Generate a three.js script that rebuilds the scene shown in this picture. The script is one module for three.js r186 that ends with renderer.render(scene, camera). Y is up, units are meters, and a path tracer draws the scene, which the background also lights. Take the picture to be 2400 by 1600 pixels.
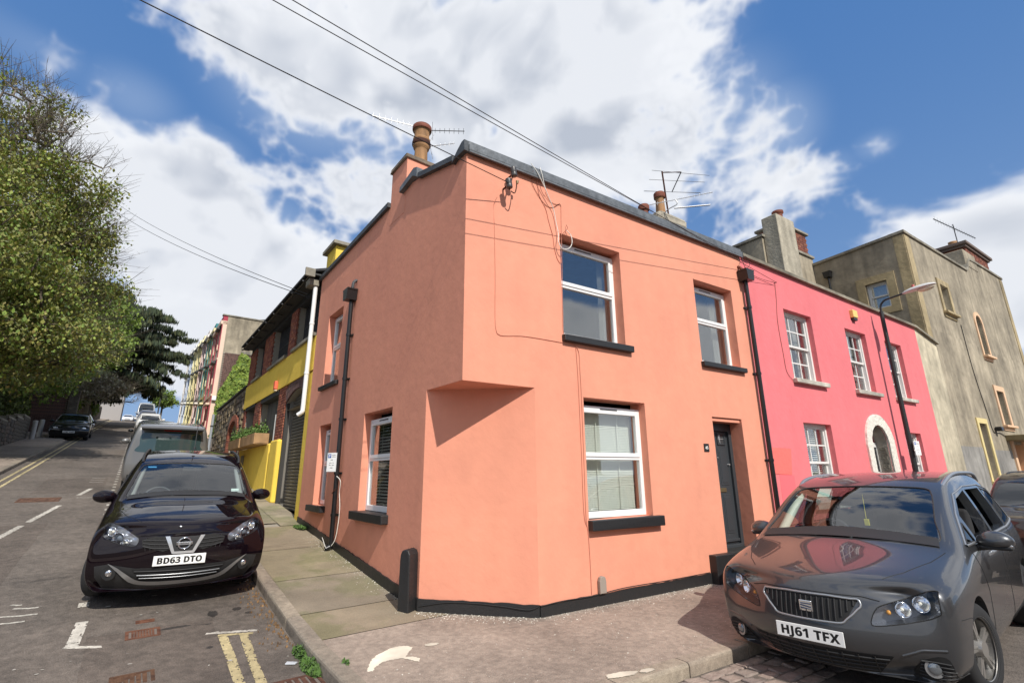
import * as THREE from 'three';
import { mergeGeometries, mergeVertices, toCreasedNormals } from 'three/addons/utils/BufferGeometryUtils.js';
import { RoundedBoxGeometry } from 'three/addons/geometries/RoundedBoxGeometry.js';
import { Brush, Evaluator, SUBTRACTION } from 'three-bvh-csg';

// ---------- camera, sky, sun, exposure ----------
const scene = new THREE.Scene();
const D2R = Math.PI / 180;
const camera = new THREE.PerspectiveCamera(70.15, 1024 / 682, 0.05, 3000);
camera.rotation.order = 'YXZ';
camera.position.set(0, 1.63, 0);
camera.rotation.set(15.271 * D2R, 0, -0.4458 * D2R);
scene.add(camera);
const renderer = new THREE.WebGLRenderer({ antialias: true });
renderer.setSize(1024, 682);
renderer.toneMapping = THREE.LinearToneMapping;
renderer.toneMappingExposure = 1.1;
renderer.shadowMap.enabled = true;

const SUN = new THREE.Vector3(0.354, 0.681, 0.641).normalize();
const sun = new THREE.DirectionalLight(new THREE.Color(1.0, 0.955, 0.88), 4.3);
sun.name = 'sun';
sun.position.copy(SUN).multiplyScalar(120);
sun.castShadow = true;
sun.shadow.mapSize.set(4096, 4096);
Object.assign(sun.shadow.camera, { left: -60, right: 60, top: 60, bottom: -60, near: 1, far: 320 });
scene.add(sun); scene.add(sun.target);

// ---------- random and noise ----------
function rng(seed) { let a = seed >>> 0; return () => { a = (a + 0x6D2B79F5) | 0; let t = Math.imul(a ^ (a >>> 15), 1 | a); t = (t + Math.imul(t ^ (t >>> 7), 61 | t)) ^ t; return ((t ^ (t >>> 14)) >>> 0) / 4294967296; }; }
const NT = new Float32Array(65536); { const r = rng(77); for (let i = 0; i < 65536; i++) NT[i] = r(); }
const sm = (t) => t * t * (3 - 2 * t);
// value noise on a lattice that wraps every `p` cells
function vn(x, y, p, o) {
  const xi = Math.floor(x), yi = Math.floor(y), fx = sm(x - xi), fy = sm(y - yi);
  const i0 = ((xi % p) + p) % p * 7919 + o * 3571, i1 = (((xi + 1) % p) + p) % p * 7919 + o * 3571, j0 = ((yi % p) + p) % p * 104729, j1 = (((yi + 1) % p) + p) % p * 104729;
  const a = NT[(i0 + j0) & 65535], b = NT[(i1 + j0) & 65535], c = NT[(i0 + j1) & 65535], d = NT[(i1 + j1) & 65535];
  return a + (b - a) * fx + (c - a) * fy + (a - b - c + d) * fx * fy;
}
function fbm(x, y, p, oct, o = 0, g = 0.5) { let s = 0, a = 1, n = 0; for (let k = 0; k < oct; k++) { s += a * vn(x, y, p, o + k * 17); n += a; x *= 2; y *= 2; p *= 2; a *= g; } return s / n; }
function vn3(x, y, z) {
  const xi = Math.floor(x), yi = Math.floor(y), zi = Math.floor(z), fx = sm(x - xi), fy = sm(y - yi), fz = sm(z - zi);
  const q = xi * 7919 + yi * 104729 + zi * 1299709, y1 = 104729, z1 = 1299709;
  const a = NT[q & 65535], b = NT[(q + 7919) & 65535], c = NT[(q + y1) & 65535], d = NT[(q + y1 + 7919) & 65535], e = NT[(q + z1) & 65535], f = NT[(q + z1 + 7919) & 65535], g = NT[(q + z1 + y1) & 65535], h = NT[(q + z1 + y1 + 7919) & 65535];
  const ab = a + (b - a) * fx, cd = c + (d - c) * fx, ef = e + (f - e) * fx, gh = g + (h - g) * fx, l0 = ab + (cd - ab) * fy, l1 = ef + (gh - ef) * fy;
  return l0 + (l1 - l0) * fz;
}
function fbm3(x, y, z, oct, g = 0.5) { let s = 0, a = 1, n = 0; for (let k = 0; k < oct; k++) { s += a * vn3(x, y, z); n += a; x = x * 2.03 + 11.3; y = y * 2.03 + 5.1; z = z * 2.03 + 7.7; a *= g; } return s / n; }
const clamp = (v, a = 0, b = 1) => Math.min(b, Math.max(a, v));
const sstep = (a, b, v) => { const t = clamp((v - a) / (b - a)); return t * t * (3 - 2 * t); };
const lerp = (a, b, t) => a + (b - a) * t;

// ---------- the sky: blue air and broken cumulus (azimuth from -z to +x, elevation, in degrees) ----------
(function makeSky() {
  const W = 2048, Hh = 1024, px = new Float32Array(W * Hh * 4);
  // where cloud stands: [azimuth, elevation, half width, half height, amount]
  const banks = [[-25, 42, 13, 8, 1], [-10, 44, 17, 12, 1.1], [10, 43, 17, 12, 1.1], [22, 36.5, 11, 6.5, 1], [31, 34, 6, 4.5, .9], [33, 31.5, 3.5, 3.5, .7], [-12, 33, 13, 6, .85], [2, 31, 14, 7, .8], [12, 24, 10, 7, .45],
    [-41, 25, 9, 7, 1], [-32, 22, 9, 7, 1], [-25, 18, 9, 7, 1], [-33, 13.5, 10, 5, .95], [-27, 10, 8, 4, .8], [-38, 30, 7, 3, .62], [-31, 30, 5, 2.5, .5], [-47, 27, 4, 5, .6], [-43, 33.5, 5, 3, .55], [-37, 31.5, 6, 2.6, .6], [-50, 34, 5, 2.2, .45],
    [35.5, 28.8, 4.5, 2, .6], [41, 29.5, 2.5, 1.6, .5], [47, 19.5, 6.5, 3, .85], [50, 14, 9, 4.6, 1], [38, 16, 6, 3, .7], [57, 19, 8, 5, .9], [55, 33.5, 2, 1.4, .45], [10, 14, 20, 5, .7]];
  for (let j = 0; j < Hh; j++) for (let i = 0; i < W; i++) {
    const th = ((i + .5) / W - .5) * 2 * Math.PI, el = ((j + .5) / Hh - .5) * Math.PI;
    const ce = Math.cos(el), x = ce * Math.cos(th), z = ce * Math.sin(th), y = Math.sin(el);
    let r, g, b;
    const h = Math.max(y, 0);
    const k = Math.pow(1 - h, 2.6);
    r = lerp(.066, .42, k * .70); g = lerp(.182, .60, k * .68); b = lerp(.445, .86, k * .60);
    const sd = x * SUN.x + y * SUN.y + z * SUN.z;
    const glow = Math.pow(Math.max(sd, 0), 10) * .35; r += glow; g += glow; b += glow * .9;
    if (y > -.02) {
      const az = Math.atan2(x, -z) / D2R, e = el / D2R;
      let m = 0;
      for (const [ba, be, bw, bh, am] of banks) { let da = az - ba; if (da > 180) da -= 360; if (da < -180) da += 360; da *= Math.cos(el) / Math.cos(be * D2R); const q = (da / bw) ** 2 + ((e - be) / bh) ** 2; if (q < 6) m = Math.max(m, am * Math.exp(-q * .75)); }
      // outside the part of the sky in view the same broken cover goes on
      const wide = fbm3(x * 3.1 + 20, y * 4.2 + 3, z * 3.1 + 9, 3);
      const inView = sstep(66, 50, Math.abs(az)) * sstep(66, 54, e);
      const gen = sstep(.36, .56, wide) * .98;
      m = lerp(gen, m, inView);
      const w1 = fbm3(x * 4 + 31, y * 5, z * 4, 3), w2 = fbm3(x * 4 + 9, y * 5 + 17, z * 4, 3);
      const wx = x * 6.5 + 1.3 * (w1 - .5), wy = y * 9 + 1.3 * (w2 - .5), wz = z * 6.5 + 1.3 * (w1 - w2);
      const oc = inView > 0 ? 7 : 4;
      let n = 0, am = 1, nn = 0, qx = wx, qy = wy, qz = wz; for (let k = 0; k < oc; k++) { const v = vn3(qx, qy, qz); n += am * (k < 2 ? v : 1 - Math.abs(2 * v - 1)); nn += am; qx = qx * 2.07 + 3.1; qy = qy * 2.07 + 1.7; qz = qz * 2.07 + 5.3; am *= .53; } n /= nn;
      const n2 = fbm3(wx * .55 + SUN.x * .3 + 4, wy * .55 + SUN.y * .6, wz * .55 + SUN.z * .3, 4, .6), n3 = fbm3(wx * .55 + 4, wy * .55, wz * .55, 4, .6);
      const dns = m * 1.12 + (n - .53) * 2.1 - .40;
      const a = sstep(-.08, .40, dns);
      const thick = sstep(.12, .85, dns);
      const lit = clamp(.5 + (n3 - n2) * 5.5 + (n - .53) * 2.0, 0, 1);
      const sh = thick * (1 - .75 * lit);
      let cr = lerp(.84, .46, sh), cg = lerp(.86, .505, sh), cb = lerp(.90, .59, sh);
      const low = sstep(14, 0, e) * .3; cr = lerp(cr, .72, low); cg = lerp(cg, .78, low); cb = lerp(cb, .88, low);
      r = lerp(r, cr, a); g = lerp(g, cg, a); b = lerp(b, cb, a);
      const veil = sstep(.2, .8, m) * .30; r = lerp(r, .62, veil * (1 - a)); g = lerp(g, .72, veil * (1 - a)); b = lerp(b, .86, veil * (1 - a));
    } else { r = .20; g = .19; b = .18; }
    const o = (j * W + i) * 4; px[o] = r; px[o + 1] = g; px[o + 2] = b; px[o + 3] = 1;
  }
  const t = new THREE.DataTexture(px, W, Hh, THREE.RGBAFormat, THREE.FloatType);
  t.mapping = THREE.EquirectangularReflectionMapping; t.magFilter = THREE.LinearFilter; t.minFilter = THREE.LinearFilter; t.needsUpdate = true;
  scene.background = t; scene.environment = t;
})();


// ---------- frames of the two street fronts ----------
const A_R = 33.06 * D2R, A_L = (127.431 - 180) * D2R;
const CORNER = new THREE.Vector3(-0.5998, 0, -5.75);
const uR = new THREE.Vector3(Math.cos(A_R), 0, -Math.sin(A_R)), nR = new THREE.Vector3(Math.sin(A_R), 0, Math.cos(A_R));
const uL = new THREE.Vector3(-Math.cos(A_L), 0, Math.sin(A_L)), nL = new THREE.Vector3(Math.sin(A_L), 0, Math.cos(A_L));
const V = (x, y, z) => new THREE.Vector3(x, y, z);
const ptR = (s, h, w = 0) => V(CORNER.x + uR.x * s + nR.x * w, h, CORNER.z + uR.z * s + nR.z * w);
const ptL = (t, h, w = 0) => V(CORNER.x + uL.x * t + nL.x * w, h, CORNER.z + uL.z * t + nL.z * w);
const softp = (x, k) => (x * k > 40 ? x : Math.log1p(Math.exp(x * k)) / k);
const SLOPE = .115;
const hillT = (t) => SLOPE * softp(t - .6, 2.2) + .005 * softp(t - 20, .4) - .034 * softp(t - 72, .3) - .086 * softp(t - 150, .1);   // pavement level along the hill street
const tOf = (x, z) => (x - CORNER.x) * uL.x + (z - CORNER.z) * uL.z;
const gy = (x, z) => hillT(tOf(x, z));
const KERB = .115;

// ---------- helpers ----------
const used = new Map();
function numbered(n) { const k = used.get(n) || 0; used.set(n, k + 1); return k ? n + '_' + String(k).padStart(3, '0') : n; }
function tag(o, label, category, group, kind) { o.userData.label = label; if (category) o.userData.category = category; if (group) o.userData.group = group; if (kind) o.userData.kind = kind; return o; }
function shadows(o) { o.traverse((c) => { if (c.isMesh) { c.castShadow = true; c.receiveShadow = true; } }); return o; }
function thing(name, label, category, pos, turn = 0, group) {
  const o = new THREE.Group(); o.name = numbered(name); if (pos) o.position.copy(pos); o.rotation.y = turn; tag(o, label, category, group); scene.add(o); return o;
}
function frameR(name, label, category, s = 0, w = 0, y = 0, group) { return thing(name, label, category, ptR(s, y, w), A_R, group); }
function frameL(name, label, category, t = 0, w = 0, y = 0, group) { return thing(name, label, category, ptL(t, y, w), A_L, group); }
function part(parent, name, geo, mat, label) { const m = new THREE.Mesh(geo, mat); m.name = name; if (label) m.userData.label = label; parent.add(m); return m; }
function sub(parent, name) { const g = new THREE.Group(); g.name = name; parent.add(g); return g; }
function solo(name, geo, mat, label, category, group) { const m = new THREE.Mesh(geo, mat); m.name = numbered(name); tag(m, label, category, group); scene.add(m); return m; }
function struct(name, geo, mat, label) { const m = new THREE.Mesh(geo, mat); m.name = numbered(name); m.userData.kind = 'structure'; if (label) m.userData.label = label; scene.add(m); return m; }
// texture coordinates in metres from the dominant axis of each face
function metric(geo) {
  const g = geo.index ? geo.toNonIndexed() : geo; if (!g.attributes.normal) g.computeVertexNormals();
  const p = g.attributes.position, n = g.attributes.normal, uv = new Float32Array(p.count * 2);
  for (let i = 0; i < p.count; i += 3) {
    let ax = 0, ay = 0, az = 0; for (let k = 0; k < 3; k++) { ax += Math.abs(n.getX(i + k)); ay += Math.abs(n.getY(i + k)); az += Math.abs(n.getZ(i + k)); }
    for (let k = 0; k < 3; k++) { const q = i + k; let u, v; if (ay >= ax && ay >= az) { u = p.getX(q); v = p.getZ(q); } else if (ax >= az) { u = p.getZ(q); v = p.getY(q); } else { u = p.getX(q); v = p.getY(q); } uv[q * 2] = u; uv[q * 2 + 1] = v; }
  }
  g.setAttribute('uv', new THREE.BufferAttribute(uv, 2)); return g;
}
function bx(w, h, d, x = 0, y = 0, z = 0, rx = 0, ry = 0, rz = 0) { const g = new THREE.BoxGeometry(w, h, d); if (rx || ry || rz) g.applyMatrix4(new THREE.Matrix4().makeRotationFromEuler(new THREE.Euler(rx, ry, rz))); g.translate(x, y, z); return metric(g); }
// box given by its extents
function ext(x0, x1, y0, y1, z0, z1) { return bx(x1 - x0, y1 - y0, z1 - z0, (x0 + x1) / 2, (y0 + y1) / 2, (z0 + z1) / 2); }
function rbx(w, h, d, r, x = 0, y = 0, z = 0, seg = 2) { const g = new RoundedBoxGeometry(w, h, d, seg, r); g.translate(x, y, z); return metric(g); }
function rext(x0, x1, y0, y1, z0, z1, r = .008) { return rbx(x1 - x0, y1 - y0, z1 - z0, r, (x0 + x1) / 2, (y0 + y1) / 2, (z0 + z1) / 2); }
function cyl(r0, r1, h, x, y, z, seg = 20) { const g = new THREE.CylinderGeometry(r1, r0, h, seg); g.translate(x, y + h / 2, z); return g; }
function tube(pts, r, seg = 8, n) { const c = new THREE.CatmullRomCurve3(pts.map((p) => (p.isVector3 ? p : V(...p))), false, 'centripetal'); return new THREE.TubeGeometry(c, n || Math.max(2, pts.length * 6), r, seg, false); }
function rod(a, b, r, seg = 8, r2) { const d = V().subVectors(b, a), L = d.length(); const g = new THREE.CylinderGeometry(r2 ?? r, r, L, seg); g.translate(0, L / 2, 0); g.applyQuaternion(new THREE.Quaternion().setFromUnitVectors(V(0, 1, 0), d.normalize())); g.translate(a.x, a.y, a.z); return g; }
function strip(g) { const o = new THREE.BufferGeometry(); const s = g.index ? g.toNonIndexed() : g; if (!s.attributes.normal) s.computeVertexNormals(); for (const k of ['position', 'normal', 'uv']) if (s.attributes[k]) o.setAttribute(k, s.attributes[k]); if (!o.attributes.uv) o.setAttribute('uv', new THREE.BufferAttribute(new Float32Array(s.attributes.position.count * 2), 2)); return o; }
function merge(list) { return mergeGeometries(list.map(strip), false); }
function lathe(pts, seg = 28) { return new THREE.LatheGeometry(pts.map(([x, y]) => new THREE.Vector2(x, y)), seg); }
function poly(pts) { const s = new THREE.Shape(); pts.forEach(([x, y], i) => (i ? s.lineTo(x, y) : s.moveTo(x, y))); s.closePath(); return s; }
// a wall: outline in x,y with rectangular or shaped openings, front face at z = 0, going back by d
function wallGeo(outline, holes, d, back = 0) {
  const s = poly(outline);
  for (const h of holes) s.holes.push(h instanceof THREE.Path ? h : poly([[h[0], h[2]], [h[0], h[3]], [h[1], h[3]], [h[1], h[2]]]));
  const g = new THREE.ExtrudeGeometry(s, { depth: d, bevelEnabled: false }); g.translate(0, 0, -d - back); return metric(g);
}
function slabGeo(outline, d, bevel = 0, z = 0, cs = 6) { const g = new THREE.ExtrudeGeometry(poly(outline), { depth: d - 2 * bevel, bevelEnabled: bevel > 0, bevelThickness: bevel, bevelSize: bevel, bevelOffset: -bevel, bevelSegments: 2, curveSegments: cs }); g.translate(0, 0, z + bevel); return metric(g); }

// ---------- surfaces ----------
const texCount = { n: 0 };
function tex(size, metres, fn, srgb = true) {
  const d = new Uint8Array(size * size * 4);
  for (let j = 0; j < size; j++) for (let i = 0; i < size; i++) { const c = fn(i / size, j / size, i, j), o = (j * size + i) * 4; d[o] = clamp(c[0]) * 255; d[o + 1] = clamp(c[1]) * 255; d[o + 2] = clamp(c[2]) * 255; d[o + 3] = 255; }
  const t = new THREE.DataTexture(d, size, size); t.wrapS = t.wrapT = THREE.RepeatWrapping; t.magFilter = THREE.LinearFilter; t.minFilter = THREE.LinearMipmapLinearFilter; t.generateMipmaps = true; if (srgb) t.colorSpace = THREE.SRGBColorSpace; t.repeat.set(1 / metres, 1 / metres); t.needsUpdate = true; texCount.n++; return t;
}
const g3 = (v) => [v, v, v];
const T = {};
T.stuccoBump = tex(1024, 1.8, (u, v) => g3(.5 + .55 * (fbm(u * 24, v * 24, 24, 5, 3) - .5) + .5 * (fbm(u * 5, v * 5, 5, 3, 9) - .5)), false);
T.roughBump = tex(512, 1.2, (u, v) => g3(fbm(u * 20, v * 20, 20, 5, 31, .62)), false);
T.paint = tex(1024, 5.3, (u, v) => { const a = fbm(u * 6, v * 6, 6, 5, 41), b = fbm(u * 40, v * 40, 40, 3, 51), st = fbm(u * 30, v * 4, 30, 3, 61); const k = .965 + .065 * (a - .5) + .035 * (b - .5) + .04 * (st - .5); return [k, k * (1 + .02 * (a - .5)), k]; });
T.weather = tex(1024, 6.1, (u, v) => { const a = fbm(u * 7, v * 7, 7, 6, 71, .6), st = fbm(u * 34, v * 5, 34, 4, 81), c = fbm(u * 50, v * 50, 50, 3, 91); const k = .80 + .42 * (a - .5) + .24 * (st - .5) + .10 * (c - .5); return [k * 1.01, k, k * (.97)]; });
T.asphalt = tex(1024, 3.7, (u, v, i, j) => { const big = fbm(u * 5, v * 5, 5, 4, 101), gr = NT[(i * 7919 + j * 104729) & 65535], mid = fbm(u * 60, v * 60, 60, 3, 111); let k = .62 + .22 * (big - .5) + .20 * (mid - .5) + .26 * (gr - .5); if (NT[(i * 31 + j * 20011 + 77) & 65535] > .9965) k += .35; return [k * 1.02, k, k * .975]; });
T.asphaltBump = tex(512, .9, (u, v) => g3(fbm(u * 70, v * 70, 70, 3, 121, .7)), false);
T.paving = tex(1024, 3.1, (u, v, i, j) => { const big = fbm(u * 4, v * 4, 4, 5, 131, .55), gr = NT[(i * 5381 + j * 90001) & 65535], mid = fbm(u * 70, v * 70, 70, 2, 141); let k = .70 + .24 * (big - .5) + .16 * (mid - .5) + .20 * (gr - .5); if (NT[(i * 131 + j * 2011 + 5) & 65535] > .9975) k += .3; return [k * 1.02, k, k * .97]; });
T.moss = tex(1024, 2.6, (u, v, i, j) => { const big = fbm(u * 5, v * 5, 5, 6, 151, .6), gr = NT[(i * 5381 + j * 70001) & 65535]; const k = .68 + .22 * (big - .5) + .2 * (gr - .5), m = sstep(.5, .72, fbm(u * 4, v * 4, 4, 6, 171, .62)); return [k * lerp(1.02, .90, m), k * lerp(.99, .91, m), k * lerp(.95, .80, m)]; });
T.stone = tex(512, 1.1, (u, v, i, j) => { const a = fbm(u * 9, v * 9, 9, 5, 181, .62), gr = NT[(i * 5381 + j * 70001) & 65535]; const k = .78 + .5 * (a - .5) + .12 * (gr - .5); return g3(k); });
T.cloth = tex(256, .5, (u, v) => g3(.9 + .2 * (fbm(u * 30, v * 6, 30, 3, 191) - .5)));
T.rust = tex(512, .7, (u, v, i, j) => { const a = fbm(u * 9, v * 9, 9, 5, 201, .62); return [.55 + .5 * (a - .5), .42 + .45 * (a - .5), .35 + .4 * (a - .5)]; });
function at(t, m) { const c = t.clone(); c.repeat.set(1 / m, 1 / m); c.needsUpdate = true; return c; }
const lin = (r, g, b) => new THREE.Color().setRGB(r, g, b);
function std(c, rough = .8, o = {}) { return new THREE.MeshStandardMaterial({ color: Array.isArray(c) ? lin(...c) : new THREE.Color(c), roughness: rough, side: THREE.DoubleSide, ...o }); }
function phy(c, rough, o = {}) { return new THREE.MeshPhysicalMaterial({ color: Array.isArray(c) ? lin(...c) : new THREE.Color(c), roughness: rough, side: THREE.DoubleSide, ...o }); }
const M = {};
M.salmon = std([.80, .325, .212], .82, { map: T.paint, bumpMap: T.stuccoBump, bumpScale: .005 });
M.pink = std([.80, .195, .21], .85, { map: T.paint, bumpMap: T.stuccoBump, bumpScale: .007 });
M.pinkpatch = std([.86, .165, .14], .85, { bumpMap: T.stuccoBump, bumpScale: .01 });
M.cream = std([.80, .72, .56], .85, { map: T.weather, bumpMap: T.stuccoBump, bumpScale: .005 });
M.yellow = std([.90, .63, .085], .8, { map: T.paint, bumpMap: T.stuccoBump, bumpScale: .008 });
M.blackpaint = std([.017, .017, .018], .5, { bumpMap: T.roughBump, bumpScale: .004 });
M.blackpipe = std([.012, .012, .013], .32);
M.lead = std([.20, .22, .24], .5, { map: T.stone, bumpMap: T.roughBump, bumpScale: .004 });
M.leaddark = std([.09, .098, .107], .55, { map: T.stone, bumpMap: T.roughBump, bumpScale: .004 });
M.upvc = std([.80, .80, .79], .35);
M.whitewood = std([.78, .77, .74], .5, { map: T.paint });
M.sill = std([.86, .83, .76], .85, { map: T.weather, bumpMap: T.roughBump, bumpScale: .006 });
M.glass = phy([.92, .95, .95], .015, { transmission: 1, thickness: 0, ior: 2.3, specularIntensity: 1 });
M.dark = std([.02, .02, .022], .8);
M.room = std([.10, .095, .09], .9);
M.blind = std([.86, .84, .74], .7);
M.slat = std([.60, .56, .47], .6);
M.doorgrey = std([.040, .046, .052], .42);
M.brass = std([.30, .24, .13], .35, { metalness: .8 });
M.render = std([.52, .455, .355], .92, { map: T.weather, bumpMap: T.stuccoBump, bumpScale: .008 });
M.renderdark = M.render;
M.stonetrim = std([.62, .50, .30], .85, { map: T.weather, bumpMap: T.roughBump, bumpScale: .006 });
M.peach = std([.78, .52, .33], .82, { map: T.paint });
M.terracotta = std([.56, .30, .13], .8, { map: T.stone, bumpMap: T.roughBump, bumpScale: .004 });
M.redpot = std([.34, .10, .055], .8, { map: T.stone });
M.cement = std([.42, .39, .33], .92, { map: T.weather, bumpMap: T.roughBump, bumpScale: .01 });
M.alu = std([.72, .72, .72], .4, { metalness: .55 });
M.darkmetal = std([.06, .06, .065], .5, { metalness: .3 });
M.rusty = std([.22, .11, .07], .85, { map: T.rust });
M.ironcover = std([.50, .36, .28], .85, { map: T.rust }); M.ironbed = std([.16, .13, .11], .9);
M.wire = std([.012, .012, .013], .6);
M.whitecable = std([.72, .70, .64], .55);
M.asphalt = std([.33, .285, .252], .93, { map: T.asphalt, bumpMap: T.asphaltBump, bumpScale: .006 });
M.asphaltpatch = std([.28, .235, .205], .93, { map: T.asphalt, bumpMap: T.asphaltBump, bumpScale: .006 });
M.paveR = std([.60, .505, .435], .93, { map: T.paving, bumpMap: T.asphaltBump, bumpScale: .005 });
M.paveL = [[.58, .50, .38], [.52, .46, .37], [.56, .50, .36]].map((c) => std(c, .93, { map: T.moss, bumpMap: T.asphaltBump, bumpScale: .004 }));
M.slab = [[.62, .56, .44], [.56, .51, .41], [.66, .59, .46]].map((c) => std(c, .93, { map: T.moss, bumpMap: T.roughBump, bumpScale: .004 }));
M.kerb = [[.56, .48, .40], [.50, .44, .37], [.62, .54, .44]].map((c) => std(c, .9, { map: T.paving, bumpMap: T.roughBump, bumpScale: .006 }));
M.linewhite = std([.95, .92, .86], .85, { map: T.paving });
M.lineyellow = std([.95, .82, .48], .85, { map: T.paving });
M.brick = [[.36, .115, .065], [.31, .095, .06], [.40, .15, .085], [.26, .085, .06]].map((c) => std(c, .9, { map: T.stone, bumpMap: T.roughBump, bumpScale: .006 }));
M.purplebrick = [[.17, .095, .085], [.22, .12, .10], [.14, .085, .08]].map((c) => std(c, .9, { map: T.stone, bumpMap: T.roughBump, bumpScale: .006 }));
M.mortar = std([.30, .27, .22], .95, { bumpMap: T.roughBump, bumpScale: .006 });
M.rubble = [[.30, .25, .18], [.20, .17, .135], [.38, .29, .18], [.25, .19, .15], [.16, .14, .12], [.42, .33, .21]].map((c) => std(c, .92, { map: T.stone, bumpMap: T.roughBump, bumpScale: .012 }));

// ---------- ground, roads, pavements ----------
// sheet between two lines of plan points, on the hill
function sheet(A, B, n, dy, mat, name, parent) {
  const P = [], U = [], I = [];
  for (let i = 0; i < A.length; i++) for (let k = 0; k <= n; k++) { const x = lerp(A[i].x, B[i].x, k / n), z = lerp(A[i].z, B[i].z, k / n); P.push(x, gy(x, z) + dy, z); U.push(x, z); }
  for (let i = 0; i < A.length - 1; i++) for (let k = 0; k < n; k++) { const a = i * (n + 1) + k, b = a + 1, c = a + n + 1, d = c + 1; I.push(a, b, c, b, d, c); }
  const g = new THREE.BufferGeometry(); g.setAttribute('position', new THREE.Float32BufferAttribute(P, 3)); g.setAttribute('uv', new THREE.Float32BufferAttribute(U, 2)); g.setIndex(I); g.computeVertexNormals();
  const nn = g.attributes.normal; let s = 0; for (let i = 0; i < nn.count; i++) s += nn.getY(i); if (s < 0) { for (let i = 0; i < I.length; i += 3) { const t = I[i]; I[i] = I[i + 1]; I[i + 1] = t; } g.setIndex(I); g.computeVertexNormals(); }
  if (parent) return part(parent, name, g, mat);
  return struct(name, g, mat);
}
const seq = (a, b, n) => Array.from({ length: n + 1 }, (_, i) => a + (b - a) * i / n);
{
  const ts = [-900, -300, -90, ...seq(-40, -3, 12), ...seq(-2.5, 4, 26), ...seq(5, 60, 28), ...seq(62, 190, 48), 300, 900];
  sheet(ts.map((t) => ptL(t, 0, 900)), ts.map((t) => ptL(t, 0, -900)), 12, -.25, std([.10, .11, .055], .95, { map: T.moss }), 'ground').userData.label = 'wide ground under and beyond the streets';
  const tr = [-60, -30, -10, -5, ...seq(-2.5, 4, 40), ...seq(4.5, 20, 31), ...seq(21, 60, 39), ...seq(62, 180, 60)];
  sheet(tr.map((t) => ptL(t, 0, 7.2)), tr.map((t) => ptL(t, 0, -60)), 24, -KERB, M.asphalt, 'road').userData.label = 'worn grey brown tarmac road climbing the hill past the corner house';
}
// outer line of the kerb round the corner, and the line of the house fronts
const kerbL = 1.37, kerbR = 1.87;
const kerbLine = [];
for (const t of seq(86, -.6, 86)) kerbLine.push(ptL(t, 0, kerbL));
{ const a = ptL(-.6, 0, kerbL), b = ptR(-1.31, 0, kerbR), c = ptR(.5, 0, kerbR); for (let i = 1; i <= 10; i++) { const q = i / 10; kerbLine.push(V().addScaledVector(a, (1 - q) * (1 - q)).addScaledVector(b, 2 * q * (1 - q)).addScaledVector(c, q * q)); } }
for (const s of seq(1.35, 40, 43)) kerbLine.push(ptR(s, 0, kerbR));
function offsetIn(line, d) { return line.map((p, i) => { const a = line[Math.max(0, i - 1)], b = line[Math.min(line.length - 1, i + 1)]; const t = V().subVectors(b, a).setY(0).normalize(); return V(p.x - t.z * -1 * d, 0, p.z + t.x * -1 * d); }); }
function kerbStone(parent, a, b, ai, bi, mat, drop) {
  const pr = [[0, -.3], [0, -.03], [.006, -.012], [.022, -.002], [.05, 0], [1, 0], [1, -.3]];
  const ring = (o, inn) => pr.map(([k, y]) => { const w = k > .9 ? 1 : k / .15; const x = lerp(o.x, inn.x, w), z = lerp(o.z, inn.z, w); return V(x, gy(x, z) + y + drop, z); });
  const A = ring(a, ai), B = ring(b, bi), P = [], push = (...v) => v.forEach((p) => P.push(p.x, p.y, p.z));
  for (let i = 0; i < pr.length - 1; i++) { push(A[i], B[i], B[i + 1]); push(A[i], B[i + 1], A[i + 1]); }
  for (const [R_, f] of [[A, 1], [B, -1]]) for (let i = 1; i < R_.length - 1; i++) f > 0 ? push(R_[0], R_[i], R_[i + 1]) : push(R_[0], R_[i + 1], R_[i]);
  const g = new THREE.BufferGeometry(); g.setAttribute('position', new THREE.Float32BufferAttribute(P, 3)); g.computeVertexNormals();
  return part(parent, 'kerb_stone', metric(g), mat);
}
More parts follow.
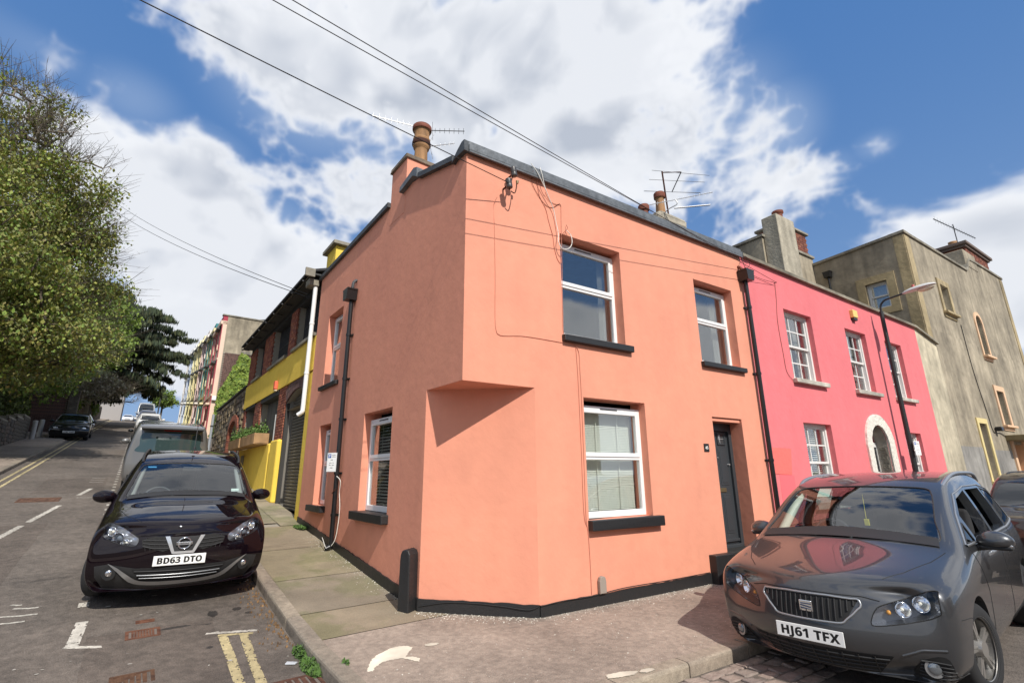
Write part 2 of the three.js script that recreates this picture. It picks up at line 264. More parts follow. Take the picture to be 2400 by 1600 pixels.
{
  const pav = new THREE.Group(); pav.name = 'pavement'; pav.userData.kind = 'structure'; pav.userData.label = 'stained tarmac and concrete pavement wrapping the corner house'; scene.add(pav);
  const inner = offsetIn(kerbLine, .15), r = rng(5);
  for (let i = 0; i < kerbLine.length - 1; i++) {
    const g = .007 / Math.max(.2, kerbLine[i].distanceTo(kerbLine[i + 1])), j = (r() - .5) * .008;
    kerbStone(pav, V().lerpVectors(kerbLine[i], kerbLine[i + 1], g), V().lerpVectors(kerbLine[i], kerbLine[i + 1], 1 - g), V().lerpVectors(inner[i], inner[i + 1], g), V().lerpVectors(inner[i], inner[i + 1], 1 - g), M.kerb[Math.floor(r() * 3)], .004 + j);
  }
  const back = [], front = inner;
  const nL_ = 87, nA = 10;
  for (let i = 0; i < kerbLine.length; i++) {
    if (i < nL_) back.push(ptL(Math.max(tOf(kerbLine[i].x, kerbLine[i].z), .9), 0, -.12));
    else if (i < nL_ + nA) { const q = (i - nL_ + 1) / nA; back.push(V().lerpVectors(ptL(.9, 0, -.12), ptR(1.07, 0, -.12), q)); }
    else back.push(ptR(Math.max(1.07, (kerbLine[i].x - CORNER.x) * uR.x + (kerbLine[i].z - CORNER.z) * uR.z), 0, -.12));
  }
  // concrete bays of the hill side: recessed joints between them
  const bays = [[.62, 1.42], [1.435, 2.75], [2.765, 4.4], [4.415, 6.25], [17, 40], [40.02, 86]];
  bays.forEach(([a, b], k) => { const q = seq(b, a, Math.ceil((b - a) / .3)); sheet(q.map((t) => ptL(t, 0, kerbL - .155)), q.map((t) => ptL(t, 0, k ? -.12 : -.5)), 4, 0, M.paveL[k % 3], 'paving_bay', pav); });
  // paving flags beside the yellow building
  { const q0 = 6.27, cols = [[-.12, .40], [.41, .82], [.83, 1.21]]; let t = q0, k = 0; while (t < 16.9) { const L = .62; cols.forEach(([w0, w1], c) => { const o = c % 2 ? .3 : 0; const a = Math.max(q0, t + o), b = t + o + L - .012; sheet(seq(b, a, 2).map((x) => ptL(x, 0, w1)), seq(b, a, 2).map((x) => ptL(x, 0, w0)), 1, .003 + (r() - .5) * .006, M.slab[Math.floor(r() * 3)], 'paving_flag', pav); }); t += L; k++; } sheet(seq(17, 6.2, 30).map((x) => ptL(x, 0, 1.215)), seq(17, 6.2, 30).map((x) => ptL(x, 0, -.12)), 1, -.02, M.mortar, 'bedding', pav); }
  // tarmac round the corner and along the other front
  { const A = [ptL(.605, 0, kerbL - .155)], P0 = ptL(.605, 0, -.5), P1 = ptR(1.07, 0, -.12), pre = []; for (let i = nL_ - 2; i < kerbLine.length; i++) { if (i < nL_ && tOf(kerbLine[i].x, kerbLine[i].z) > .5) continue; A.push(inner[i]); if (i < nL_ + nA) pre.push(i); } const n0 = pre.length; const B = A.map((p, j) => (j <= n0 ? V().lerpVectors(P0, P1, j / n0) : back[pre[n0 - 1] + (j - n0)])); sheet(A, B, 6, 0, M.paveR, 'paving_bay', pav); }
  sheet(seq(8, -2, 40).map((t) => ptL(t, 0, kerbL - .1)), seq(8, -2, 40).map((t) => ptL(t, 0, 0)), 1, -.03, M.mortar, 'bedding', pav);
  shadows(pav);
}
// far pavement of the hill street
{
  const pav = new THREE.Group(); pav.name = 'far_pavement'; pav.userData.kind = 'structure'; pav.userData.label = 'shaded far pavement below the trees'; scene.add(pav);
  const r = rng(8), W0 = 6.1;
  for (let t = 13; t < 84; t += 1.0) { const dropped = t > 31 && t < 38 ? -.095 : .004; const a = ptL(t + .99, 0, W0), b = ptL(t + .01, 0, W0), ai = ptL(t + .99, 0, W0 + .15), bi = ptL(t + .01, 0, W0 + .15); kerbStone(pav, b, a, bi, ai, M.kerb[Math.floor(r() * 3)], dropped); }
  sheet(seq(84, 13, 71).map((t) => ptL(t, 0, W0 + .155)), seq(84, 13, 71).map((t) => ptL(t, 0, 9)), 2, 0, M.paveR, 'paving_bay', pav);
  sheet(seq(80, 4, 60).map((t) => ptL(t, 0, 9)), seq(80, 4, 60).map((t) => ptL(t, 0, 60)), 6, .05, std([.055, .06, .028], .95, { map: T.moss }), 'garden_soil', pav);
  sheet(seq(13, -12, 40).map((t) => ptL(t, 0, W0)), seq(13, -12, 40).map((t) => ptL(t, 0, 9)), 2, 0, M.paveR, 'paving_bay', pav);
  shadows(pav);
}
// paint on the road
{
  const paint = new THREE.Group(); paint.name = 'road_markings'; paint.userData.kind = 'structure'; paint.userData.label = 'white parking bay marks and yellow lines painted on the road'; scene.add(paint);
  // ribbon through plan points [t, w], worn at its edges
  const ribbon = (pts, width, mat, name, seed) => { // worn: the edge cells break away here and there
    const r = rng(seed), c = []; for (let i = 0; i < pts.length - 1; i++) { const L = Math.hypot(pts[i + 1][0] - pts[i][0], pts[i + 1][1] - pts[i][1]), n = Math.max(1, Math.min(900, Math.round(L / .022))); for (let k = 0; k < n; k++) c.push([lerp(pts[i][0], pts[i + 1][0], k / n), lerp(pts[i][1], pts[i + 1][1], k / n)]); } c.push(pts[pts.length - 1]);
    const A = [], B = []; c.forEach((p, i) => { const a = c[Math.max(0, i - 1)], b = c[Math.min(c.length - 1, i + 1)]; let dx = b[0] - a[0], dy = b[1] - a[1]; const L = Math.hypot(dx, dy); dx /= L; dy /= L; const h1 = width / 2 * (1 + (r() - .5) * .07), h2 = width / 2 * (1 + (r() - .5) * .07); A.push(ptL(p[0] - dy * h1, 0, p[1] + dx * h1)); B.push(ptL(p[0] + dy * h2, 0, p[1] - dx * h2)); });
    const n = 8, P = [], U = [], I = [], q2 = rng(seed * 77 + 5); for (let i = 0; i < A.length; i++) for (let k = 0; k <= n; k++) { const x = lerp(A[i].x, B[i].x, k / n), z = lerp(A[i].z, B[i].z, k / n); P.push(x, gy(x, z) - KERB + .004, z); U.push(x, z); }
    for (let i = 0; i < A.length - 1; i++) for (let k = 0; k < n; k++) { const e = k === 0 || k === n - 1 ? .30 : k === 1 || k === n - 2 ? .10 : .03; if (c.length > 3 && q2() < e * (.4 + 1.2 * vn(i * .3, seed, 64, 4))) continue; const a = i * (n + 1) + k, b = a + 1, d = a + n + 1; I.push(a, b, d, b, d + 1, d); }
    const g = new THREE.BufferGeometry(); g.setAttribute('position', new THREE.Float32BufferAttribute(P, 3)); g.setAttribute('uv', new THREE.Float32BufferAttribute(U, 2)); g.setIndex(I); g.computeVertexNormals(); return part(paint, name, g, mat);
  };
  ribbon([[2.60, 3.17], [1.90, 3.2]], .105, M.linewhite, 'bay_mark', 1);
  ribbon([[1.935, 3.26], [1.80, 2.97], [1.755, 2.76]], .055, M.linewhite, 'bay_mark', 2);
  ribbon([[1.68, 2.10], [1.53, 1.63]], .055, M.linewhite, 'bay_mark', 3);
  ribbon([[1.575, 2.0], [1.47, 1.68]], .05, M.lineyellow, 'yellow_line', 4);
  ribbon([[1.53, 1.96], [1.0, 1.96], [.1, 1.985], [-1.2, 2.05]], .085, M.lineyellow, 'yellow_line', 5);
  ribbon([[1.47, 1.77], [1.0, 1.79], [.1, 1.83], [-1.2, 1.9]], .085, M.lineyellow, 'yellow_line', 6);
  for (const dw of [0, .2]) ribbon([[78, 5.85 - dw], [6, 5.85 - dw]], .075, M.lineyellow, 'yellow_line', 7 + dw * 10);
  for (let t = 3.1; t < 9; t += .9) ribbon([[t, 3.2], [t + .16, 3.2]], .1, M.linewhite, 'bay_mark', 20 + t);
  for (let t = 9; t < 40; t += .62) ribbon([[t, 3.28], [t + .2, 3.28]], .08, M.linewhite, 'bay_mark', 40 + t);
  for (const [t0, t1] of [[6.2, 8.3], [8.6, 10.5], [12, 13.2]]) { ribbon([[t0, 4.78 - (t0 - 6) * .14], [t1, 4.78 - (t1 - 6) * .14]], .1, M.linewhite, 'centre_line', 90 + t0); }
  // worn lettering strokes
  for (const [t0, w0, t1, w1] of [[3.35, 3.82, 3.28, 3.55], [3.12, 3.92, 3.05, 3.5], [2.92, 3.98, 2.86, 3.58], [3.5, 3.86, 3.45, 3.74], [11.6, 3.95, 11.55, 3.55], [14.6, 3.9, 14.55, 3.5], [15.1, 3.9, 15.05, 3.5], [15.6, 3.9, 15.55, 3.5]]) ribbon([[t0, w0], [lerp(t0, t1, .5) - .02, lerp(w0, w1, .5)], [lerp(t0, t1, .8), lerp(w0, w1, .8)]], .04, M.linewhite, 'worn_mark', 100 + t0 * 7);
  // stray dabs of paint
  const r = rng(31); const dabs = [];
  for (let i = 0; i < 70; i++) { const t = -.6 + r() * 4.5, w = 1.5 + r() * 3.6, s = .008 + r() * r() * .03; const p = ptL(t, 0, w); const g = new THREE.CircleGeometry(s, 6); g.rotateX(-Math.PI / 2); g.scale(1, 1, .4 + r()); g.rotateY(r() * 6); g.translate(p.x, gy(p.x, p.z) - KERB + .004 + i * .00003, p.z); dabs.push(g); }
  const sm_ = part(paint, 'paint_specks', merge(dabs), M.linewhite); sm_.userData.kind = 'stuff';
  shadows(paint);
}
// patched tarmac and dark drips on the road
{
  const pg = new THREE.Group(); pg.name = 'road_patches'; pg.userData.kind = 'structure'; pg.userData.label = 'darker tarmac repairs and oil drips on the road'; scene.add(pg);
  const blob = (t, w, rt, rw, seed, square) => { const r = rng(seed), o = []; for (let i = 0; i < 40; i++) { const a = i / 40 * 6.2832; let k = 1 + (r() - .5) * (square ? .04 : .35); let x = Math.cos(a), y = Math.sin(a); if (square) { const m = Math.max(Math.abs(x), Math.abs(y)); x /= m; y /= m; } const p = ptL(t + x * rt * k, 0, w + y * rw * k); o.push(p); } const c = ptL(t, 0, w), P = [], U = []; for (let i = 0; i < 40; i++) for (const p of [c, o[i], o[(i + 1) % 40]]) { P.push(p.x, gy(p.x, p.z) - KERB + .0022, p.z); U.push(p.x, p.z); } const g = new THREE.BufferGeometry(); g.setAttribute('position', new THREE.Float32BufferAttribute(P, 3)); g.setAttribute('uv', new THREE.Float32BufferAttribute(U, 2)); g.computeVertexNormals(); return g; };
  [[1.1, 2.55, 1.0, .55, 3, true], [6.2, 4.6, 2.2, .5, 4, true], [14, 4.2, 1.6, .7, 5, true], [-.9, 3.6, .7, .9, 6, true]].forEach((a) => part(pg, 'tarmac_patch', blob(...a), M.asphaltpatch));
  const oil = std([.10, .09, .085], .7, { map: T.asphalt }); [[2.25, 1.98, .10, .05, 7], [2.3, 1.72, .05, .05, 8], [2.12, 1.62, .03, .04, 9], [2.0, 2.35, .03, .16, 10], [1.95, 2.1, .02, .08, 11], [1.3, 2.1, .03, .03, 12]].forEach((a) => part(pg, 'oil_drip', blob(...a).translate(0, .0012, 0), oil));
}
// iron covers let into the road
function cover(t, w, L, W, label, name, ribs, mat) {
  const g = frameL(name, label, 'drain cover', t, w, 0), p = ptL(t, 0, w); g.position.y = gy(p.x, p.z) - KERB + .003; g.rotation.order = 'YZX'; const dh = Math.atan(hillT(t + .3) - hillT(t - .3)) / .6 * .6; g.rotation.z = -Math.atan((hillT(t + .3) - hillT(t - .3)) / .6);
  part(g, 'frame', merge([ext(-L / 2, L / 2, -.03, .006, W / 2 - .03, W / 2), ext(-L / 2, L / 2, -.03, .006, -W / 2, -W / 2 + .03), ext(-L / 2, -L / 2 + .03, -.03, .006, -W / 2 + .031, W / 2 - .031), ext(L / 2 - .03, L / 2, -.03, .006, -W / 2 + .031, W / 2 - .031)]), mat);
  part(g, 'plate', ext(-L / 2 + .031, L / 2 - .031, -.04, .001, -W / 2 + .031, W / 2 - .031), ribs < 0 ? mat : M.ironbed);
  const n = Math.abs(ribs); for (let i = 0; i < n; i++) { const z = -W / 2 + .05 + (W - .1) * (i + .5) / n; part(g, 'bar', rext(-L / 2 + .035, L / 2 - .035, -.02, .006, z - .26 * W / n, z + .26 * W / n, .003), mat); }
  return g;
}
cover(1.97, 2.64, .24, .30, 'rusty rectangular drain grate in the road beside the white bay mark', 'drain_grate', 8, M.ironcover);
cover(2.33, 2.62, .08, .17, 'small rusty stopcock lid in the road ahead of the dark car', 'stopcock_lid', -2, M.ironcover);
cover(.86, 2.72, .34, .32, 'square mossy iron inspection cover in the road', 'inspection_cover', -5, std([.38, .32, .23], .9, { map: T.rust }));
cover(.02, 1.6, .3, .44, 'brown iron gully grate against the kerb by the weeds', 'gully_grate', 6, std([.34, .25, .22], .8, { map: T.rust }));
cover(11.4, 4.6, .6, .75, 'flat worn manhole cover in the middle of the hill road', 'manhole_cover', -4, std([.40, .34, .29], .9, { map: T.rust }));
// flat irregular sheets on the pavement: old paint
function splat(name, pts, y, mat, label, cat) {
  const g = new THREE.ShapeGeometry(poly(pts)); const p = g.attributes.position, P = [], uv = []; for (let i = 0; i < p.count; i++) { const q = ptR(p.getX(i), 0, p.getY(i)); P.push(q.x, gy(q.x, q.z) + y, q.z); uv.push(q.x, q.z); }
  const o = new THREE.BufferGeometry(); o.setAttribute('position', new THREE.Float32BufferAttribute(P, 3)); o.setAttribute('uv', new THREE.Float32BufferAttribute(uv, 2)); o.setIndex(g.index); o.computeVertexNormals(); return label ? solo(name, o, mat, label, cat) : o;
}
{
  const whitewash = std([.95, .88, .76], .9, { map: T.weather });
  const rough = (pts) => { const r = rng(6), o = []; pts.forEach((p, i) => { const q = pts[(i + 1) % pts.length]; for (let k = 0; k < 6; k++) { const j = k ? .016 : .006; o.push([lerp(p[0], q[0], k / 6) + (r() - .5) * j, lerp(p[1], q[1], k / 6) + (r() - .5) * j]); } }); return o; };
  const rag = (cx, cy, rx, ry, seed, rot = 0, n = 60) => { const r = rng(seed), o = []; let j = 0; for (let i = 0; i < n; i++) { const a = i / n * 6.2832; j = j * .6 + (r() - .5) * .22; const k = 1 + j; const x = Math.cos(a) * rx * k, y = Math.sin(a) * ry * k; o.push([cx + x * Math.cos(rot) - y * Math.sin(rot), cy + x * Math.sin(rot) + y * Math.cos(rot)]); } return o; };
  solo('paint_stain', splat('', rough([[-1.10, .47], [-1.04, .33], [-.97, .20], [-.88, .12], [-.76, .05], [-.66, .03], [-.58, .06], [-.55, .13], [-.6, .2], [-.66, .27], [-.7, .33], [-.64, .35], [-.6, .42], [-.63, .5], [-.67, .46], [-.7, .38], [-.76, .33], [-.85, .32], [-.93, .34], [-1.0, .40], [-1.06, .49]]), .004), whitewash, 'large splash of old white paint on the pavement near the kerb', 'paint stain'); solo('paint_stain', splat('', rag(-.36, .15, .07, .035, 4, .2), .0042), whitewash, 'small ragged fleck of white paint trailing off the large splash', 'paint stain');
  solo('paint_stain', splat('', rag(.66, 1.73, .16, .05, 14, .2), .0085), whitewash, 'flaked white paint across the kerb stones by the tarmac corner', 'paint stain'); solo('paint_stain', splat('', rag(.90, 1.79, .08, .035, 15, .1), .0086), whitewash, 'small white paint dab on the kerb face beside the larger flaked patch', 'paint stain');
  // flakes of paint and grit along the foot of the walls
  const r = rng(17), fl = [];
  for (let i = 0; i < 1500; i++) {
    const side = r(); let p; const d = .02 + r() * r() * .34;
    if (side < .38) { const q = r(); const A = ptL(.91, 0, 0), B = ptR(1.067, 0, 0), n = V(B.z - A.z, 0, -(B.x - A.x)).normalize(); if (n.z < 0) n.negate(); p = V().lerpVectors(A, B, q).addScaledVector(n, d); }
    else if (side < .72) p = ptR(1.05 + r() * 3.4, 0, d); else p = ptL(.9 + r() * 4.4, 0, d);
    const s = .003 + r() * r() * .012; const g = new THREE.TetrahedronGeometry(s); g.scale(1.4, .45, 1); g.rotateY(r() * 6); g.translate(p.x, gy(p.x, p.z) + s * .2, p.z); fl.push(g);
  }
  for (let i = 0; i < 260; i++) { const p = ptR(-1.1 + r() * 4.5, 0, .2 + r() * 1.5); const s = .003 + r() * r() * .009; const g = new THREE.TetrahedronGeometry(s); g.scale(1.4, .4, 1); g.rotateY(r() * 6); g.translate(p.x, gy(p.x, p.z) + s * .2, p.z); fl.push(g); }
  const m = solo('paint_flakes', merge(fl), std([.62, .58, .50], .9), 'pale paint flakes and grit scattered along the foot of the walls', 'debris'); m.userData.kind = 'stuff';
}
// ---------- windows ----------
// white plastic window with a top hung sash; x0..x1,y0..y1 is the opening, z is the depth of the frame's face
function plasticWindow(house, x0, x1, y0, y1, z, o = {}) {
  const w = sub(house, 'window'); if (o.label) w.userData.label = o.label;
  const f = .06, d = .07, ym = y0 + (y1 - y0) * (o.split ?? .5), top = y1 - (o.head ?? .0);
  const X0 = x0 - .02, X1 = x1 + .02;
  part(w, 'frame', merge([rext(X0, X0 + f + .02, y0 + .005, top, z - d, z), rext(X1 - f - .02, X1, y0 + .005, top, z - d, z), rext(X0 + f, X1 - f, y0 + .005, y0 + .09, z - d + .001, z - .002), rext(X0 + f, X1 - f, top - f, top, z - d + .001, z - .002), rext(X0 + f, X1 - f, ym - .035, ym + .005, z - d + .001, z - .001)]), M.upvc);
  const a = X0 + f + .012, b = X1 - f - .012, c = ym + .006, e = top - f + .004, q = .048;
  part(w, 'sash', merge([rext(a, a + q, c, e, z - .05, z + .012), rext(b - q, b, c, e, z - .05, z + .012), rext(a + q - .004, b - q + .004, c, c + q + .012, z - .049, z + .0125), rext(a + q - .004, b - q + .004, e - q, e, z - .049, z + .0125)]), M.upvc);
  part(w, 'pane', ext(a + q - .003, b - q + .003, c + q + .006, e - q + .002, z - .022, z - .018), M.glass);
  part(w, 'pane', ext(X0 + f, X1 - f, y0 + .085, ym - .034, z - .032, z - .028), M.glass);
  const cx = (x0 + x1) / 2, vw = Math.min(.17, (x1 - x0) * .24); if (!o.novent) part(w, 'trickle_vent', rext(cx - vw - .02, cx + vw - .02, top - .047, top - .03, z - .004, z + .006, .003), M.darkmetal);
  if (o.sill) { const [sx0, sx1, sy0, sy1, so] = o.sill; const g = rbx(sx1 - sx0, sy1 - sy0, so + .16, .012, (sx0 + sx1) / 2, (sy0 + sy1) / 2, so - (so + .16) / 2); jitter(g, .004, 3 + x0); part(w, 'sill', g, M.blackpaint); }
  if (o.blind) { const n = Math.round((top - y0 - .12) / o.blind.step); const geo = bx(X1 - X0 - .14, .002, o.blind.depth); geo.rotateX(o.blind.tilt); for (let i = 0; i < n; i++) { const m = part(w, 'blind_slat', geo, o.blind.mat); m.position.set(cx, y0 + .1 + i * o.blind.step, z - .16); } for (const k of o.blind.tapes || []) part(w, 'blind_tape', ext(lerp(X0, X1, k) - .007, lerp(X0, X1, k) + .007, y0 + .1, top - .03, z - .128, z - .126), o.blind.mat); }
  if (o.curtain) { const pts = []; const [k0, k1] = o.curtain; const n = 24; for (let i = 0; i <= n; i++) pts.push([lerp(x0, x1, lerp(k0, k1, i / n)), Math.sin(i * 1.5) * .02]); const s = new THREE.Shape(); pts.forEach(([x, q2], i) => (i ? s.lineTo(x, q2) : s.moveTo(x, q2))); for (let i = n; i >= 0; i--) s.lineTo(pts[i][0], pts[i][1] + .004); const g = new THREE.ExtrudeGeometry(s, { depth: top - y0, bevelEnabled: false }); g.rotateX(-Math.PI / 2); g.translate(0, y0, z - .2); part(w, 'curtain', metric(g), std([.42, .40, .36], .9, { map: T.cloth })); }
  return w;
}
function jitter(g, a, seed) { const p = g.attributes.position; for (let i = 0; i < p.count; i++) { const x = p.getX(i), y = p.getY(i), z = p.getZ(i); p.setXYZ(i, x + (vn3(x * 31 + seed, y * 31, z * 31) - .5) * a * 2, y + (vn3(x * 23, y * 27 + seed, z * 23) - .5) * a * 2, z + (vn3(x * 29, y * 29, z * 29 + seed) - .5) * a * 2); } g.computeVertexNormals(); return g; }
const wavy = (x0, y0, x1, y1, a, seed) => { const n = Math.max(3, Math.round(Math.abs(x1 - x0) / .09)), r = rng(seed); return Array.from({ length: n + 1 }, (_, i) => [lerp(x0, x1, i / n), lerp(y0, y1, i / n) + (i && i < n ? (r() - .5) * a : 0)]); };
function downpipe(house, x, y0, y1, z, hop, mat, brackets = [], shoe = true) {
  const w = sub(house, 'downpipe');
  part(w, 'pipe', merge([rod(V(x, y0 + (shoe ? .12 : 0), z), V(x, y1, z), .04, 14), ...(shoe ? [tube([[x, y0 + .13, z], [x, y0 + .07, z + .01], [x, y0 + .03, z + .09]], .042, 12, 10)] : [])]), mat);
  for (const b of brackets) part(w, 'bracket', merge([cyl(.05, .05, .045, x, b, z, 14), rext(x - .07, x + .07, b + .005, b + .04, .002, .02, .003)]), mat);
  if (hop) { const g = new THREE.ExtrudeGeometry(poly([[-.1, 0], [.1, 0], [.125, .19], [.14, .2], [.14, .225], [-.14, .225], [-.14, .2], [-.125, .19]]), { depth: .2, bevelEnabled: false }); g.translate(x, y1 - .02, Math.max(.01, z - .07)); part(w, 'hopper', metric(g), mat); }
  return w;
}
// ---------- corner house: salmon render ----------
const OH = 2.729, CS = 1.067, CT = .911;
const salmonHouse = thing('corner_house', 'salmon rendered two storey corner house with chamfered overhung corner and black plinth', 'house', CORNER, 0);
{
  const hR = sub(salmonHouse, 'street_front'); hR.rotation.y = A_R; const hL = sub(salmonHouse, 'hill_front'); hL.rotation.y = A_L;
  // fronts as parts directly below the house: use two holders that are merged into the house's own space
  const toHouse = (holder) => { holder.updateMatrix(); for (const c of [...holder.children]) { c.applyMatrix4(holder.matrix); salmonHouse.add(c); } salmonHouse.remove(holder); };
  const WT = .30;
  const win = { w1: [1.585, 2.82, 3.531, 5.116], w2: [4.689, 5.845, 3.508, 5.066], w3: [1.903, 3.137, 1.038, 2.668], door: [4.782, 5.634, .41, 2.555] };
  part(hR, 'wall', wallGeo([[CS, -.4], [6.3, -.4], [6.3, 5.907], [0, 5.907], [0, OH], [CS, OH]], [[...win.w1], [...win.w2], [...win.w3], [4.782, 5.634, .2, 2.555]], WT), M.salmon);
  // hill side wall
  const lw = { u1: [-5.678, -4.741, 3.454, 5.03], l1: [-5.605, -4.869, 1.078, 2.628], l2: [-3.12, -1.987, 1.085, 2.628] };
  part(hL, 'wall', wallGeo([[-CT, -.4], [-CT, OH], [0, OH], [0, 5.95], [-.27, 5.93], [-1.38, 6.25], [-1.95, 6.38], [-2.57, 6.34], [-6.56, 6.24], [-6.56, -.4]], [lw.u1, lw.l1, lw.l2], WT), M.salmon);
  // chamfer and the soffit over it
  const a = V(-CT * Math.cos(A_L), 0, CT * Math.sin(A_L)), b = V(CS * Math.cos(A_R), 0, -CS * Math.sin(A_R)), d = V().subVectors(b, a), CL = d.length(), ca = Math.atan2(-d.z, d.x);
  const ch = sub(salmonHouse, 'chamfer'); ch.position.copy(a); ch.rotation.y = ca;
  part(ch, 'wall', wallGeo([[.0, -.4], [CL, -.4], [CL, OH + .02], [.0, OH + .02]], [], .25), M.salmon);
  part(ch, 'plinth', wallGeo([[-.008, -.4], [CL + .008, -.4], ...wavy(CL + .008, .145, -.008, .195, .014, 1)], [], .03, -.022), M.blackpaint);
  part(ch, 'plinth_cable', tube([[.02, .115, .03], [.35, .16, .03], [.7, .155, .03], [1.05, .128, .034], [CL - .1, .1, .036], [CL, .135, .03]], .006, 6, 40), M.wire);
  toHouse(ch);
  { const s = poly([[0, 0], [-CT * Math.cos(A_L), -CT * Math.sin(A_L)], [CS * Math.cos(A_R), CS * Math.sin(A_R)]].map(([x, z]) => [x, z])); }
  { const g = new THREE.BufferGeometry(); const P = [V(0, OH, 0), a.clone().setY(OH), b.clone().setY(OH)], Q = P.map((p) => p.clone().setY(OH + .2)); const sh = (p) => { const c = V().add(P[0]).add(P[1]).add(P[2]).multiplyScalar(1 / 3); return V(lerp(p.x, c.x, .003), p.y, lerp(p.z, c.z, .003)); }; const p = P.map(sh), q = Q.map(sh), F = []; const tri = (...v) => v.forEach((k) => F.push(k.x, k.y - .004, k.z)); tri(p[0], p[2], p[1]); tri(q[0], q[1], q[2]); for (let i = 0; i < 3; i++) { const j = (i + 1) % 3; tri(p[i], p[j], q[j]); tri(p[i], q[j], q[i]); } g.setAttribute('position', new THREE.Float32BufferAttribute(F, 3)); g.computeVertexNormals(); part(salmonHouse, 'soffit', metric(g), M.salmon); }
  // plinths
  part(hR, 'plinth', wallGeo([[CS + .006, -.4], [4.3, -.4], ...wavy(4.3, .155, CS + .006, .14, .014, 2)], [], .03, -.022), M.blackpaint);
  part(hR, 'plinth', wallGeo([[5.72, -.4], [6.29, -.4], [6.29, .17], [5.72, .16]], [], .03, -.022), M.blackpaint);
  part(hL, 'plinth', wallGeo([[-6.55, -.3], [-CT - .006, -.3], ...wavy(-CT - .006, .197, -3.92, .514, .016, 3), ...wavy(-3.92, .514, -6.55, .80, .016, 4).slice(1)], [], .03, -.022), M.blackpaint);
  part(hR, 'plinth_cable', tube([[CS, .135, .03], [1.4, .15, .032], [1.85, .142, .03], [2.4, .17, .03], [3.3, .165, .03], [4.25, .17, .03]], .006, 6, 40), M.wire);
  // the step block and door steps
  part(hR, 'step_block', jitter(rbx(.46, .75, .16, .015, 4.535, .035, .055, 3), .006, 8), M.blackpaint);
  part(hR, 'door_step', rext(4.768, 5.74, -.3, .41, -.3, .06, .012), std([.035, .034, .033], .8, { map: T.weather }));
  part(hR, 'door_step', rext(4.768, 5.74, -.3, .2, .06, .34, .012), std([.035, .034, .033], .8, { map: T.weather }));
  // windows of the street front
  plasticWindow(hR, ...win.w1, -.17, { head: .05, split: .53, sill: [1.56, 2.93, 3.43, 3.531, .075], curtain: [.86, 1.0] });
  plasticWindow(hR, ...win.w2, -.17, { head: .05, split: .53, sill: [4.655, 5.93, 3.42, 3.508, .075], curtain: [.80, 1.0] });
  plasticWindow(hR, ...win.w3, -.13, { head: .09, split: .5, sill: [1.885, 3.27, .905, 1.038, .10], blind: { step: .024, depth: .026, tilt: 1.15, mat: M.blind, tapes: [.36, .70] } });
  plasticWindow(hL, ...lw.u1, -.14, { head: .03, split: .53, sill: [-5.78, -4.66, 3.37, 3.454, .07] });
  plasticWindow(hL, ...lw.l1, -.14, { head: .09, split: .5, sill: [-5.75, -4.80, .965, 1.078, .10] });
  plasticWindow(hL, ...lw.l2, -.12, { head: .10, split: .52, sill: [-3.24, -1.93, .96, 1.085, .11], blind: { step: .05, depth: .05, tilt: .55, mat: M.slat, tapes: [.22, .78] } });
  // door: frame, leaf, panels
  { const dr = sub(hR, 'front_door'); const z = -.24, x0 = 4.782, x1 = 5.634, y0 = .412, y1 = 2.555; dr.userData.label = 'dark grey panelled front door with two small lights';
    part(dr, 'frame', merge([rext(x0 - .01, x0 + .075, y0, y1 - .05, z - .09, z), rext(x1 - .075, x1 + .01, y0, y1 - .05, z - .09, z), rext(x0 + .07, x1 - .07, y1 - .21, y1 - .05, z - .09, z - .003), rext(x0 + .07, x1 - .07, y0 - .005, y0 + .05, z - .08, z + .03)]), M.doorgrey);
    const a0 = x0 + .078, a1 = x1 - .078, h0 = y0 + .055, h1 = y1 - .215, lz = z - .045, cx = (a0 + a1) / 2;
    part(dr, 'leaf', ext(a0, a1, h0, h1, lz - .045, lz), M.doorgrey);
    const pw = (a1 - a0) / 2;
    for (const k of [0, 1]) { const xa = a0 + pw * k + (k ? .045 : .085), xb = a0 + pw * (k + 1) - (k ? .085 : .045); part(dr, 'panel', merge([rext(xa, xb, h0 + .16, h0 + .80, lz - .004, lz + .006, .005), rext(xa + .03, xb - .03, h0 + .2, h0 + .76, lz, lz + .012, .006)]), M.doorgrey); part(dr, 'panel', merge([rext(xa, xb, h0 + .95, h0 + 1.57, lz - .004, lz + .006, .005), rext(xa + .03, xb - .03, h0 + .99, h0 + 1.53, lz, lz + .012, .006)]), M.doorgrey); part(dr, 'light_frame', merge([rext(xa, xb, h0 + 1.64, h0 + 1.66, lz, lz + .018, .004), rext(xa, xb, h0 + 1.83, h0 + 1.85, lz, lz + .018, .004), rext(xa, xa + .02, h0 + 1.66, h0 + 1.83, lz, lz + .017, .004), rext(xb - .02, xb, h0 + 1.66, h0 + 1.83, lz, lz + .017, .004)]), M.doorgrey); part(dr, 'pane', ext(xa + .02, xb - .02, h0 + 1.66, h0 + 1.83, lz + .001, lz + .004), phy([.05, .055, .06], .05)); part(dr, 'lead_cames', merge([rod(V((xa + xb) / 2 - .03, h0 + 1.67, lz + .006), V((xa + xb) / 2 - .03, h0 + 1.82, lz + .006), .004), rod(V(xa + .03, h0 + 1.745, lz + .006), V(xb - .03, h0 + 1.745, lz + .006), .004), tube([[xa + .07, h0 + 1.82, lz + .006], [xa + .05, h0 + 1.745, lz + .006], [xa + .08, h0 + 1.68, lz + .006]], .004, 5, 8)]), M.alu); }
    part(dr, 'letter_box', merge([rext(cx - .15, cx + .15, h0 + .835, h0 + .905, lz, lz + .014, .006)]), M.brass);
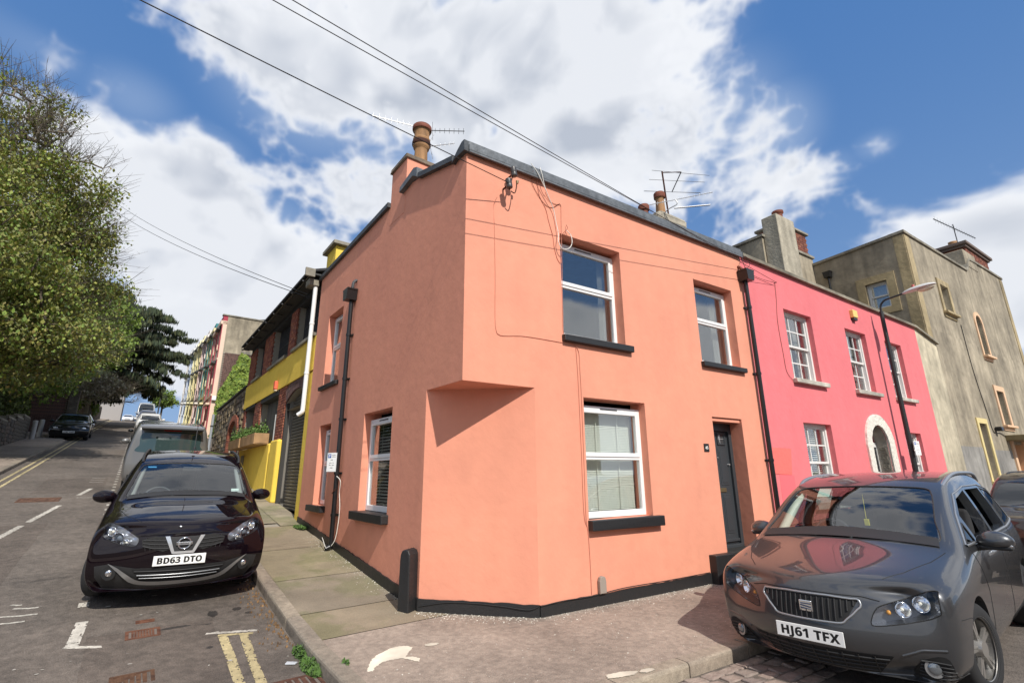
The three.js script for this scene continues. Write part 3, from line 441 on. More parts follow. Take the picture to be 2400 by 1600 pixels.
    part(dr, 'handle', merge([rod(V(a1 - .06, h0 + 1.3, lz), V(a1 - .06, h0 + 1.3, lz + .04), .012), rod(V(a1 - .34, h0 + 1.42, lz), V(a1 - .34, h0 + 1.42, lz + .015), .008)]), M.alu);
    part(dr, 'weather_bar', rext(a0, a1, h0 + .03, h0 + .075, lz, lz + .03, .006), M.doorgrey);
  }
  part(hR, 'door_head', rext(4.80, 5.62, 2.485, 2.55, -.24, -.03, .006), M.salmon);
  // number plate 45
  { const np = sub(hR, 'number_plate'); part(np, 'slate', rext(4.47, 4.60, 1.965, 2.095, .001, .012, .004), std([.035, .033, .032], .6)); const c = document.createElement('canvas'); c.width = c.height = 128; const x = c.getContext('2d'); x.fillStyle = '#1f1d1c'; x.fillRect(0, 0, 128, 128); x.fillStyle = '#f0eee8'; x.font = 'bold 72px sans-serif'; x.textAlign = 'center'; x.fillText('45', 64, 90); const t = new THREE.CanvasTexture(c); t.colorSpace = THREE.SRGBColorSpace; const g = new THREE.PlaneGeometry(.12, .12); g.translate(4.535, 2.03, .0135); part(np, 'digits', g, new THREE.MeshStandardMaterial({ map: t, roughness: .6 })); }
  // grey flashing of the parapet
  part(hR, 'parapet_flashing', merge([ext(.0, 6.32, 5.90, 5.985, -.32, .075), ext(.002, 6.318, 5.984, 6.05, -.33, .045), ext(.004, 6.316, 5.868, 5.902, .045, .072)]), M.lead);
  part(hL, 'parapet_flashing', merge([metric(new THREE.ExtrudeGeometry(poly([[.05, 5.88], [.04, 6.05], [-.03, 6.05], [-.15, 5.98], [-.26, 5.90], [-.30, 5.86], [-.2, 5.89]]), { depth: .34, bevelEnabled: false }).translate(0, 0, -.27))]), M.leaddark);
  part(hL, 'coping', metric(new THREE.ExtrudeGeometry(poly([[-.285, 5.90], [-.285, 5.985], [-1.38, 6.305], [-1.38, 6.22]]), { depth: .36, bevelEnabled: false }).translate(0, 0, -.29)), M.leaddark);
  part(hL, 'coping', metric(new THREE.ExtrudeGeometry(poly([[-1.39, 6.24], [-1.40, 6.42], [-1.52, 6.47], [-2.03, 6.37], [-2.05, 6.28], [-1.55, 6.34]]), { depth: .14, bevelEnabled: false }).translate(0, 0, -.06)), M.lead);
  part(hL, 'coping', metric(new THREE.ExtrudeGeometry(poly([[-2.575, 6.27], [-2.575, 6.36], [-6.62, 6.28], [-6.62, 6.19]]), { depth: .37, bevelEnabled: false }).translate(0, 0, -.31)), M.leaddark);
  part(hL, 'chimney_stack', wallGeo([[-1.955, 5.9], [-1.955, 6.96], [-2.57, 6.96], [-2.57, 5.9]], [], .75, -.003), M.salmon);
  part(hL, 'chimney_cap', jitter(rbx(.68, .085, .82, .02, -2.26, 6.985, -.372, 4), .012, 4), std([.34, .26, .19], .9, { map: T.stone, bumpMap: T.roughBump, bumpScale: .01 }));
  { const pot = part(hL, 'chimney_pot', lathe([[.10, 0], [.135, .02], [.125, .12], [.118, .42], [.118, .46], [.145, .48], [.155, .53], [.135, .56], [.135, .60], [.16, .63], [.16, .67], [.138, .70], [.14, .84], [.165, .87], [.17, .92], [.155, .95], [.12, .95], [.10, .9], [.09, .3]], 30), M.terracotta); pot.position.set(-2.28, 7.015, -.40); part(pot, 'pot_band', lathe([[.160, .53], [.172, .55], [.172, .60], [.16, .62]], 30), M.rusty); part(pot, 'pot_band', lathe([[.172, .86], [.18, .88], [.178, .94], [.165, .955]], 30), M.redpot); }
  // roof and hidden backs
  const roofPts = [[0.1, .1], [6.2, .1], [6.2, 6.5], [.9, 6.4]].map(([s, w]) => V(s * Math.cos(A_R) - w * Math.sin(A_R), 0, -s * Math.sin(A_R) - w * Math.cos(A_R)));
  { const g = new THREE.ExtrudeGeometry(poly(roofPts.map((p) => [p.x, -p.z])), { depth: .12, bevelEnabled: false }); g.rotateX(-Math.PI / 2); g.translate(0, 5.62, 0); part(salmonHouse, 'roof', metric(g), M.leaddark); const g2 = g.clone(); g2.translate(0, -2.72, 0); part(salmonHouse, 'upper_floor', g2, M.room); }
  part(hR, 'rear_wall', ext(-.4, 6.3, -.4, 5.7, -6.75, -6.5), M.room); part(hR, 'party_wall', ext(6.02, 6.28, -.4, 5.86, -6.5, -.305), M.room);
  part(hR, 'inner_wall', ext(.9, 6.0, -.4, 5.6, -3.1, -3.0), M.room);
  // downpipes
  downpipe(hL, -4.06, .40, 4.93, .075, true, M.blackpipe, [.95, 1.65, 2.6, 3.35, 4.2]);
  downpipe(hR, 6.26, .02, 5.34, .085, true, M.blackpipe, [1.82, 3.42, 4.75]);
  // lead outlet above the hoppers
  part(hL, 'outlet', tube([[-4.05, 5.36, .0], [-4.05, 5.3, .06], [-4.05, 5.16, .08]], .03, 8, 8), M.leaddark); part(hR, 'outlet', tube([[6.2, 5.66, .0], [6.22, 5.6, .06], [6.24, 5.5, .08]], .03, 8, 8), M.redpot);
  // telephone and aerial cables pinned to the front
  const cab = (name, pts, r, mat) => part(hR, name, tube(pts, r, 5, pts.length * 8), mat);
  cab('wall_cable', [[1.04, 6.08, .06], [1.13, 5.95, .085], [1.22, 5.80, .09], [1.34, 5.62, .07], [1.45, 5.45, .04], [1.5, 5.25, .03], [1.52, 5.06, .05], [1.50, 4.92, .07], [1.55, 4.82, .09], [1.66, 4.84, .1], [1.74, 4.95, .09], [1.75, 5.1, .06], [1.70, 5.19, .02]], .0065, M.whitecable);
  cab('wall_cable', [[1.20, 6.07, .06], [1.22, 5.94, .085], [1.25, 5.82, .08], [1.31, 5.70, .06]], .006, M.whitecable);
  cab('wall_cable', [[1.31, 5.70, .03], [1.40, 5.60, .012], [1.52, 5.575, .01], [1.61, 5.60, .01], [1.625, 5.57, .008]], .004, M.redpot);
  cab('wall_cable', [[1.06, 5.95, .08], [1.08, 5.80, .02], [1.2, 5.62, .01], [1.34, 5.50, .008], [1.45, 5.50, .008], [1.6, 5.615, .008]], .004, M.redpot);
  const pinned = std([.62, .25, .17], .8);
  cab('wall_cable', [[1.18, 5.86, .02], [1.22, 5.62, .01], [1.33, 5.44, .008], [1.38, 5.25, .008], [1.45, 5.02, .008], [1.47, 4.85, .008], [1.53, 4.66, .008], [1.58, 4.62, .008], [1.585, 4.75, .01]], .0042, pinned);
  cab('wall_cable', [[1.625, 5.57, .008], [1.615, 5.2, .008], [1.6, 4.6, .008], [1.585, 3.9, .008], [1.60, 3.5, .008], [1.68, 3.44, .01], [1.83, 3.36, .008], [1.86, 3.0, .008], [1.86, 2.0, .008], [1.855, 1.0, .008], [1.87, .93, .008], [1.885, .6, .008], [1.885, .16, .01]], .0042, pinned);
  cab('wall_cable', [[1.80, 3.38, .008], [1.815, 3.0, .008], [1.82, 2.0, .008], [1.82, 1.1, .008], [1.84, 1.0, .008], [1.86, .97, .01]], .0042, pinned);
  cab('wall_cable', [[.45, 5.32, .06], [.43, 5.23, .008], [.44, 4.9, .006], [.455, 4.2, .006], [.47, 3.42, .006], [.50, 3.37, .006], [.9, 3.405, .006], [1.58, 3.41, .008]], .004, pinned);
  cab('wall_cable', [[1.70, 5.28, .02], [1.69, 5.2, .06], [1.62, 5.1, .03], [1.57, 4.98, .01]], .004, M.redpot);
  // small grey cable hood near the ground
  part(hR, 'cable_hood', slabGeo([[1.99, .155], [2.10, .155], [2.10, .30], [2.085, .345], [2.045, .36], [2.005, .345], [1.99, .30]], .05, .008, .01), std([.30, .25, .21], .7));
  // cables at the hill side pipe
  part(hL, 'wall_cable', tube([[-3.98, 1.62, .1], [-3.9, 1.55, .06], [-3.95, 1.35, .04], [-3.9, 1.1, .03], [-3.92, .8, .03], [-3.98, .55, .05], [-4.05, .44, .1]], .007, 6, 40), M.whitecable);
  part(hL, 'wall_cable', tube([[-4.02, 1.66, .1], [-4.2, 1.45, .06], [-4.22, 1.35, .03], [-4.1, 1.33, .12], [-3.95, 1.42, .1]], .006, 6, 40), M.redpot);
  part(hL, 'wall_cable', tube([[-4.5, .56, .1], [-4.35, .58, .14], [-4.15, .5, .16], [-4.0, .46, .18]], .006, 6, 30), M.whitecable);
  toHouse(hR); toHouse(hL);
  shadows(salmonHouse);
}
// ---------- timber sash window with glazing bars ----------
function sashWindow(house, x0, x1, y0, y1, z, o = {}) {
  const w = sub(house, 'window'), cols = o.cols ?? 3, rows = o.rows ?? 2, mat = o.mat || M.whitewood, f = o.f ?? .055, b = .014, ym = (y0 + y1) / 2;
  part(w, 'frame', merge([rext(x0 - .01, x0 + f, y0, y1 + .01, z - .12, z), rext(x1 - f, x1 + .01, y0, y1 + .01, z - .12, z), rext(x0 + f - .004, x1 - f + .004, y1 - f, y1 + .01, z - .119, z - .002), rext(x0 + f - .004, x1 - f + .004, y0, y0 + .05, z - .119, z - .002)]), mat);
  for (const [a, c, zz] of [[ym - .02, y1 - f, z - .03], [y0 + .05, ym + .02, z - .075]]) {
    const X0 = x0 + f, X1 = x1 - f, q = .045;
    part(w, 'sash', merge([ext(X0, X0 + q, a, c, zz - .04, zz), ext(X1 - q, X1, a, c, zz - .04, zz), ext(X0 + q, X1 - q, a, a + q, zz - .0395, zz - .0005), ext(X0 + q, X1 - q, c - q, c, zz - .0395, zz - .0005)]), mat);
    const gx0 = X0 + q, gx1 = X1 - q, gy0 = a + q, gy1 = c - q, bars = [];
    for (let i = 1; i < cols; i++) { const x = lerp(gx0, gx1, i / cols); bars.push(ext(x - b, x + b, gy0, gy1, zz - .035, zz - .005)); }
    for (let j = 1; j < rows; j++) { const y = lerp(gy0, gy1, j / rows); bars.push(ext(gx0, gx1, y - b, y + b, zz - .034, zz - .006)); }
    if (bars.length) part(w, 'glazing_bars', merge(bars), mat);
    for (let i = 0; i < cols; i++) for (let j = 0; j < rows; j++) part(w, 'pane', ext(lerp(gx0, gx1, i / cols), lerp(gx0, gx1, (i + 1) / cols) - .001, lerp(gy0, gy1, j / rows), lerp(gy0, gy1, (j + 1) / rows) - .001, zz - .022, zz - .018), M.glass);
  }
  if (o.sill) part(w, 'sill', jitter(rbx(x1 - x0 + o.sill[0] * 2, o.sill[1], .25, .01, (x0 + x1) / 2 + (o.sill[3] || 0), y0 - o.sill[1] / 2, -.125 + o.sill[2], 3), .006, x0), o.sillMat || M.sill);
  if (o.blind) { const n = Math.round((y1 - y0 - .1) / .045); const geo = bx(x1 - x0 - .12, .002, .045); geo.rotateX(.5); for (let i = 0; i < n; i++) { const m = part(w, 'blind_slat', geo, M.blind); m.position.set((x0 + x1) / 2, y0 + .06 + i * .045, z - .19); } }
  if (o.net) part(w, 'net_curtain', ext(x0, x1, y0, y1, z - .2, z - .198), std([.5, .5, .48], .9, { map: T.cloth }));
  if (o.drape) for (const [k0, k1] of o.drape) part(w, 'curtain', ext(lerp(x0, x1, k0), lerp(x0, x1, k1), y0, y1, z - .21, z - .205), std([.36, .34, .30], .9, { map: T.cloth }));
  return w;
}
// ---------- pink house ----------
{
  const S0 = 6.3, h = frameR('pink_house', 'pink rendered two storey house with white sash windows and arched doorway', 'house', S0);
  const x = (s) => s - S0, RV = -.11;
  const ws = [[7.714, 8.868, 3.506, 5.044], [10.481, 11.594, 3.506, 5.044], [12.731, 13.787, 3.506, 5.044], [7.779, 8.917, 1.02, 2.606], [12.76, 13.80, 1.02, 2.60]].map(([a, b, c, d]) => [x(a), x(b), c, d]);
  const arch = (a, b, y0, ys, top) => { const s = new THREE.Shape(); s.moveTo(a, y0); s.lineTo(a, ys); s.absellipse((a + b) / 2, ys, (b - a) / 2, top - ys, Math.PI, 0, true); s.lineTo(b, y0); s.closePath(); return s; };
  const dArch = arch(x(10.68), x(11.60), .15, 2.25, 2.70);
  part(h, 'wall', wallGeo([[.004, -.4], [x(15.15), -.4], [x(15.15), 5.772], [x(10.8), 5.83], [.004, 5.905]], [...ws, dArch], .32), M.pink);
  part(h, 'end_wall', wallGeo([[x(15.152), -.4], [x(16.72), -.4], [x(16.72), 5.48], [x(15.152), 5.77]], [], .32, .004), M.cream);
  part(h, 'coping', metric(new THREE.ExtrudeGeometry(poly([[x(6.34), 5.905], [x(10.8), 5.832], [x(15.15), 5.774], [x(16.74), 5.475], [x(16.74), 5.535], [x(15.15), 5.845], [x(10.8), 5.905], [x(6.34), 5.975]]), { depth: .42, bevelEnabled: false }).translate(0, 0, -.345)), std([.36, .33, .27], .9, { map: T.weather, bumpMap: T.roughBump, bumpScale: .01 }));
  sashWindow(h, ...ws[0], RV, { sill: [.11, .09, .09, .05], drape: [[.74, 1], [0, .12]] }); sashWindow(h, ...ws[1], RV, { sill: [.11, .09, .09, .05], drape: [[.74, 1]] }); sashWindow(h, ...ws[2], RV, { sill: [.11, .09, .09, .05], drape: [[.7, 1]] });
  sashWindow(h, ...ws[3], RV, { sill: [.1, .1, .09], blind: true }); sashWindow(h, ...ws[4], RV, { sill: [.1, .1, .09] });
  // arched door surround of rough white stone
  { const o = arch(x(10.44), x(11.92), -.3, 2.22, 2.95); o.holes.push(arch(x(10.68), x(11.60), -.29, 2.25, 2.70)); const g = new THREE.ExtrudeGeometry(o, { depth: .05, bevelEnabled: true, bevelSize: .008, bevelThickness: .008, bevelSegments: 2, curveSegments: 24 }); g.translate(0, 0, -.01); part(h, 'door_surround', jitter(metric(g), .008, 5), std([.72, .68, .60], .85, { bumpMap: T.roughBump, bumpScale: .02 })); }
  { const d = sub(h, 'front_door'); const a = x(10.68), b = x(11.60), cx = (a + b) / 2; const blk = std([.012, .013, .014], .25);
    part(d, 'leaf', ext(a + .04, b - .04, .15, 2.2, -.3, -.26), blk); for (const [y0, y1] of [[.3, .95], [1.1, 2.05]]) for (const k of [0, 1]) part(d, 'panel', rext(a + .12 + k * .36, a + .12 + k * .36 + .28, y0, y1, -.262, -.248, .006), blk);
    part(d, 'transom', rext(a, b, 2.2, 2.31, -.31, -.235, .006), M.whitewood); const f = arch(a + .03, b - .03, 2.31, 2.33, 2.67); part(d, 'fanlight', metric(new THREE.ExtrudeGeometry(f, { depth: .006, bevelEnabled: false, curveSegments: 16 }).translate(0, 0, -.285)), M.glass);
    part(d, 'frame', merge([ext(a, a + .04, .15, 2.2, -.32, -.24), ext(b - .04, b, .15, 2.2, -.32, -.24)]), M.whitewood); part(d, 'knocker', merge([rod(V(cx, 1.5, -.26), V(cx, 1.5, -.2), .02), rod(V(a + .12, 1.2, -.26), V(a + .12, 1.2, -.19), .025)]), M.brass); part(d, 'letter_box', rext(cx - .12, cx + .12, 1.0, 1.06, -.26, -.245, .005), M.brass);
    { const o = arch(a - .004, b + .004, .15, 2.25, 2.704); o.holes.push(arch(a + .012, b - .012, .151, 2.25, 2.688)); part(d, 'reveal_lining', metric(new THREE.ExtrudeGeometry(o, { depth: .25, bevelEnabled: false, curveSegments: 20 }).translate(0, 0, -.255)), std([.62, .58, .52], .9, { map: T.weather, bumpMap: T.roughBump, bumpScale: .01 })); }
    for (let k = 0; k < 20; k++) part(d, 'reveal_brick', bx(.012, .085, .13, b - .015, .25 + k * .1, -.09 - (k % 2) * .03), M.cement); part(d, 'doorstep', rext(a - .1, b + .1, -.3, .15, -.33, .3, .01), M.cement); }
  part(h, 'repair_patch', jitter(slabGeo([[x(6.44), 1.60], [x(7.05), 1.58], [x(7.16), 2.07], [x(6.43), 2.08]], .004, 0, .001), .003, 2), M.pinkpatch, 'brighter red repair patch in the render');
  part(h, 'repair_patch', jitter(slabGeo([[x(6.6), 1.0], [x(7.1), 1.02], [x(7.12), 1.57], [x(6.62), 1.59]], .003, 0, .001), .003, 2), std([.82, .15, .17], .85));
  { const a = sub(h, 'alarm_box'); part(a, 'case', rext(x(10.93), x(11.17), 5.38, 5.58, .0, .09, .015), std([.78, .58, .18], .5)); part(a, 'base', rext(x(10.97), x(11.15), 5.31, 5.379, .0, .08, .02), M.darkmetal); }
  part(h, 'wall_cable', tube([[x(7.51), 5.58, .02], [x(7.49), 5.22, .008], [x(7.40), 4.7, .008], [x(7.42), 4.0, .008], [x(7.46), 3.6, .008], [x(7.68), 3.42, .02]], .0045, 5, 40), M.redpot);
  part(h, 'cable_hook', merge([rod(V(x(7.51), 5.585, 0), V(x(7.51), 5.585, .06), .008)]), M.rusty);
  part(h, 'wall_cable', tube([[x(7.51), 5.57, .05], [x(7.0), 5.56, .02], [x(6.55), 5.60, .03], [x(6.46), 5.66, .05], [x(6.52), 5.76, .08], [x(6.40), 5.9, .09], [x(6.30), 5.86, .09], [x(6.24), 5.76, .10], [x(6.3), 5.6, .1]], .005, 5, 60), M.wire);
  // roof slope behind the parapet, chimney between the houses
  part(h, 'roof', metric(new THREE.ExtrudeGeometry(poly([[-.32, 5.5], [-3.2, 6.3], [-6.2, 5.5]]), { depth: x(16.4), bevelEnabled: false }).rotateY(-Math.PI / 2).scale(-1, 1, 1).translate(0, 0, 0)), M.leaddark);
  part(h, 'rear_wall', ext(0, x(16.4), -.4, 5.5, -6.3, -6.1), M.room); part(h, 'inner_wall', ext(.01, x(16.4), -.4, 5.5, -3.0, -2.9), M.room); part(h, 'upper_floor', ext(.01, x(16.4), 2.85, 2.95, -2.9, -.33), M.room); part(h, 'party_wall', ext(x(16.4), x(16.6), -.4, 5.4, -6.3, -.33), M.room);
  { const c = sub(h, 'chimney_stack'); part(c, 'stack', rext(x(7.20), x(8.42), 5.9, 8.28, -3.2, -2.55, .02), M.cement); part(c, 'flaunching', jitter(rbx(1.18, .42, .62, .15, x(7.82), 8.40, -2.87, 5), .02, 7), std([.62, .57, .48], .9, { map: T.weather }));
    const pot = (px, y, sc, mat) => { const m = part(c, 'chimney_pot', lathe([[.16, 0], [.15, .1], [.118, .62], [.118, .68], [.15, .70], [.155, .84], [.12, .86], [.09, .8], [.09, .2]], 26), mat); m.position.set(px, y, -2.75); m.scale.setScalar(sc); const holes = []; part(m, 'pot_rim', lathe([[.151, .69], [.162, .70], [.166, .84], [.15, .865]], 26), M.redpot); };
    pot(x(7.50), 8.42, .95, M.terracotta); pot(x(6.80), 7.85, .9, M.redpot); part(c, 'stack', rext(x(6.55), x(7.06), 5.9, 7.9, -3.1, -2.6, .02), M.cement); }
  shadows(h);
}
// ---------- tall grey house beyond ----------
{
  const S0 = 16.5, h = frameR('tall_house', 'tall grey brown roughcast house with pale stone window surrounds', 'house', S0, -.1);
  const x = (s) => s - S0;
  const archW = (a, b, y0, top) => { const s = new THREE.Shape(); const r = (b - a) / 2; s.moveTo(a, y0); s.lineTo(a, top - r); s.absarc((a + b) / 2, top - r, r, Math.PI, 0, true); s.lineTo(b, y0); s.closePath(); return s; };
  const op = [[18.85, 19.62, 6.98, 8.02], [22.2, 23.05, 3.22, 4.5], [19.25, 20.0, 1.3, 3.16]].map(([a, b, c, d]) => [x(a), x(b), c, d]);
  const aw = [x(22.05), x(22.75), 5.82, 7.45];
  part(h, 'wall', wallGeo([[0, -.5], [11.4, -.5], [11.4, 10.15], [x(25.2), 10.12], [x(24.2), 10.05], [x(23.4), 10.05], [x(23.1), 9.85], [x(22.95), 9.55], [x(22.7), 9.4], [0, 9.36]], [...op, archW(...aw), [x(22.4), x(23.9), .1, 2.55]], .4), M.render);
  // side wall facing the pink house: plane through the corner, going back
  const side = sub(h, 'side'); side.rotation.y = -Math.PI / 2; side.position.set(-.003, 0, -.002);
  { const so = [-1.36, -.72, 6.98, 7.92]; part(side, 'side_wall', wallGeo([[-3.75, -.5], [0, -.5], [0, 9.36], [-3.75, 9.2]], [so], .35), M.render); sashWindow(side, ...so, -.12, { cols: 1, rows: 1, net: true });
    const trim = poly([[-1.62, 6.76], [-.47, 6.76], [-.47, 8.16], [-1.62, 8.16]]); trim.holes.push(poly([[so[0], so[2]], [so[0], so[3]], [so[1], so[3]], [so[1], so[2]]])); part(side, 'window_surround', metric(new THREE.ExtrudeGeometry(trim, { depth: .04, bevelEnabled: false })), M.stonetrim);
    part(side, 'quoin_strip', ext(-.30, -.004, -.5, 9.3, .0, .02), M.stonetrim);
    part(side, 'coping', metric(new THREE.ExtrudeGeometry(poly([[.06, 9.36], [-3.8, 9.2], [-3.8, 9.29], [.06, 9.45]]), { depth: .4, bevelEnabled: false }).translate(0, 0, -.33)), M.cement);
    downpipe(side, -2.42, 5.4, 8.6, .08, true, M.blackpipe, [], false); }
  side.updateMatrix(); for (const c of [...side.children]) { c.applyMatrix4(side.matrix); h.add(c); } h.remove(side);
  const surround = (a, b, c, d, m, mat, sillY) => { const t = poly([[a - m, c - m], [b + m, c - m], [b + m, d + m], [a - m, d + m]]); t.holes.push(poly([[a, c], [a, d], [b, d], [b, c]])); part(h, 'window_surround', metric(new THREE.ExtrudeGeometry(t, { depth: .035, bevelEnabled: false }).translate(0, 0, .001)), mat); if (sillY) part(h, 'window_sill', rext(a - m - .03, b + m + .06, c - .08, c, -.1, .14, .008), mat); };
  surround(...op[0], .20, M.stonetrim, true); surround(...op[1], .19, M.peach, true); surround(...op[2], .17, std([.74, .60, .28], .8, { map: T.paint }), true);
  { const t = archW(aw[0] - .14, aw[1] + .14, aw[2] - .18, aw[3] + .14); t.holes.push(archW(...aw)); part(h, 'window_surround', metric(new THREE.ExtrudeGeometry(t, { depth: .035, bevelEnabled: false, curveSegments: 16 }).translate(0, 0, .001)), M.peach); part(h, 'window_sill', rext(aw[0] - .16, aw[1] + .2, aw[2] - .08, aw[2], -.1, .15, .008), M.peach); }
  for (const o of op) sashWindow(h, ...o, -.2, { cols: 1, rows: 1, net: true }); sashWindow(h, aw[0], aw[1], aw[2], aw[3] - .05, -.2, { cols: 1, rows: 1, net: true });
  part(h, 'quoin_strip', ext(.004, .42, -.5, 9.3, .0, .022), M.stonetrim); part(h, 'quoin_strip', ext(11.0, 11.4, -.5, 10.1, .0, .022), M.stonetrim);
  part(h, 'coping', metric(new THREE.ExtrudeGeometry(poly([[-.05, 9.36], [x(22.7), 9.4], [x(22.95), 9.55], [x(23.1), 9.85], [x(23.4), 10.05], [x(25.2), 10.12], [11.45, 10.15], [11.45, 10.24], [x(25.2), 10.21], [x(23.38), 10.14], [x(23.02), 9.92], [x(22.88), 9.62], [x(22.65), 9.49], [-.05, 9.45]]), { depth: .45, bevelEnabled: false }).translate(0, 0, -.4)), M.cement);
  part(h, 'painted_base', ext(.43, 2.56, -.5, 2.36, .0, .012), std([.42, .41, .40], .85, { map: T.weather })); part(h, 'painted_base', ext(3.72, 5.7, -.5, 2.30, .0, .012), std([.42, .41, .40], .85, { map: T.weather }));
  { const d = sub(h, 'porch'); part(d, 'hood', rext(x(21.9), x(24.4), 2.66, 2.85, -.05, .7, .02), std([.30, .24, .13], .8, { map: T.weather })); part(d, 'door', ext(x(22.55), x(23.75), .1, 2.5, -.3, -.24), std([.50, .26, .13], .5)); part(d, 'door_frame', merge([ext(x(22.3), x(22.55), .1, 2.66, -.3, .05), ext(x(23.75), x(24), .1, 2.66, -.3, .05)]), M.peach); }
  part(h, 'security_light', merge([rext(x(20.85), x(21.1), 2.95, 3.1, .02, .2, .03)]), M.blackpipe);
  part(h, 'wall_cable', tube([[x(20.1), 6.7, .02], [x(20.15), 5, .02], [x(20.5), 3.4, .02], [x(20.6), 2.95, .02], [x(21.4), 2.9, .02], [x(21.9), 2.8, .02]], .012, 5, 40), M.wire);
  { const c = sub(h, 'chimney_stack'); part(c, 'stack', ext(x(23.6), x(26.6), 9.6, 10.75, -1.0, -.05), M.brick[0]); for (let k = 0; k < 10; k++) for (let i = 0; i < 10; i++) part(c, 'brick', bx(.27, .09, .02, x(23.76) + i * .297 - (k % 2) * .08, 9.85 + k * .1, -.045), M.brick[(i * 7 + k * 3) % 4]); part(c, 'cap', merge([rext(x(23.4), x(26.85), 10.82, 10.95, -1.15, .1, .02), rext(x(23.5), x(26.7), 10.72, 10.82, -1.08, .03, .01)]), std([.16, .12, .10], .9)); const p = part(c, 'chimney_pot', lathe([[.17, 0], [.15, .3], [.16, .34], [.12, .34]], 20), M.terracotta); p.position.set(x(24.2), 10.95, -.5); part(c, 'shoulder', rext(x(22.95), x(24.4), 9.7, 10.45, -.6, .02, .04), M.render); }
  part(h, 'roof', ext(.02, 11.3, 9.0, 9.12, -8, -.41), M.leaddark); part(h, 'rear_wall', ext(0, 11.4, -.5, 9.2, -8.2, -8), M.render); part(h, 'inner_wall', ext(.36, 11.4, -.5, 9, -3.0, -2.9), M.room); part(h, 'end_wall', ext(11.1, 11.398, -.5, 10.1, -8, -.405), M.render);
  shadows(h);
  // block behind with the pale chimney
  const b = frameR('rear_block', 'flat topped grey block with a pale chimney rising behind the pink roof', 'building', 13.1, -3.0);
  part(b, 'wall', ext(0, 3.45, 3, 9.55, -6, 0), M.render); part(b, 'coping', ext(-.06, 3.5, 9.55, 9.64, -6.05, .06), M.cement);
  { const c = sub(b, 'chimney_stack'); part(c, 'stack', rext(.1, 1.25, 5, 10.25, .01, .55, .03), std([.62, .57, .47], .9, { map: T.weather, bumpMap: T.roughBump, bumpScale: .01 })); const p = part(c, 'chimney_pot', lathe([[.19, 0], [.15, .16], [.15, .3], [.19, .32], [.19, .4], [.14, .41]], 24), M.redpot); p.position.set(.78, 10.22, .28); }
  { const c = sub(b, 'brick_chimney'); part(c, 'stack', ext(1.5, 3.3, 9.64, 10.5, -.9, -.05), M.mortar); for (let k = 0; k < 8; k++) for (let i = 0; i < 7; i++) part(c, 'brick', bx(.24, .09, .02, 1.63 + i * .262 - (k % 2) * .06, 9.72 + k * .1, -.045), M.brick[(i * 5 + k * 3) % 4]); for (let k = 0; k < 8; k++) for (let i = 0; i < 3; i++) part(c, 'brick', bx(.02, .09, .24, 1.495, 9.72 + k * .1, -.2 - i * .27), M.brick[(i * 5 + k) % 4]); part(c, 'cap', rext(1.42, 3.4, 10.5, 10.6, -1, .04, .02), M.cement); }
  shadows(b);
}
// ---------- bricks ----------
const BG = [bx(.205, .062, .06), bx(.098, .062, .06), bx(.205, .062, .06, 0, 0, .004)];
// a face of real bricks on a mortar core: x0..x1, y0..y1, face at z
function brickFace(parent, x0, x1, y0, y1, z, mats, seed, keep) {
  const r = rng(seed), n = Math.floor((y1 - y0) / .075);
  for (let k = 0; k < n; k++) { let x = x0 - (k % 2 ? .1075 : 0); const y = y0 + (k + .5) * .075; while (x < x1 - .03) { const a = Math.max(x, x0), b = Math.min(x + .205, x1); if (b - a > .04 && (!keep || keep((a + b) / 2, y))) { const m = part(parent, 'brick', BG[Math.floor(r() * 2) * 2], mats[Math.floor(r() * mats.length)]); m.scale.x = (b - a) / .205; m.position.set((a + b) / 2, y, z - .026 + (r() - .5) * .006); } x += .215; } }
}
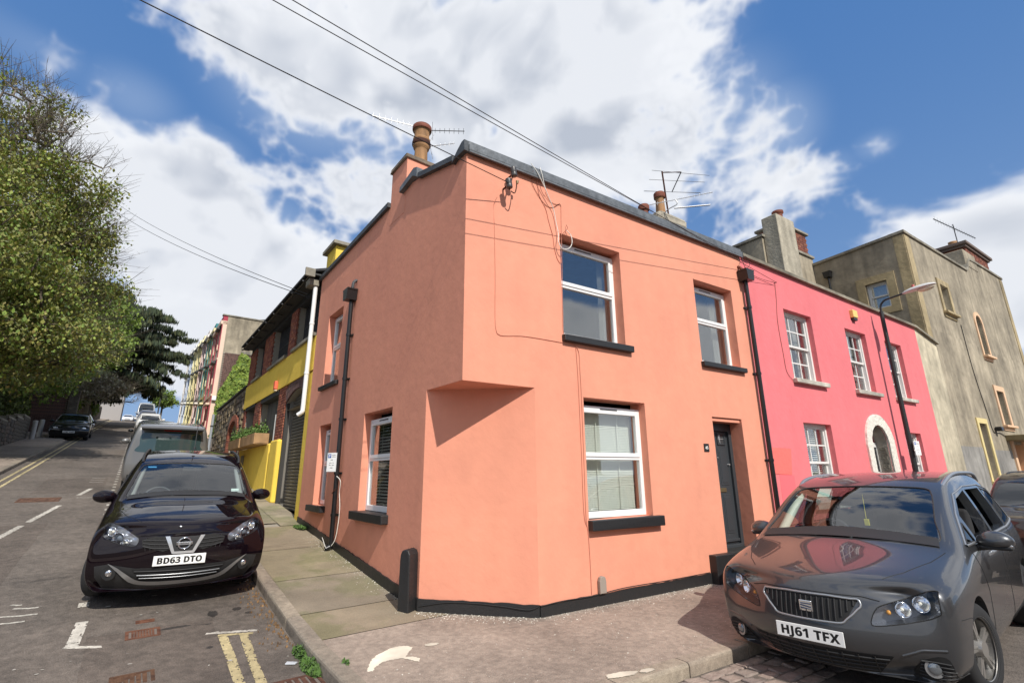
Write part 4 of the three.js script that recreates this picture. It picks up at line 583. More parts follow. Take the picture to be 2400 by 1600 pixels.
// ---------- yellow workshop ----------
{
  const h = frameL('yellow_workshop', 'yellow and red brick workshop with shutter, barred upper windows and planters', 'workshop', 6.56, -.03); const X = (t) => -(t - 6.56);
  const YB = -.1, L = (a, b) => [X(b), X(a)];
  const e = (t0, t1, y0, y1, z0, z1) => ext(X(t1), X(t0), y0, y1, z0, z1);
  part(h, 'core_wall', e(6.6, 15.4, -.2, 6.1, -6.2, -.75), M.mortar);
  part(h, 'render_band', e(6.6, 15.42, 4.0, 4.82, -.4, .03), M.yellow);
  part(h, 'end_pier', e(6.565, 6.9, .2, 3.95, -.5, .02), M.yellow);
  // upper storey: brick piers with barred windows between
  const piers = [[8.75, 9.45], [11.66, 12.87], [14.3, 15.4]];
  piers.forEach(([a, b], i) => { const p = sub(h, 'brick_pier'); part(p, 'core', e(a, b, 4.82, 6.15, -.4, -.035), M.mortar); brickFace(p, X(b), X(a), 4.84, 6.15, .0, M.brick, 50 + i); if (i < 2) for (let k = 0; k < 17; k++) { const m = part(p, 'brick', BG[0], M.brick[k % 4]); m.rotation.y = Math.PI / 2; m.position.set(X(b) - .002 + .03, 4.9 + k * .075, -.14); } });
  const wins = [[6.65, 8.75], [9.45, 11.66], [12.87, 14.3]];
  wins.forEach(([a, b]) => { const w = sub(h, 'window'); part(w, 'pane', e(a, b, 4.9, 6.12, -.3, -.294), M.glass); const n = Math.round((b - a) / .16); for (let k = 0; k <= n; k++) part(w, 'bar', e(a + (b - a) * k / n - .016, a + (b - a) * k / n + .016, 4.9, 6.12, -.24, -.2), M.darkmetal); part(w, 'rail', e(a, b, 5.5, 5.56, -.25, -.21), M.darkmetal); part(w, 'sill', e(a - .02, b + .02, 4.825, 4.9, -.4, .09), M.cement); part(w, 'frame', merge([e(a, b, 6.05, 6.14, -.32, -.26), e(a, b, 4.9, 4.97, -.32, -.26)]), M.darkmetal); });
  part(h, 'eaves_board', e(6.58, 15.5, 6.13, 6.32, -.42, -.02), M.darkmetal); part(h, 'soffit', e(6.56, 15.6, 6.30, 6.34, -.1, .28), std([.05, .048, .045], .8));
  { const g = new THREE.CylinderGeometry(.075, .075, 9.1, 14, 1, true, 0, Math.PI); g.rotateZ(Math.PI / 2); g.rotateX(-Math.PI / 2); g.translate(X(11.1), 6.33, .33); part(h, 'gutter', g, std([.22, .22, .20], .7, { map: T.weather })); for (let t = 7; t < 15.5; t += 1.05) part(h, 'gutter_clip', e(t, t + .04, 6.24, 6.27, .1, .38), M.darkmetal); part(h, 'gutter_end', e(6.5, 6.56, 6.22, 6.42, .22, .44), M.cement); }
  part(h, 'roof', metric(new THREE.ExtrudeGeometry(poly([[.36, 6.34], [.36, 6.40], [-3.1, 7.6], [-6.3, 6.4], [-6.3, 6.3], [-3.1, 7.5]]), { depth: 9.0, bevelEnabled: false }).rotateY(-Math.PI / 2).translate(0, 0, 0)), std([.045, .043, .045], .8, { map: T.stone }));
  // lower storey: arch of the shutter
  { const s = poly([[X(9.9), 3.3], [X(6.9), 3.3], [X(6.9), 3.995], [X(9.9), 3.995]]); const a = X(8.95), b = X(6.92); const hole = new THREE.Path(); hole.moveTo(a, 3.301); hole.lineTo(a, 3.5); hole.quadraticCurveTo((a + b) / 2, 3.98, b, 3.5); hole.lineTo(b, 3.301); hole.closePath(); s.holes.push(hole); const g = new THREE.ExtrudeGeometry(s, { depth: .36, bevelEnabled: false, curveSegments: 16 }); g.translate(0, 0, -.4); part(h, 'arch_spandrel', metric(g), M.mortar);
    const p = sub(h, 'brick_arch'); for (let k = 0; k < 26; k++) for (let j = 0; j < 2; j++) { const q = (k + .5) / 26, u = 1 - q; const xx = u * u * a + 2 * u * q * (a + b) / 2 + q * q * b, yy = u * u * 3.5 + 2 * u * q * 3.98 + q * q * 3.5, tx = 2 * u * ((a + b) / 2 - a) + 2 * q * (b - (a + b) / 2), ty = 2 * u * .48 - 2 * q * .48, an = Math.atan2(ty, tx); const m = part(p, 'brick', bx(.064, .17, .07), M.purplebrick[(k * 5 + j) % 3]); m.rotation.z = an; m.position.set(xx - Math.sin(an) * (.1 + j * .18), Math.min(yy + Math.cos(an) * (.1 + j * .18), 3.9), -.025); } }
  { const w = sub(h, 'roller_shutter'); const gx = (X(8.95) + X(6.9)) / 2; const lat = new THREE.CylinderGeometry(.045, .045, 2.05, 10, 1, false, -.6, Math.PI + 1.2); lat.rotateZ(Math.PI / 2); lat.scale(1, 1, .55); for (let k = 0; k < 36; k++) { const m = part(w, 'slat', lat, M.shutter || (M.shutter = std([.26, .235, .20], .5, { metalness: .3, map: T.weather }))); m.position.set(gx, .86 + k * .08, -.2); } part(w, 'guide_rail', e(8.86, 8.94, .8, 3.6, -.3, -.1), std([.25, .23, .2], .5, { metalness: .4 })); part(w, 'guide_rail', e(6.92, 6.99, .6, 3.6, -.3, -.1), M.darkmetal); part(w, 'jamb', e(8.95, 9.05, .7, 3.5, -.4, -.02), std([.035, .033, .03], .7)); }
  // piers and openings of the ground floor
  { const p = sub(h, 'brick_pier'); part(p, 'core', e(9.05, 9.88, 2.55, 3.3, -.4, -.035), M.mortar); part(p, 'core', e(9.05, 9.88, 3.3, 3.99, -.38, -.041), M.mortar); brickFace(p, X(9.88), X(9.05), 2.56, 3.99, .0, M.brick, 70); for (let k = 0; k < 19; k++) { const m = part(p, 'brick', BG[0], M.brick[(k * 3) % 4]); m.rotation.y = Math.PI / 2; m.position.set(X(9.05) - .02, 2.6 + k * .075, -.14); } const g = rbx(.84, 1.62, .5, .07, X(9.46), 1.76, -.16, 4); part(p, 'painted_base', g, M.yellow); part(p, 'plinth', e(9.06, 9.86, .7, 1.0, -.4, .06), std([.24, .24, .235], .85, { map: T.weather })); }
  { const p = sub(h, 'brick_pier'); part(p, 'core', e(12.35, 13.3, 2.5, 3.99, -.4, -.035), M.mortar); brickFace(p, X(13.3), X(12.35), 2.52, 3.99, .0, M.brick, 71); }
  { const p = sub(h, 'brick_pier'); part(p, 'core', e(14.97, 15.4, 1.3, 3.99, -.4, -.035), M.mortar); brickFace(p, X(15.4), X(14.97), 1.32, 3.99, .0, M.brick, 72); }
  part(h, 'low_wall', rext(X(12.6), X(10.12), .9, 2.52, -.35, .07, .06), M.yellow); part(h, 'low_wall', e(12.6, 15.0, 1.1, 2.5, -.35, .03), M.yellow);
  part(h, 'boarding', e(9.9, 12.35, 2.5, 4.0, -.5, -.22), std([.22, .22, .215], .6, { map: T.weather })); part(h, 'boarding', e(13.3, 14.97, 2.5, 4.0, -.5, -.25), std([.15, .15, .152], .6, { map: T.weather })); part(h, 'lintel', e(9.9, 12.35, 3.86, 3.998, -.33, .015), M.darkmetal); part(h, 'lintel', e(13.3, 14.97, 3.9, 3.998, -.3, .015), M.darkmetal);
  part(h, 'door_post', e(9.9, 10.1, .8, 3.9, -.35, -.05), M.blackpipe); { const w = sub(h, 'downpipe'); part(w, 'pipe', rod(V(X(10.0), 1.0, .0), V(X(10.0), 3.3, .0), .018, 10), std([.40, .40, .39], .5)); }
  { const w = sub(h, 'downpipe'); part(w, 'pipe', merge([rod(V(X(6.74), 3.1, .12), V(X(6.74), 6.1, .12), .05, 14), tube([[X(6.74), 3.12, .12], [X(6.74), 3.03, .13], [X(6.80), 2.96, .2]], .05, 12, 10)]), M.upvc); part(w, 'hopper', rext(X(6.98), X(6.66), 6.06, 6.24, .05, .3, .02), M.cement); for (const y of [3.9, 5.1]) part(w, 'bracket', cyl(.058, .058, .05, X(6.74), y, .12, 14), M.upvc); }
  { const a = sub(h, 'alarm_box'); part(a, 'case', rext(X(10.22), X(10.06), 4.02, 4.26, .03, .12, .015), std([.72, .14, .07], .5)); part(a, 'base', rext(X(10.2), X(10.08), 3.97, 4.02, .03, .1, .01), std([.7, .55, .35], .6)); }
  { const c = sub(h, 'chimney_stack'); part(c, 'stack', rext(X(7.75), X(7.0), 6.3, 7.42, -1.0, -.35, .015), M.yellow); part(c, 'cap', rext(X(7.88), X(6.88), 7.42, 7.52, -1.1, -.25, .015), M.cement); }
  part(h, 'meter_box', rext(X(14.1), X(13.9), 1.9, 2.3, .03, .1, .01), M.cement);
  shadows(h);
  // planters on the ledge
  for (const [a, b, lab, sd] of [[10.35, 12.55, 'wooden trough planter of leafy plants beside the dark door post of the yellow workshop', 3], [12.75, 14.9, 'wooden trough planter of bushy green plants next to the stone wall arch', 4]]) {
    const p = frameL('planter', lab, 'planter', (a + b) / 2, .2, 2.5, 'planters on the yellow wall'); const hw = (b - a) / 2, wood = std([.66, .40, .20], .7, { map: T.weather });
    part(p, 'trough', merge([rext(-hw, hw, 0, .3, .16, .19, .005), rext(-hw, hw, 0, .3, -.19, -.16, .005), rext(-hw, -hw + .03, 0, .298, -.16, .16, .005), rext(hw - .03, hw, 0, .298, -.16, .16, .005), ext(-hw, hw, 0, .03, -.16, .16)]), wood);
    part(p, 'soil', ext(-hw + .03, hw - .03, .05, .25, -.158, .158), std([.03, .022, .015], .95)); const r = rng(sd), lv = [];
    for (let i = 0; i < 2600; i++) { const lx = (r() * 2 - 1) * hw * .97, k = .12 + .14 * vn(lx * 4 + 9, sd, 64, 3), ly = .25 + r() * r() * k * 2, lz = (r() * 2 - 1) * (.14 + .06 * r()); const s = .018 + r() * .022, g = new THREE.PlaneGeometry(s, s * 1.6); g.rotateX(r() * 3 - 1.5); g.rotateY(r() * 6.3); g.translate(lx, ly, lz); lv.push(g); }
    part(p, 'foliage', merge(lv), sd === 3 ? std([.10, .17, .035], .8) : std([.085, .15, .03], .8)); shadows(p);
  }
}
// ---------- rubble stone wall beyond the workshop ----------
{
  const h = frameL('stone_wall', 'rubble stone garden wall with a brick arched opening', 'wall', 15.42, -.02); const X = (t) => -(t - 15.42);
  const a0 = X(17.95), a1 = X(16.0), arch = new THREE.Path(); arch.moveTo(a0, 1.2); arch.lineTo(a0, 3.1); arch.absellipse((a0 + a1) / 2, 3.1, (a1 - a0) / 2, .62, Math.PI, 0, true); arch.lineTo(a1, 1.2); arch.closePath();
  { const s = poly([[X(23.2), 1.5], [0, .9], [0, 4.86], [X(23.2), 4.74]]); s.holes.push(arch); const g = new THREE.ExtrudeGeometry(s, { depth: .4, bevelEnabled: false, curveSegments: 20 }); g.translate(0, 0, -.44); part(h, 'core', metric(g), M.mortar); }
  part(h, 'back_panel', ext(a0 - .1, a1 + .1, 1, 4, -1.3, -1.25), M.mortar); part(h, 'back_panel', ext(a0 - .15, a0 - .1, 1, 4, -1.3, -.45), M.mortar); part(h, 'back_panel', ext(a1 + .1, a1 + .15, 1, 4, -1.3, -.45), M.mortar); part(h, 'back_panel', ext(a0 - .15, a1 + .15, 4, 4.05, -1.3, -.45), M.mortar);
  const inArch = (x, y) => x > a0 - .26 && x < a1 + .26 && y < 3.1 + Math.sqrt(Math.max(0, 1 - ((x - (a0 + a1) / 2) / ((a1 - a0) / 2 + .27)) ** 2)) * .9;
  const stones = [], r = rng(61); let y = 1.0;
  while (y < 4.78) { const hgt = .085 + r() * .13; let x = X(23.15) + r() * .1; while (x < -.06) { const w = .14 + r() * .3; const cx = Math.min(x + w, -.01); const mx = (x + cx) / 2; const topY = lerp(4.84, 4.74, mx / X(23.2)); if (y + hgt < topY + .03 && cx - x > .08 && !inArch(mx, y + hgt / 2) && y + hgt > hillT(15.42 - mx) - .15) stones.push([x, cx, y, y + hgt]); x += w + .012; } y += hgt + .012; }
  const geos = [0, 1, 2, 3].map((k) => jitter(new RoundedBoxGeometry(1, 1, .14, 2, .03), .03, k * 9)); geos.forEach((g) => metric(g));
  const rest = []; stones.sort((p, q) => q[1] - p[1]);   // nearest the corner first
  stones.forEach(([p, q, s, t], i) => { const gi = geos[i % 4], z = -.04 + (r() - .5) * .05; if (i < 300) { const m = part(h, 'stone', gi, M.rubble[Math.floor(r() * 6)]); m.scale.set(q - p, t - s, 1); m.position.set((p + q) / 2, (s + t) / 2, z); } else { const g = gi.clone(); g.scale(q - p, t - s, 1); g.translate((p + q) / 2, (s + t) / 2, z); rest.push(g); } });
  if (rest.length) part(h, 'rubble_courses', merge(rest), M.rubble[0]).userData.kind = 'stuff';
  const p = sub(h, 'brick_arch'); for (let k = 0; k < 30; k++) { const an = Math.PI * (k + .5) / 30, rx = (a1 - a0) / 2 + .12, ry = .62 + .12; const m = part(p, 'brick', bx(.085, .23, .16), M.brick[k % 4]); m.position.set((a0 + a1) / 2 + Math.cos(an) * rx, 3.1 + Math.sin(an) * ry, .01); m.rotation.z = Math.atan2(Math.sin(an) / ry, Math.cos(an) / rx) - Math.PI / 2; }
  for (const sgn of [a0 - .12, a1 + .12]) for (let k = 0; k < 19; k++) part(p, 'brick', bx(.22, .065, .16, sgn, 1.68 + k * .076, .01), M.brick[(k * 3) % 4]);
  part(h, 'coping', jitter(metric(new THREE.ExtrudeGeometry(poly([[X(23.25), 4.74], [.0, 4.86], [.0, 4.93], [X(23.25), 4.81]]), { depth: .52, bevelEnabled: false }).translate(0, 0, -.48)), .01, 2), std([.06, .058, .055], .9, { map: T.stone }));
  shadows(h);
  const pp = frameL('wall_pipe', 'grey pipe standing against the end of the stone wall', 'pipe', 23.3, .1, 2.4); part(pp, 'pipe', rod(V(0, 0, 0), V(0, 2.2, 0), .06, 12), std([.30, .32, .34], .5)); part(pp, 'bracket', cyl(.08, .08, .06, 0, 1.6, 0, 12), M.darkmetal); shadows(pp);
}
// ---------- terrace of tall painted houses up the hill ----------
{
  const cols = [['crimson', [.42, .05, .08], [.80, .60, .46]], ['teal', [.05, .25, .26], [.82, .72, .42]], ['shell pink', [.72, .50, .48], [.86, .77, .70]], ['primrose', [.86, .74, .36], [.86, .78, .48]], ['lemon', [.86, .78, .42], [.86, .80, .54]], ['pale blue', [.45, .55, .74], [.82, .82, .80]], ['white', [.80, .78, .74], [.7, .68, .65]]];
  const W = 5.2;
  cols.forEach(([nm, c1, c2], i) => {
    const t0 = 40 + i * W, g0 = hillT(t0) - .2, top = 9.6, h = frameL('terrace_house', nm + ' painted three storey terrace house on the hill', 'house', t0, -1.3, g0, 'terrace houses up the hill'); const body = std(c2, .85, { map: T.paint }), trim = std(c1, .8, { map: T.paint });
    const X = (k) => -k * W, wn = []; for (let s = 0; s < 3; s++) for (let q = 0; q < 2; q++) { const cx = -W * (.28 + q * .44); wn.push([cx - .5, cx + .5, 1.1 + s * 2.9 + .5, 1.1 + s * 2.9 + 2.15]); }
    const door = [-W * .28 - .5, -W * .28 + .5, .3, 2.7]; wn[0] = door;
    part(h, 'wall', wallGeo([[-W, -.8], [0, -.8], [0, top], [-W, top]], wn, .3), body);
    part(h, 'cornice', ext(-W, 0, top - .25, top + .05, -.3, .16), body); part(h, 'parapet', ext(-W, 0, top + .05, top + .5, -.3, .02), i === 0 || i === 1 ? trim : body);
    for (const k of [.02, .5, .98]) part(h, 'pilaster', ext(-W * k - .09, -W * k + .09, -.8, top - .25, 0, .05), trim);
    part(h, 'storey_band', ext(-W, 0, 3.4, 3.55, .0, .08), body); part(h, 'storey_band', ext(-W, 0, 6.35, 6.48, .0, .06), body);
    wn.forEach(([a, b, c, d], k) => { const w = sub(h, k ? 'window' : 'front_door'); part(w, 'frame', merge([ext(a, a + .07, c, d, -.25, -.15), ext(b - .07, b, c, d, -.25, -.15), ext(a + .07, b - .07, d - .07, d, -.25, -.15), ext(a + .07, b - .07, (c + d) / 2 - .03, (c + d) / 2 + .03, -.25, -.15)]), M.whitewood); part(w, 'pane', ext(a + .05, b - .05, c, d, -.22, -.215), k ? M.glass : trim); part(w, 'surround', merge([ext(a - .1, a, c - .1, d + .1, 0, .02), ext(b, b + .1, c - .1, d + .1, 0, .02), ext(a - .1, b + .1, d + .001, d + .1, .021, .05)]), trim); if (k) part(w, 'sill', ext(a - .1, b + .1, c - .1, c, -.1, .06), body); if (k === 2 || k === 4) part(w, 'balcony_hood', metric(new THREE.ExtrudeGeometry(poly([[0, d + .35], [.3, d + .14], [.3, d + .06], [0, d + .02]]), { depth: 1.3, bevelEnabled: false }).rotateY(-Math.PI / 2).translate(b + .15, 0, 0)), M.leaddark); });
    part(h, 'porch_hood', rext(door[0] - .25, door[1] + .25, 2.75, 2.92, 0, .28, .02), body);
    part(h, 'rear_mass', ext(-W + .01, i ? -.01 : -.35, -.8, top - .3, -8, -.31), M.render); part(h, 'chimney', ext(-W - .3, -W + .3, top, top + 1.6, -4.5, -3), M.brick[3]); part(h, 'roof', metric(new THREE.ExtrudeGeometry(poly([[-.3, top], [-4.1, top + 1.0], [-8, top]]), { depth: W - .02, bevelEnabled: false }).rotateY(-Math.PI / 2).translate(-.01, 0, 0)), M.leaddark);
    if (i === 0) { // gable end facing down the hill
      const e = sub(h, 'gable'); part(h, 'gable_wall', ext(-.34, .0, -2.5, top + .5, -9, -.305), M.render); part(h, 'gable_brick', ext(.001, .06, -2.5, top - 2.6, -9, -.3), M.mortar); part(h, 'gable_string', ext(.0, .16, top - 2.6, top - 2.35, -9, -1.6), M.cement); const r = rng(3); brickQuad(h, top); part(h, 'gable_coping', ext(-.4, .08, top + .5, top + .6, -9, .1), M.cement); for (const [z, s] of [[-4.4, 1.2], [-6.3, .8]]) { const p = part(h, 'chimney_pot', lathe([[.25, 0], [.2, .6], [.28, .7], [.26, 1], [.2, 1]], 18), s > 1 ? M.terracotta : M.cement); p.position.set(-.15, top + .5, z); p.scale.setScalar(s); } part(h, 'floodlight', rext(.06, .25, 3.0, 3.35, -.3, .0, .05), M.upvc); h.remove(e); }
    shadows(h);
  });
  function brickQuad(h, top) { const r = rng(33), L = []; for (let k = 0; k < 96; k++) for (let q = 0; q < 36; q++) { const g = bx(.02, .065, .22, .068, -.2 + k * .075, -.45 - q * .235 - (k % 2) * .11); L.push(g); } part(h, 'gable_brickwork', merge(L), M.purplebrick[1]).userData.kind = 'stuff'; }
}
// ---------- cars ----------
// car frame: z forward (front bumper at z = 0), x to the car's left, y up from the road
function catmullClark(V0, F0, levels) {
  let vs = V0, fs = F0;
  for (let l = 0; l < levels; l++) {
    const fp = fs.map((f) => { const c = [0, 0, 0]; for (const i of f) for (let k = 0; k < 3; k++) c[k] += vs[i][k] / 4; return c; });
    const em = new Map(), nv = vs.length, vf = vs.map(() => []), ve = vs.map(() => []);
    fs.forEach((f, fi) => { for (let q = 0; q < 4; q++) { const a = f[q], b = f[(q + 1) % 4], key = a < b ? a * 1e6 + b : b * 1e6 + a; let e = em.get(key); if (!e) { e = { a, b, f: [], i: 0 }; em.set(key, e); ve[a].push(e); ve[b].push(e); } e.f.push(fi); vf[a].push(fi); } });
    const out = []; let idx = nv; const ed = [];
    for (const e of em.values()) { e.i = idx++; const p = [0, 0, 0]; for (let k = 0; k < 3; k++) p[k] = e.f.length === 2 ? (vs[e.a][k] + vs[e.b][k] + fp[e.f[0]][k] + fp[e.f[1]][k]) / 4 : (vs[e.a][k] + vs[e.b][k]) / 2; ed.push(p); }
    vs.forEach((v, i) => { const n = vf[i].length, p = [0, 0, 0]; for (let k = 0; k < 3; k++) { let F = 0, R = 0; for (const f of vf[i]) F += fp[f][k] / n; for (const e of ve[i]) R += (vs[e.a][k] + vs[e.b][k]) / 2 / ve[i].length; p[k] = (F + 2 * R + (n - 3) * v[k]) / n; } out.push(p); });
    const all = [...out, ...ed, ...fp], base = idx, nf = [];
    fs.forEach((f, fi) => { const E = (a, b) => em.get(a < b ? a * 1e6 + b : b * 1e6 + a).i; for (let q = 0; q < 4; q++) nf.push([f[q], E(f[q], f[(q + 1) % 4]), base + fi, E(f[(q + 3) % 4], f[q])]); });
    vs = all; fs = nf;
  }
  return [vs, fs];
}
// the body as a smooth closed skin over a lattice: st = stations from front to rear {z, y:[layers], w:[layers], c: crown of the top}
const COLS = [-1, -.91, -.5, 0, .5, .91, 1];
function skin(st0, front, rear, levels = 3, cols = COLS.length - 1) {
  // holding stations just inside both ends keep the nose and tail from going soft
  const mixS = (a, b, q) => ({ z: lerp(a.z, b.z, q), y: a.y.map((v, i) => lerp(v, b.y[i], q)), w: a.w.map((v, i) => lerp(v, b.w[i], q)), c: lerp(a.c || 0, b.c || 0, q) });
  const st = st0;
  const nx = st.length - 1, ny = st[0].y.length - 1, id = new Map(), vs = [], fs = [];
  const vert = (i, j, k) => {
    const key = i * 10000 + j * 100 + k; if (id.has(key)) return id.get(key);
    const s = st[i], u = COLS[k]; let x = s.w[j] * u, y = s.y[j], z = s.z;
    if (j === ny) y += (s.c || 0) * (1 - u * u) + (Math.abs(u) === .5 ? (s.r || 0) : 0);
    if (i === 0) z += front.off[j] - front.bow[j] * u * u; if (i === nx) z += -(rear.off[j]) + rear.bow[j] * u * u;
    if (i === 1 && front.bow2) z -= front.bow2 * u * u; 
    id.set(key, vs.length); vs.push([x, y, z]); return vs.length - 1;
  };
  for (let i = 0; i < nx; i++) {
    for (let k = 0; k < cols; k++) { fs.push([vert(i, ny, k), vert(i, ny, k + 1), vert(i + 1, ny, k + 1), vert(i + 1, ny, k)]); fs.push([vert(i, 0, k), vert(i + 1, 0, k), vert(i + 1, 0, k + 1), vert(i, 0, k + 1)]); }
    for (let j = 0; j < ny; j++) { fs.push([vert(i, j, 0), vert(i, j + 1, 0), vert(i + 1, j + 1, 0), vert(i + 1, j, 0)]); fs.push([vert(i, j, cols), vert(i + 1, j, cols), vert(i + 1, j + 1, cols), vert(i, j + 1, cols)]); }
  }
  for (let j = 0; j < ny; j++) for (let k = 0; k < cols; k++) { fs.push([vert(0, j, k), vert(0, j, k + 1), vert(0, j + 1, k + 1), vert(0, j + 1, k)]); fs.push([vert(nx, j, k), vert(nx, j + 1, k), vert(nx, j + 1, k + 1), vert(nx, j, k + 1)]); }
  const [P, F] = catmullClark(vs, fs, levels);
  const pos = new Float32Array(P.length * 3); P.forEach((p, i) => { pos[i * 3] = p[0]; pos[i * 3 + 1] = p[1]; pos[i * 3 + 2] = p[2]; });
  const I = []; for (const f of F) I.push(f[0], f[1], f[2], f[0], f[2], f[3]);
  const g = new THREE.BufferGeometry(); g.setAttribute('position', new THREE.BufferAttribute(pos, 3)); g.setIndex(I); g.computeVertexNormals();
  // outward?
  let vol = 0; const a = V(), b = V(), c = V(); for (let i = 0; i < I.length; i += 3) { a.fromArray(pos, I[i] * 3); b.fromArray(pos, I[i + 1] * 3); c.fromArray(pos, I[i + 2] * 3); vol += a.dot(b.cross(c)); }
  if (vol < 0) { for (let i = 0; i < I.length; i += 3) { const t = I[i]; I[i] = I[i + 1]; I[i + 1] = t; } g.setIndex(I); g.computeVertexNormals(); }
  g.setAttribute('uv', new THREE.BufferAttribute(new Float32Array(P.length * 2), 2)); return g;
}
const csg = new Evaluator(); csg.attributes = ['position', 'normal', 'uv']; csg.useGroups = false;
function brush(g) { const b = new Brush(g); b.updateMatrixWorld(true); b.prepareGeometry(); return b; }
function cut(a, list) { let cur = a; for (const g of list) { cur = csg.evaluate(cur, brush(g), SUBTRACTION); cur.updateMatrixWorld(true); } return cur; }
// view frames for drawing on the skin
const FRONT = { o: V(0, 0, 3), u: V(1, 0, 0), v: V(0, 1, 0), d: V(0, 0, -1) };
const REAR = { o: V(0, 0, -9), u: V(-1, 0, 0), v: V(0, 1, 0), d: V(0, 0, 1) };
const LEFT = { o: V(4, 0, 0), u: V(0, 0, 1), v: V(0, 1, 0), d: V(-1, 0, 0) };
const RIGHT = { o: V(-4, 0, 0), u: V(0, 0, 1), v: V(0, 1, 0), d: V(1, 0, 0) };
const TOP = { o: V(0, 5, 0), u: V(1, 0, 0), v: V(0, 0, 1), d: V(0, -1, 0) };
const angled = (deg, side) => { const a = deg * D2R, d = V(-side * Math.sin(a), 0, -Math.cos(a)); const u = V(side * Math.cos(a), 0, -Math.sin(a)).multiplyScalar(side); return { o: d.clone().multiplyScalar(-4), u: V(Math.cos(a) * 1, 0, -side * Math.sin(a)), v: V(0, 1, 0), d }; };
const tilted = (deg) => { const a = deg * D2R; return { o: V(0, 0, 0).addScaledVector(V(0, Math.sin(a), Math.cos(a)), 6), u: V(1, 0, 0), v: V(0, Math.cos(a), -Math.sin(a)), d: V(0, -Math.sin(a), -Math.cos(a)) }; };
function hitOn(B, fr, x, y) { const ray = new THREE.Ray(fr.o.clone().addScaledVector(fr.u, x).addScaledVector(fr.v, y), fr.d.clone()); const h = B.geometry.boundsTree.raycastFirst(ray, THREE.DoubleSide); return h ? h.point.clone() : null; }
function smoothPoly(pts, n = 4, closed = true) { const c = new THREE.CatmullRomCurve3(pts.map(([x, y]) => V(x, y, 0)), closed, 'catmullrom', .35); return c.getPoints(pts.length * n).slice(0, closed ? -1 : undefined).map((p) => [p.x, p.y]); }
// a sheet that follows the skin inside the outline
function decal(B, fr, outline, off = .004, res = .06, depth = 0) {
  let xs = outline.map((p) => p[0]), ys = outline.map((p) => p[1]); const x0 = Math.min(...xs), x1 = Math.max(...xs), y0 = Math.min(...ys), y1 = Math.max(...ys);
  // densify outline
  const O = []; outline.forEach((p, i) => { const q = outline[(i + 1) % outline.length], L = Math.hypot(q[0] - p[0], q[1] - p[1]), n = Math.max(1, Math.ceil(L / res)); for (let k = 0; k < n; k++) O.push([lerp(p[0], q[0], k / n), lerp(p[1], q[1], k / n)]); });
  // clip outline by grid columns into strips, then triangulate each cell polygon
  const tris = []; const nx = Math.max(1, Math.ceil((x1 - x0) / res)), ny = Math.max(1, Math.ceil((y1 - y0) / res));
  const clip = (P, ax, lim, keepLess) => { const out = []; for (let i = 0; i < P.length; i++) { const a = P[i], b = P[(i + 1) % P.length]; const ia = keepLess ? a[ax] <= lim : a[ax] >= lim, ib = keepLess ? b[ax] <= lim : b[ax] >= lim; if (ia) out.push(a); if (ia !== ib) { const t = (lim - a[ax]) / (b[ax] - a[ax]); out.push([lerp(a[0], b[0], t), lerp(a[1], b[1], t)]); } } return out; };
  for (let i = 0; i < nx; i++) { let S = clip(clip(O, 0, x0 + (x1 - x0) * i / nx, false), 0, x0 + (x1 - x0) * (i + 1) / nx, true); if (S.length < 3) continue; for (let j = 0; j < ny; j++) { const C = clip(clip(S, 1, y0 + (y1 - y0) * j / ny, false), 1, y0 + (y1 - y0) * (j + 1) / ny, true); if (C.length < 3) continue; const vv = C.map((p) => new THREE.Vector2(p[0], p[1])); if (Math.abs(THREE.ShapeUtils.area(vv)) < 1e-7) continue; for (const t of THREE.ShapeUtils.triangulateShape(vv, [])) tris.push(C[t[0]], C[t[1]], C[t[2]]); } }
  const P = [], uv = [], cache = new Map(); const q = (p) => { const k = Math.round(p[0] * 1e5) + '_' + Math.round(p[1] * 1e5); if (!cache.has(k)) cache.set(k, hitOn(B, fr, p[0], p[1])); return cache.get(k); };
  for (let i = 0; i < tris.length; i += 3) { const a = q(tris[i]), b = q(tris[i + 1]), c = q(tris[i + 2]); if (!a || !b || !c) continue; for (const [p, m] of [[a, tris[i]], [b, tris[i + 1]], [c, tris[i + 2]]]) { P.push(p.x - fr.d.x * off, p.y - fr.d.y * off, p.z - fr.d.z * off); uv.push((m[0] - x0) / (x1 - x0), (m[1] - y0) / (y1 - y0)); } }
  let g = new THREE.BufferGeometry(); g.setAttribute('position', new THREE.Float32BufferAttribute(P, 3)); g.setAttribute('uv', new THREE.Float32BufferAttribute(uv, 2)); g = mergeVertices(g, 1e-5); g.computeVertexNormals(); return g;
}
function onSkin(B, fr, pts, r, off = .002, seg = 6) { const P = []; for (let i = 0; i < pts.length - 1; i++) { const n = Math.max(1, Math.ceil(Math.hypot(pts[i + 1][0] - pts[i][0], pts[i + 1][1] - pts[i][1]) / .06)); for (let k = 0; k < n; k++) { const h = hitOn(B, fr, lerp(pts[i][0], pts[i + 1][0], k / n), lerp(pts[i][1], pts[i + 1][1], k / n)); if (h) P.push(h.addScaledVector(fr.d, -off)); } } const h = hitOn(B, fr, ...pts[pts.length - 1]); if (h) P.push(h.addScaledVector(fr.d, -off)); return P.length > 1 ? tube(P, r, seg, P.length * 3) : new THREE.BufferGeometry(); }
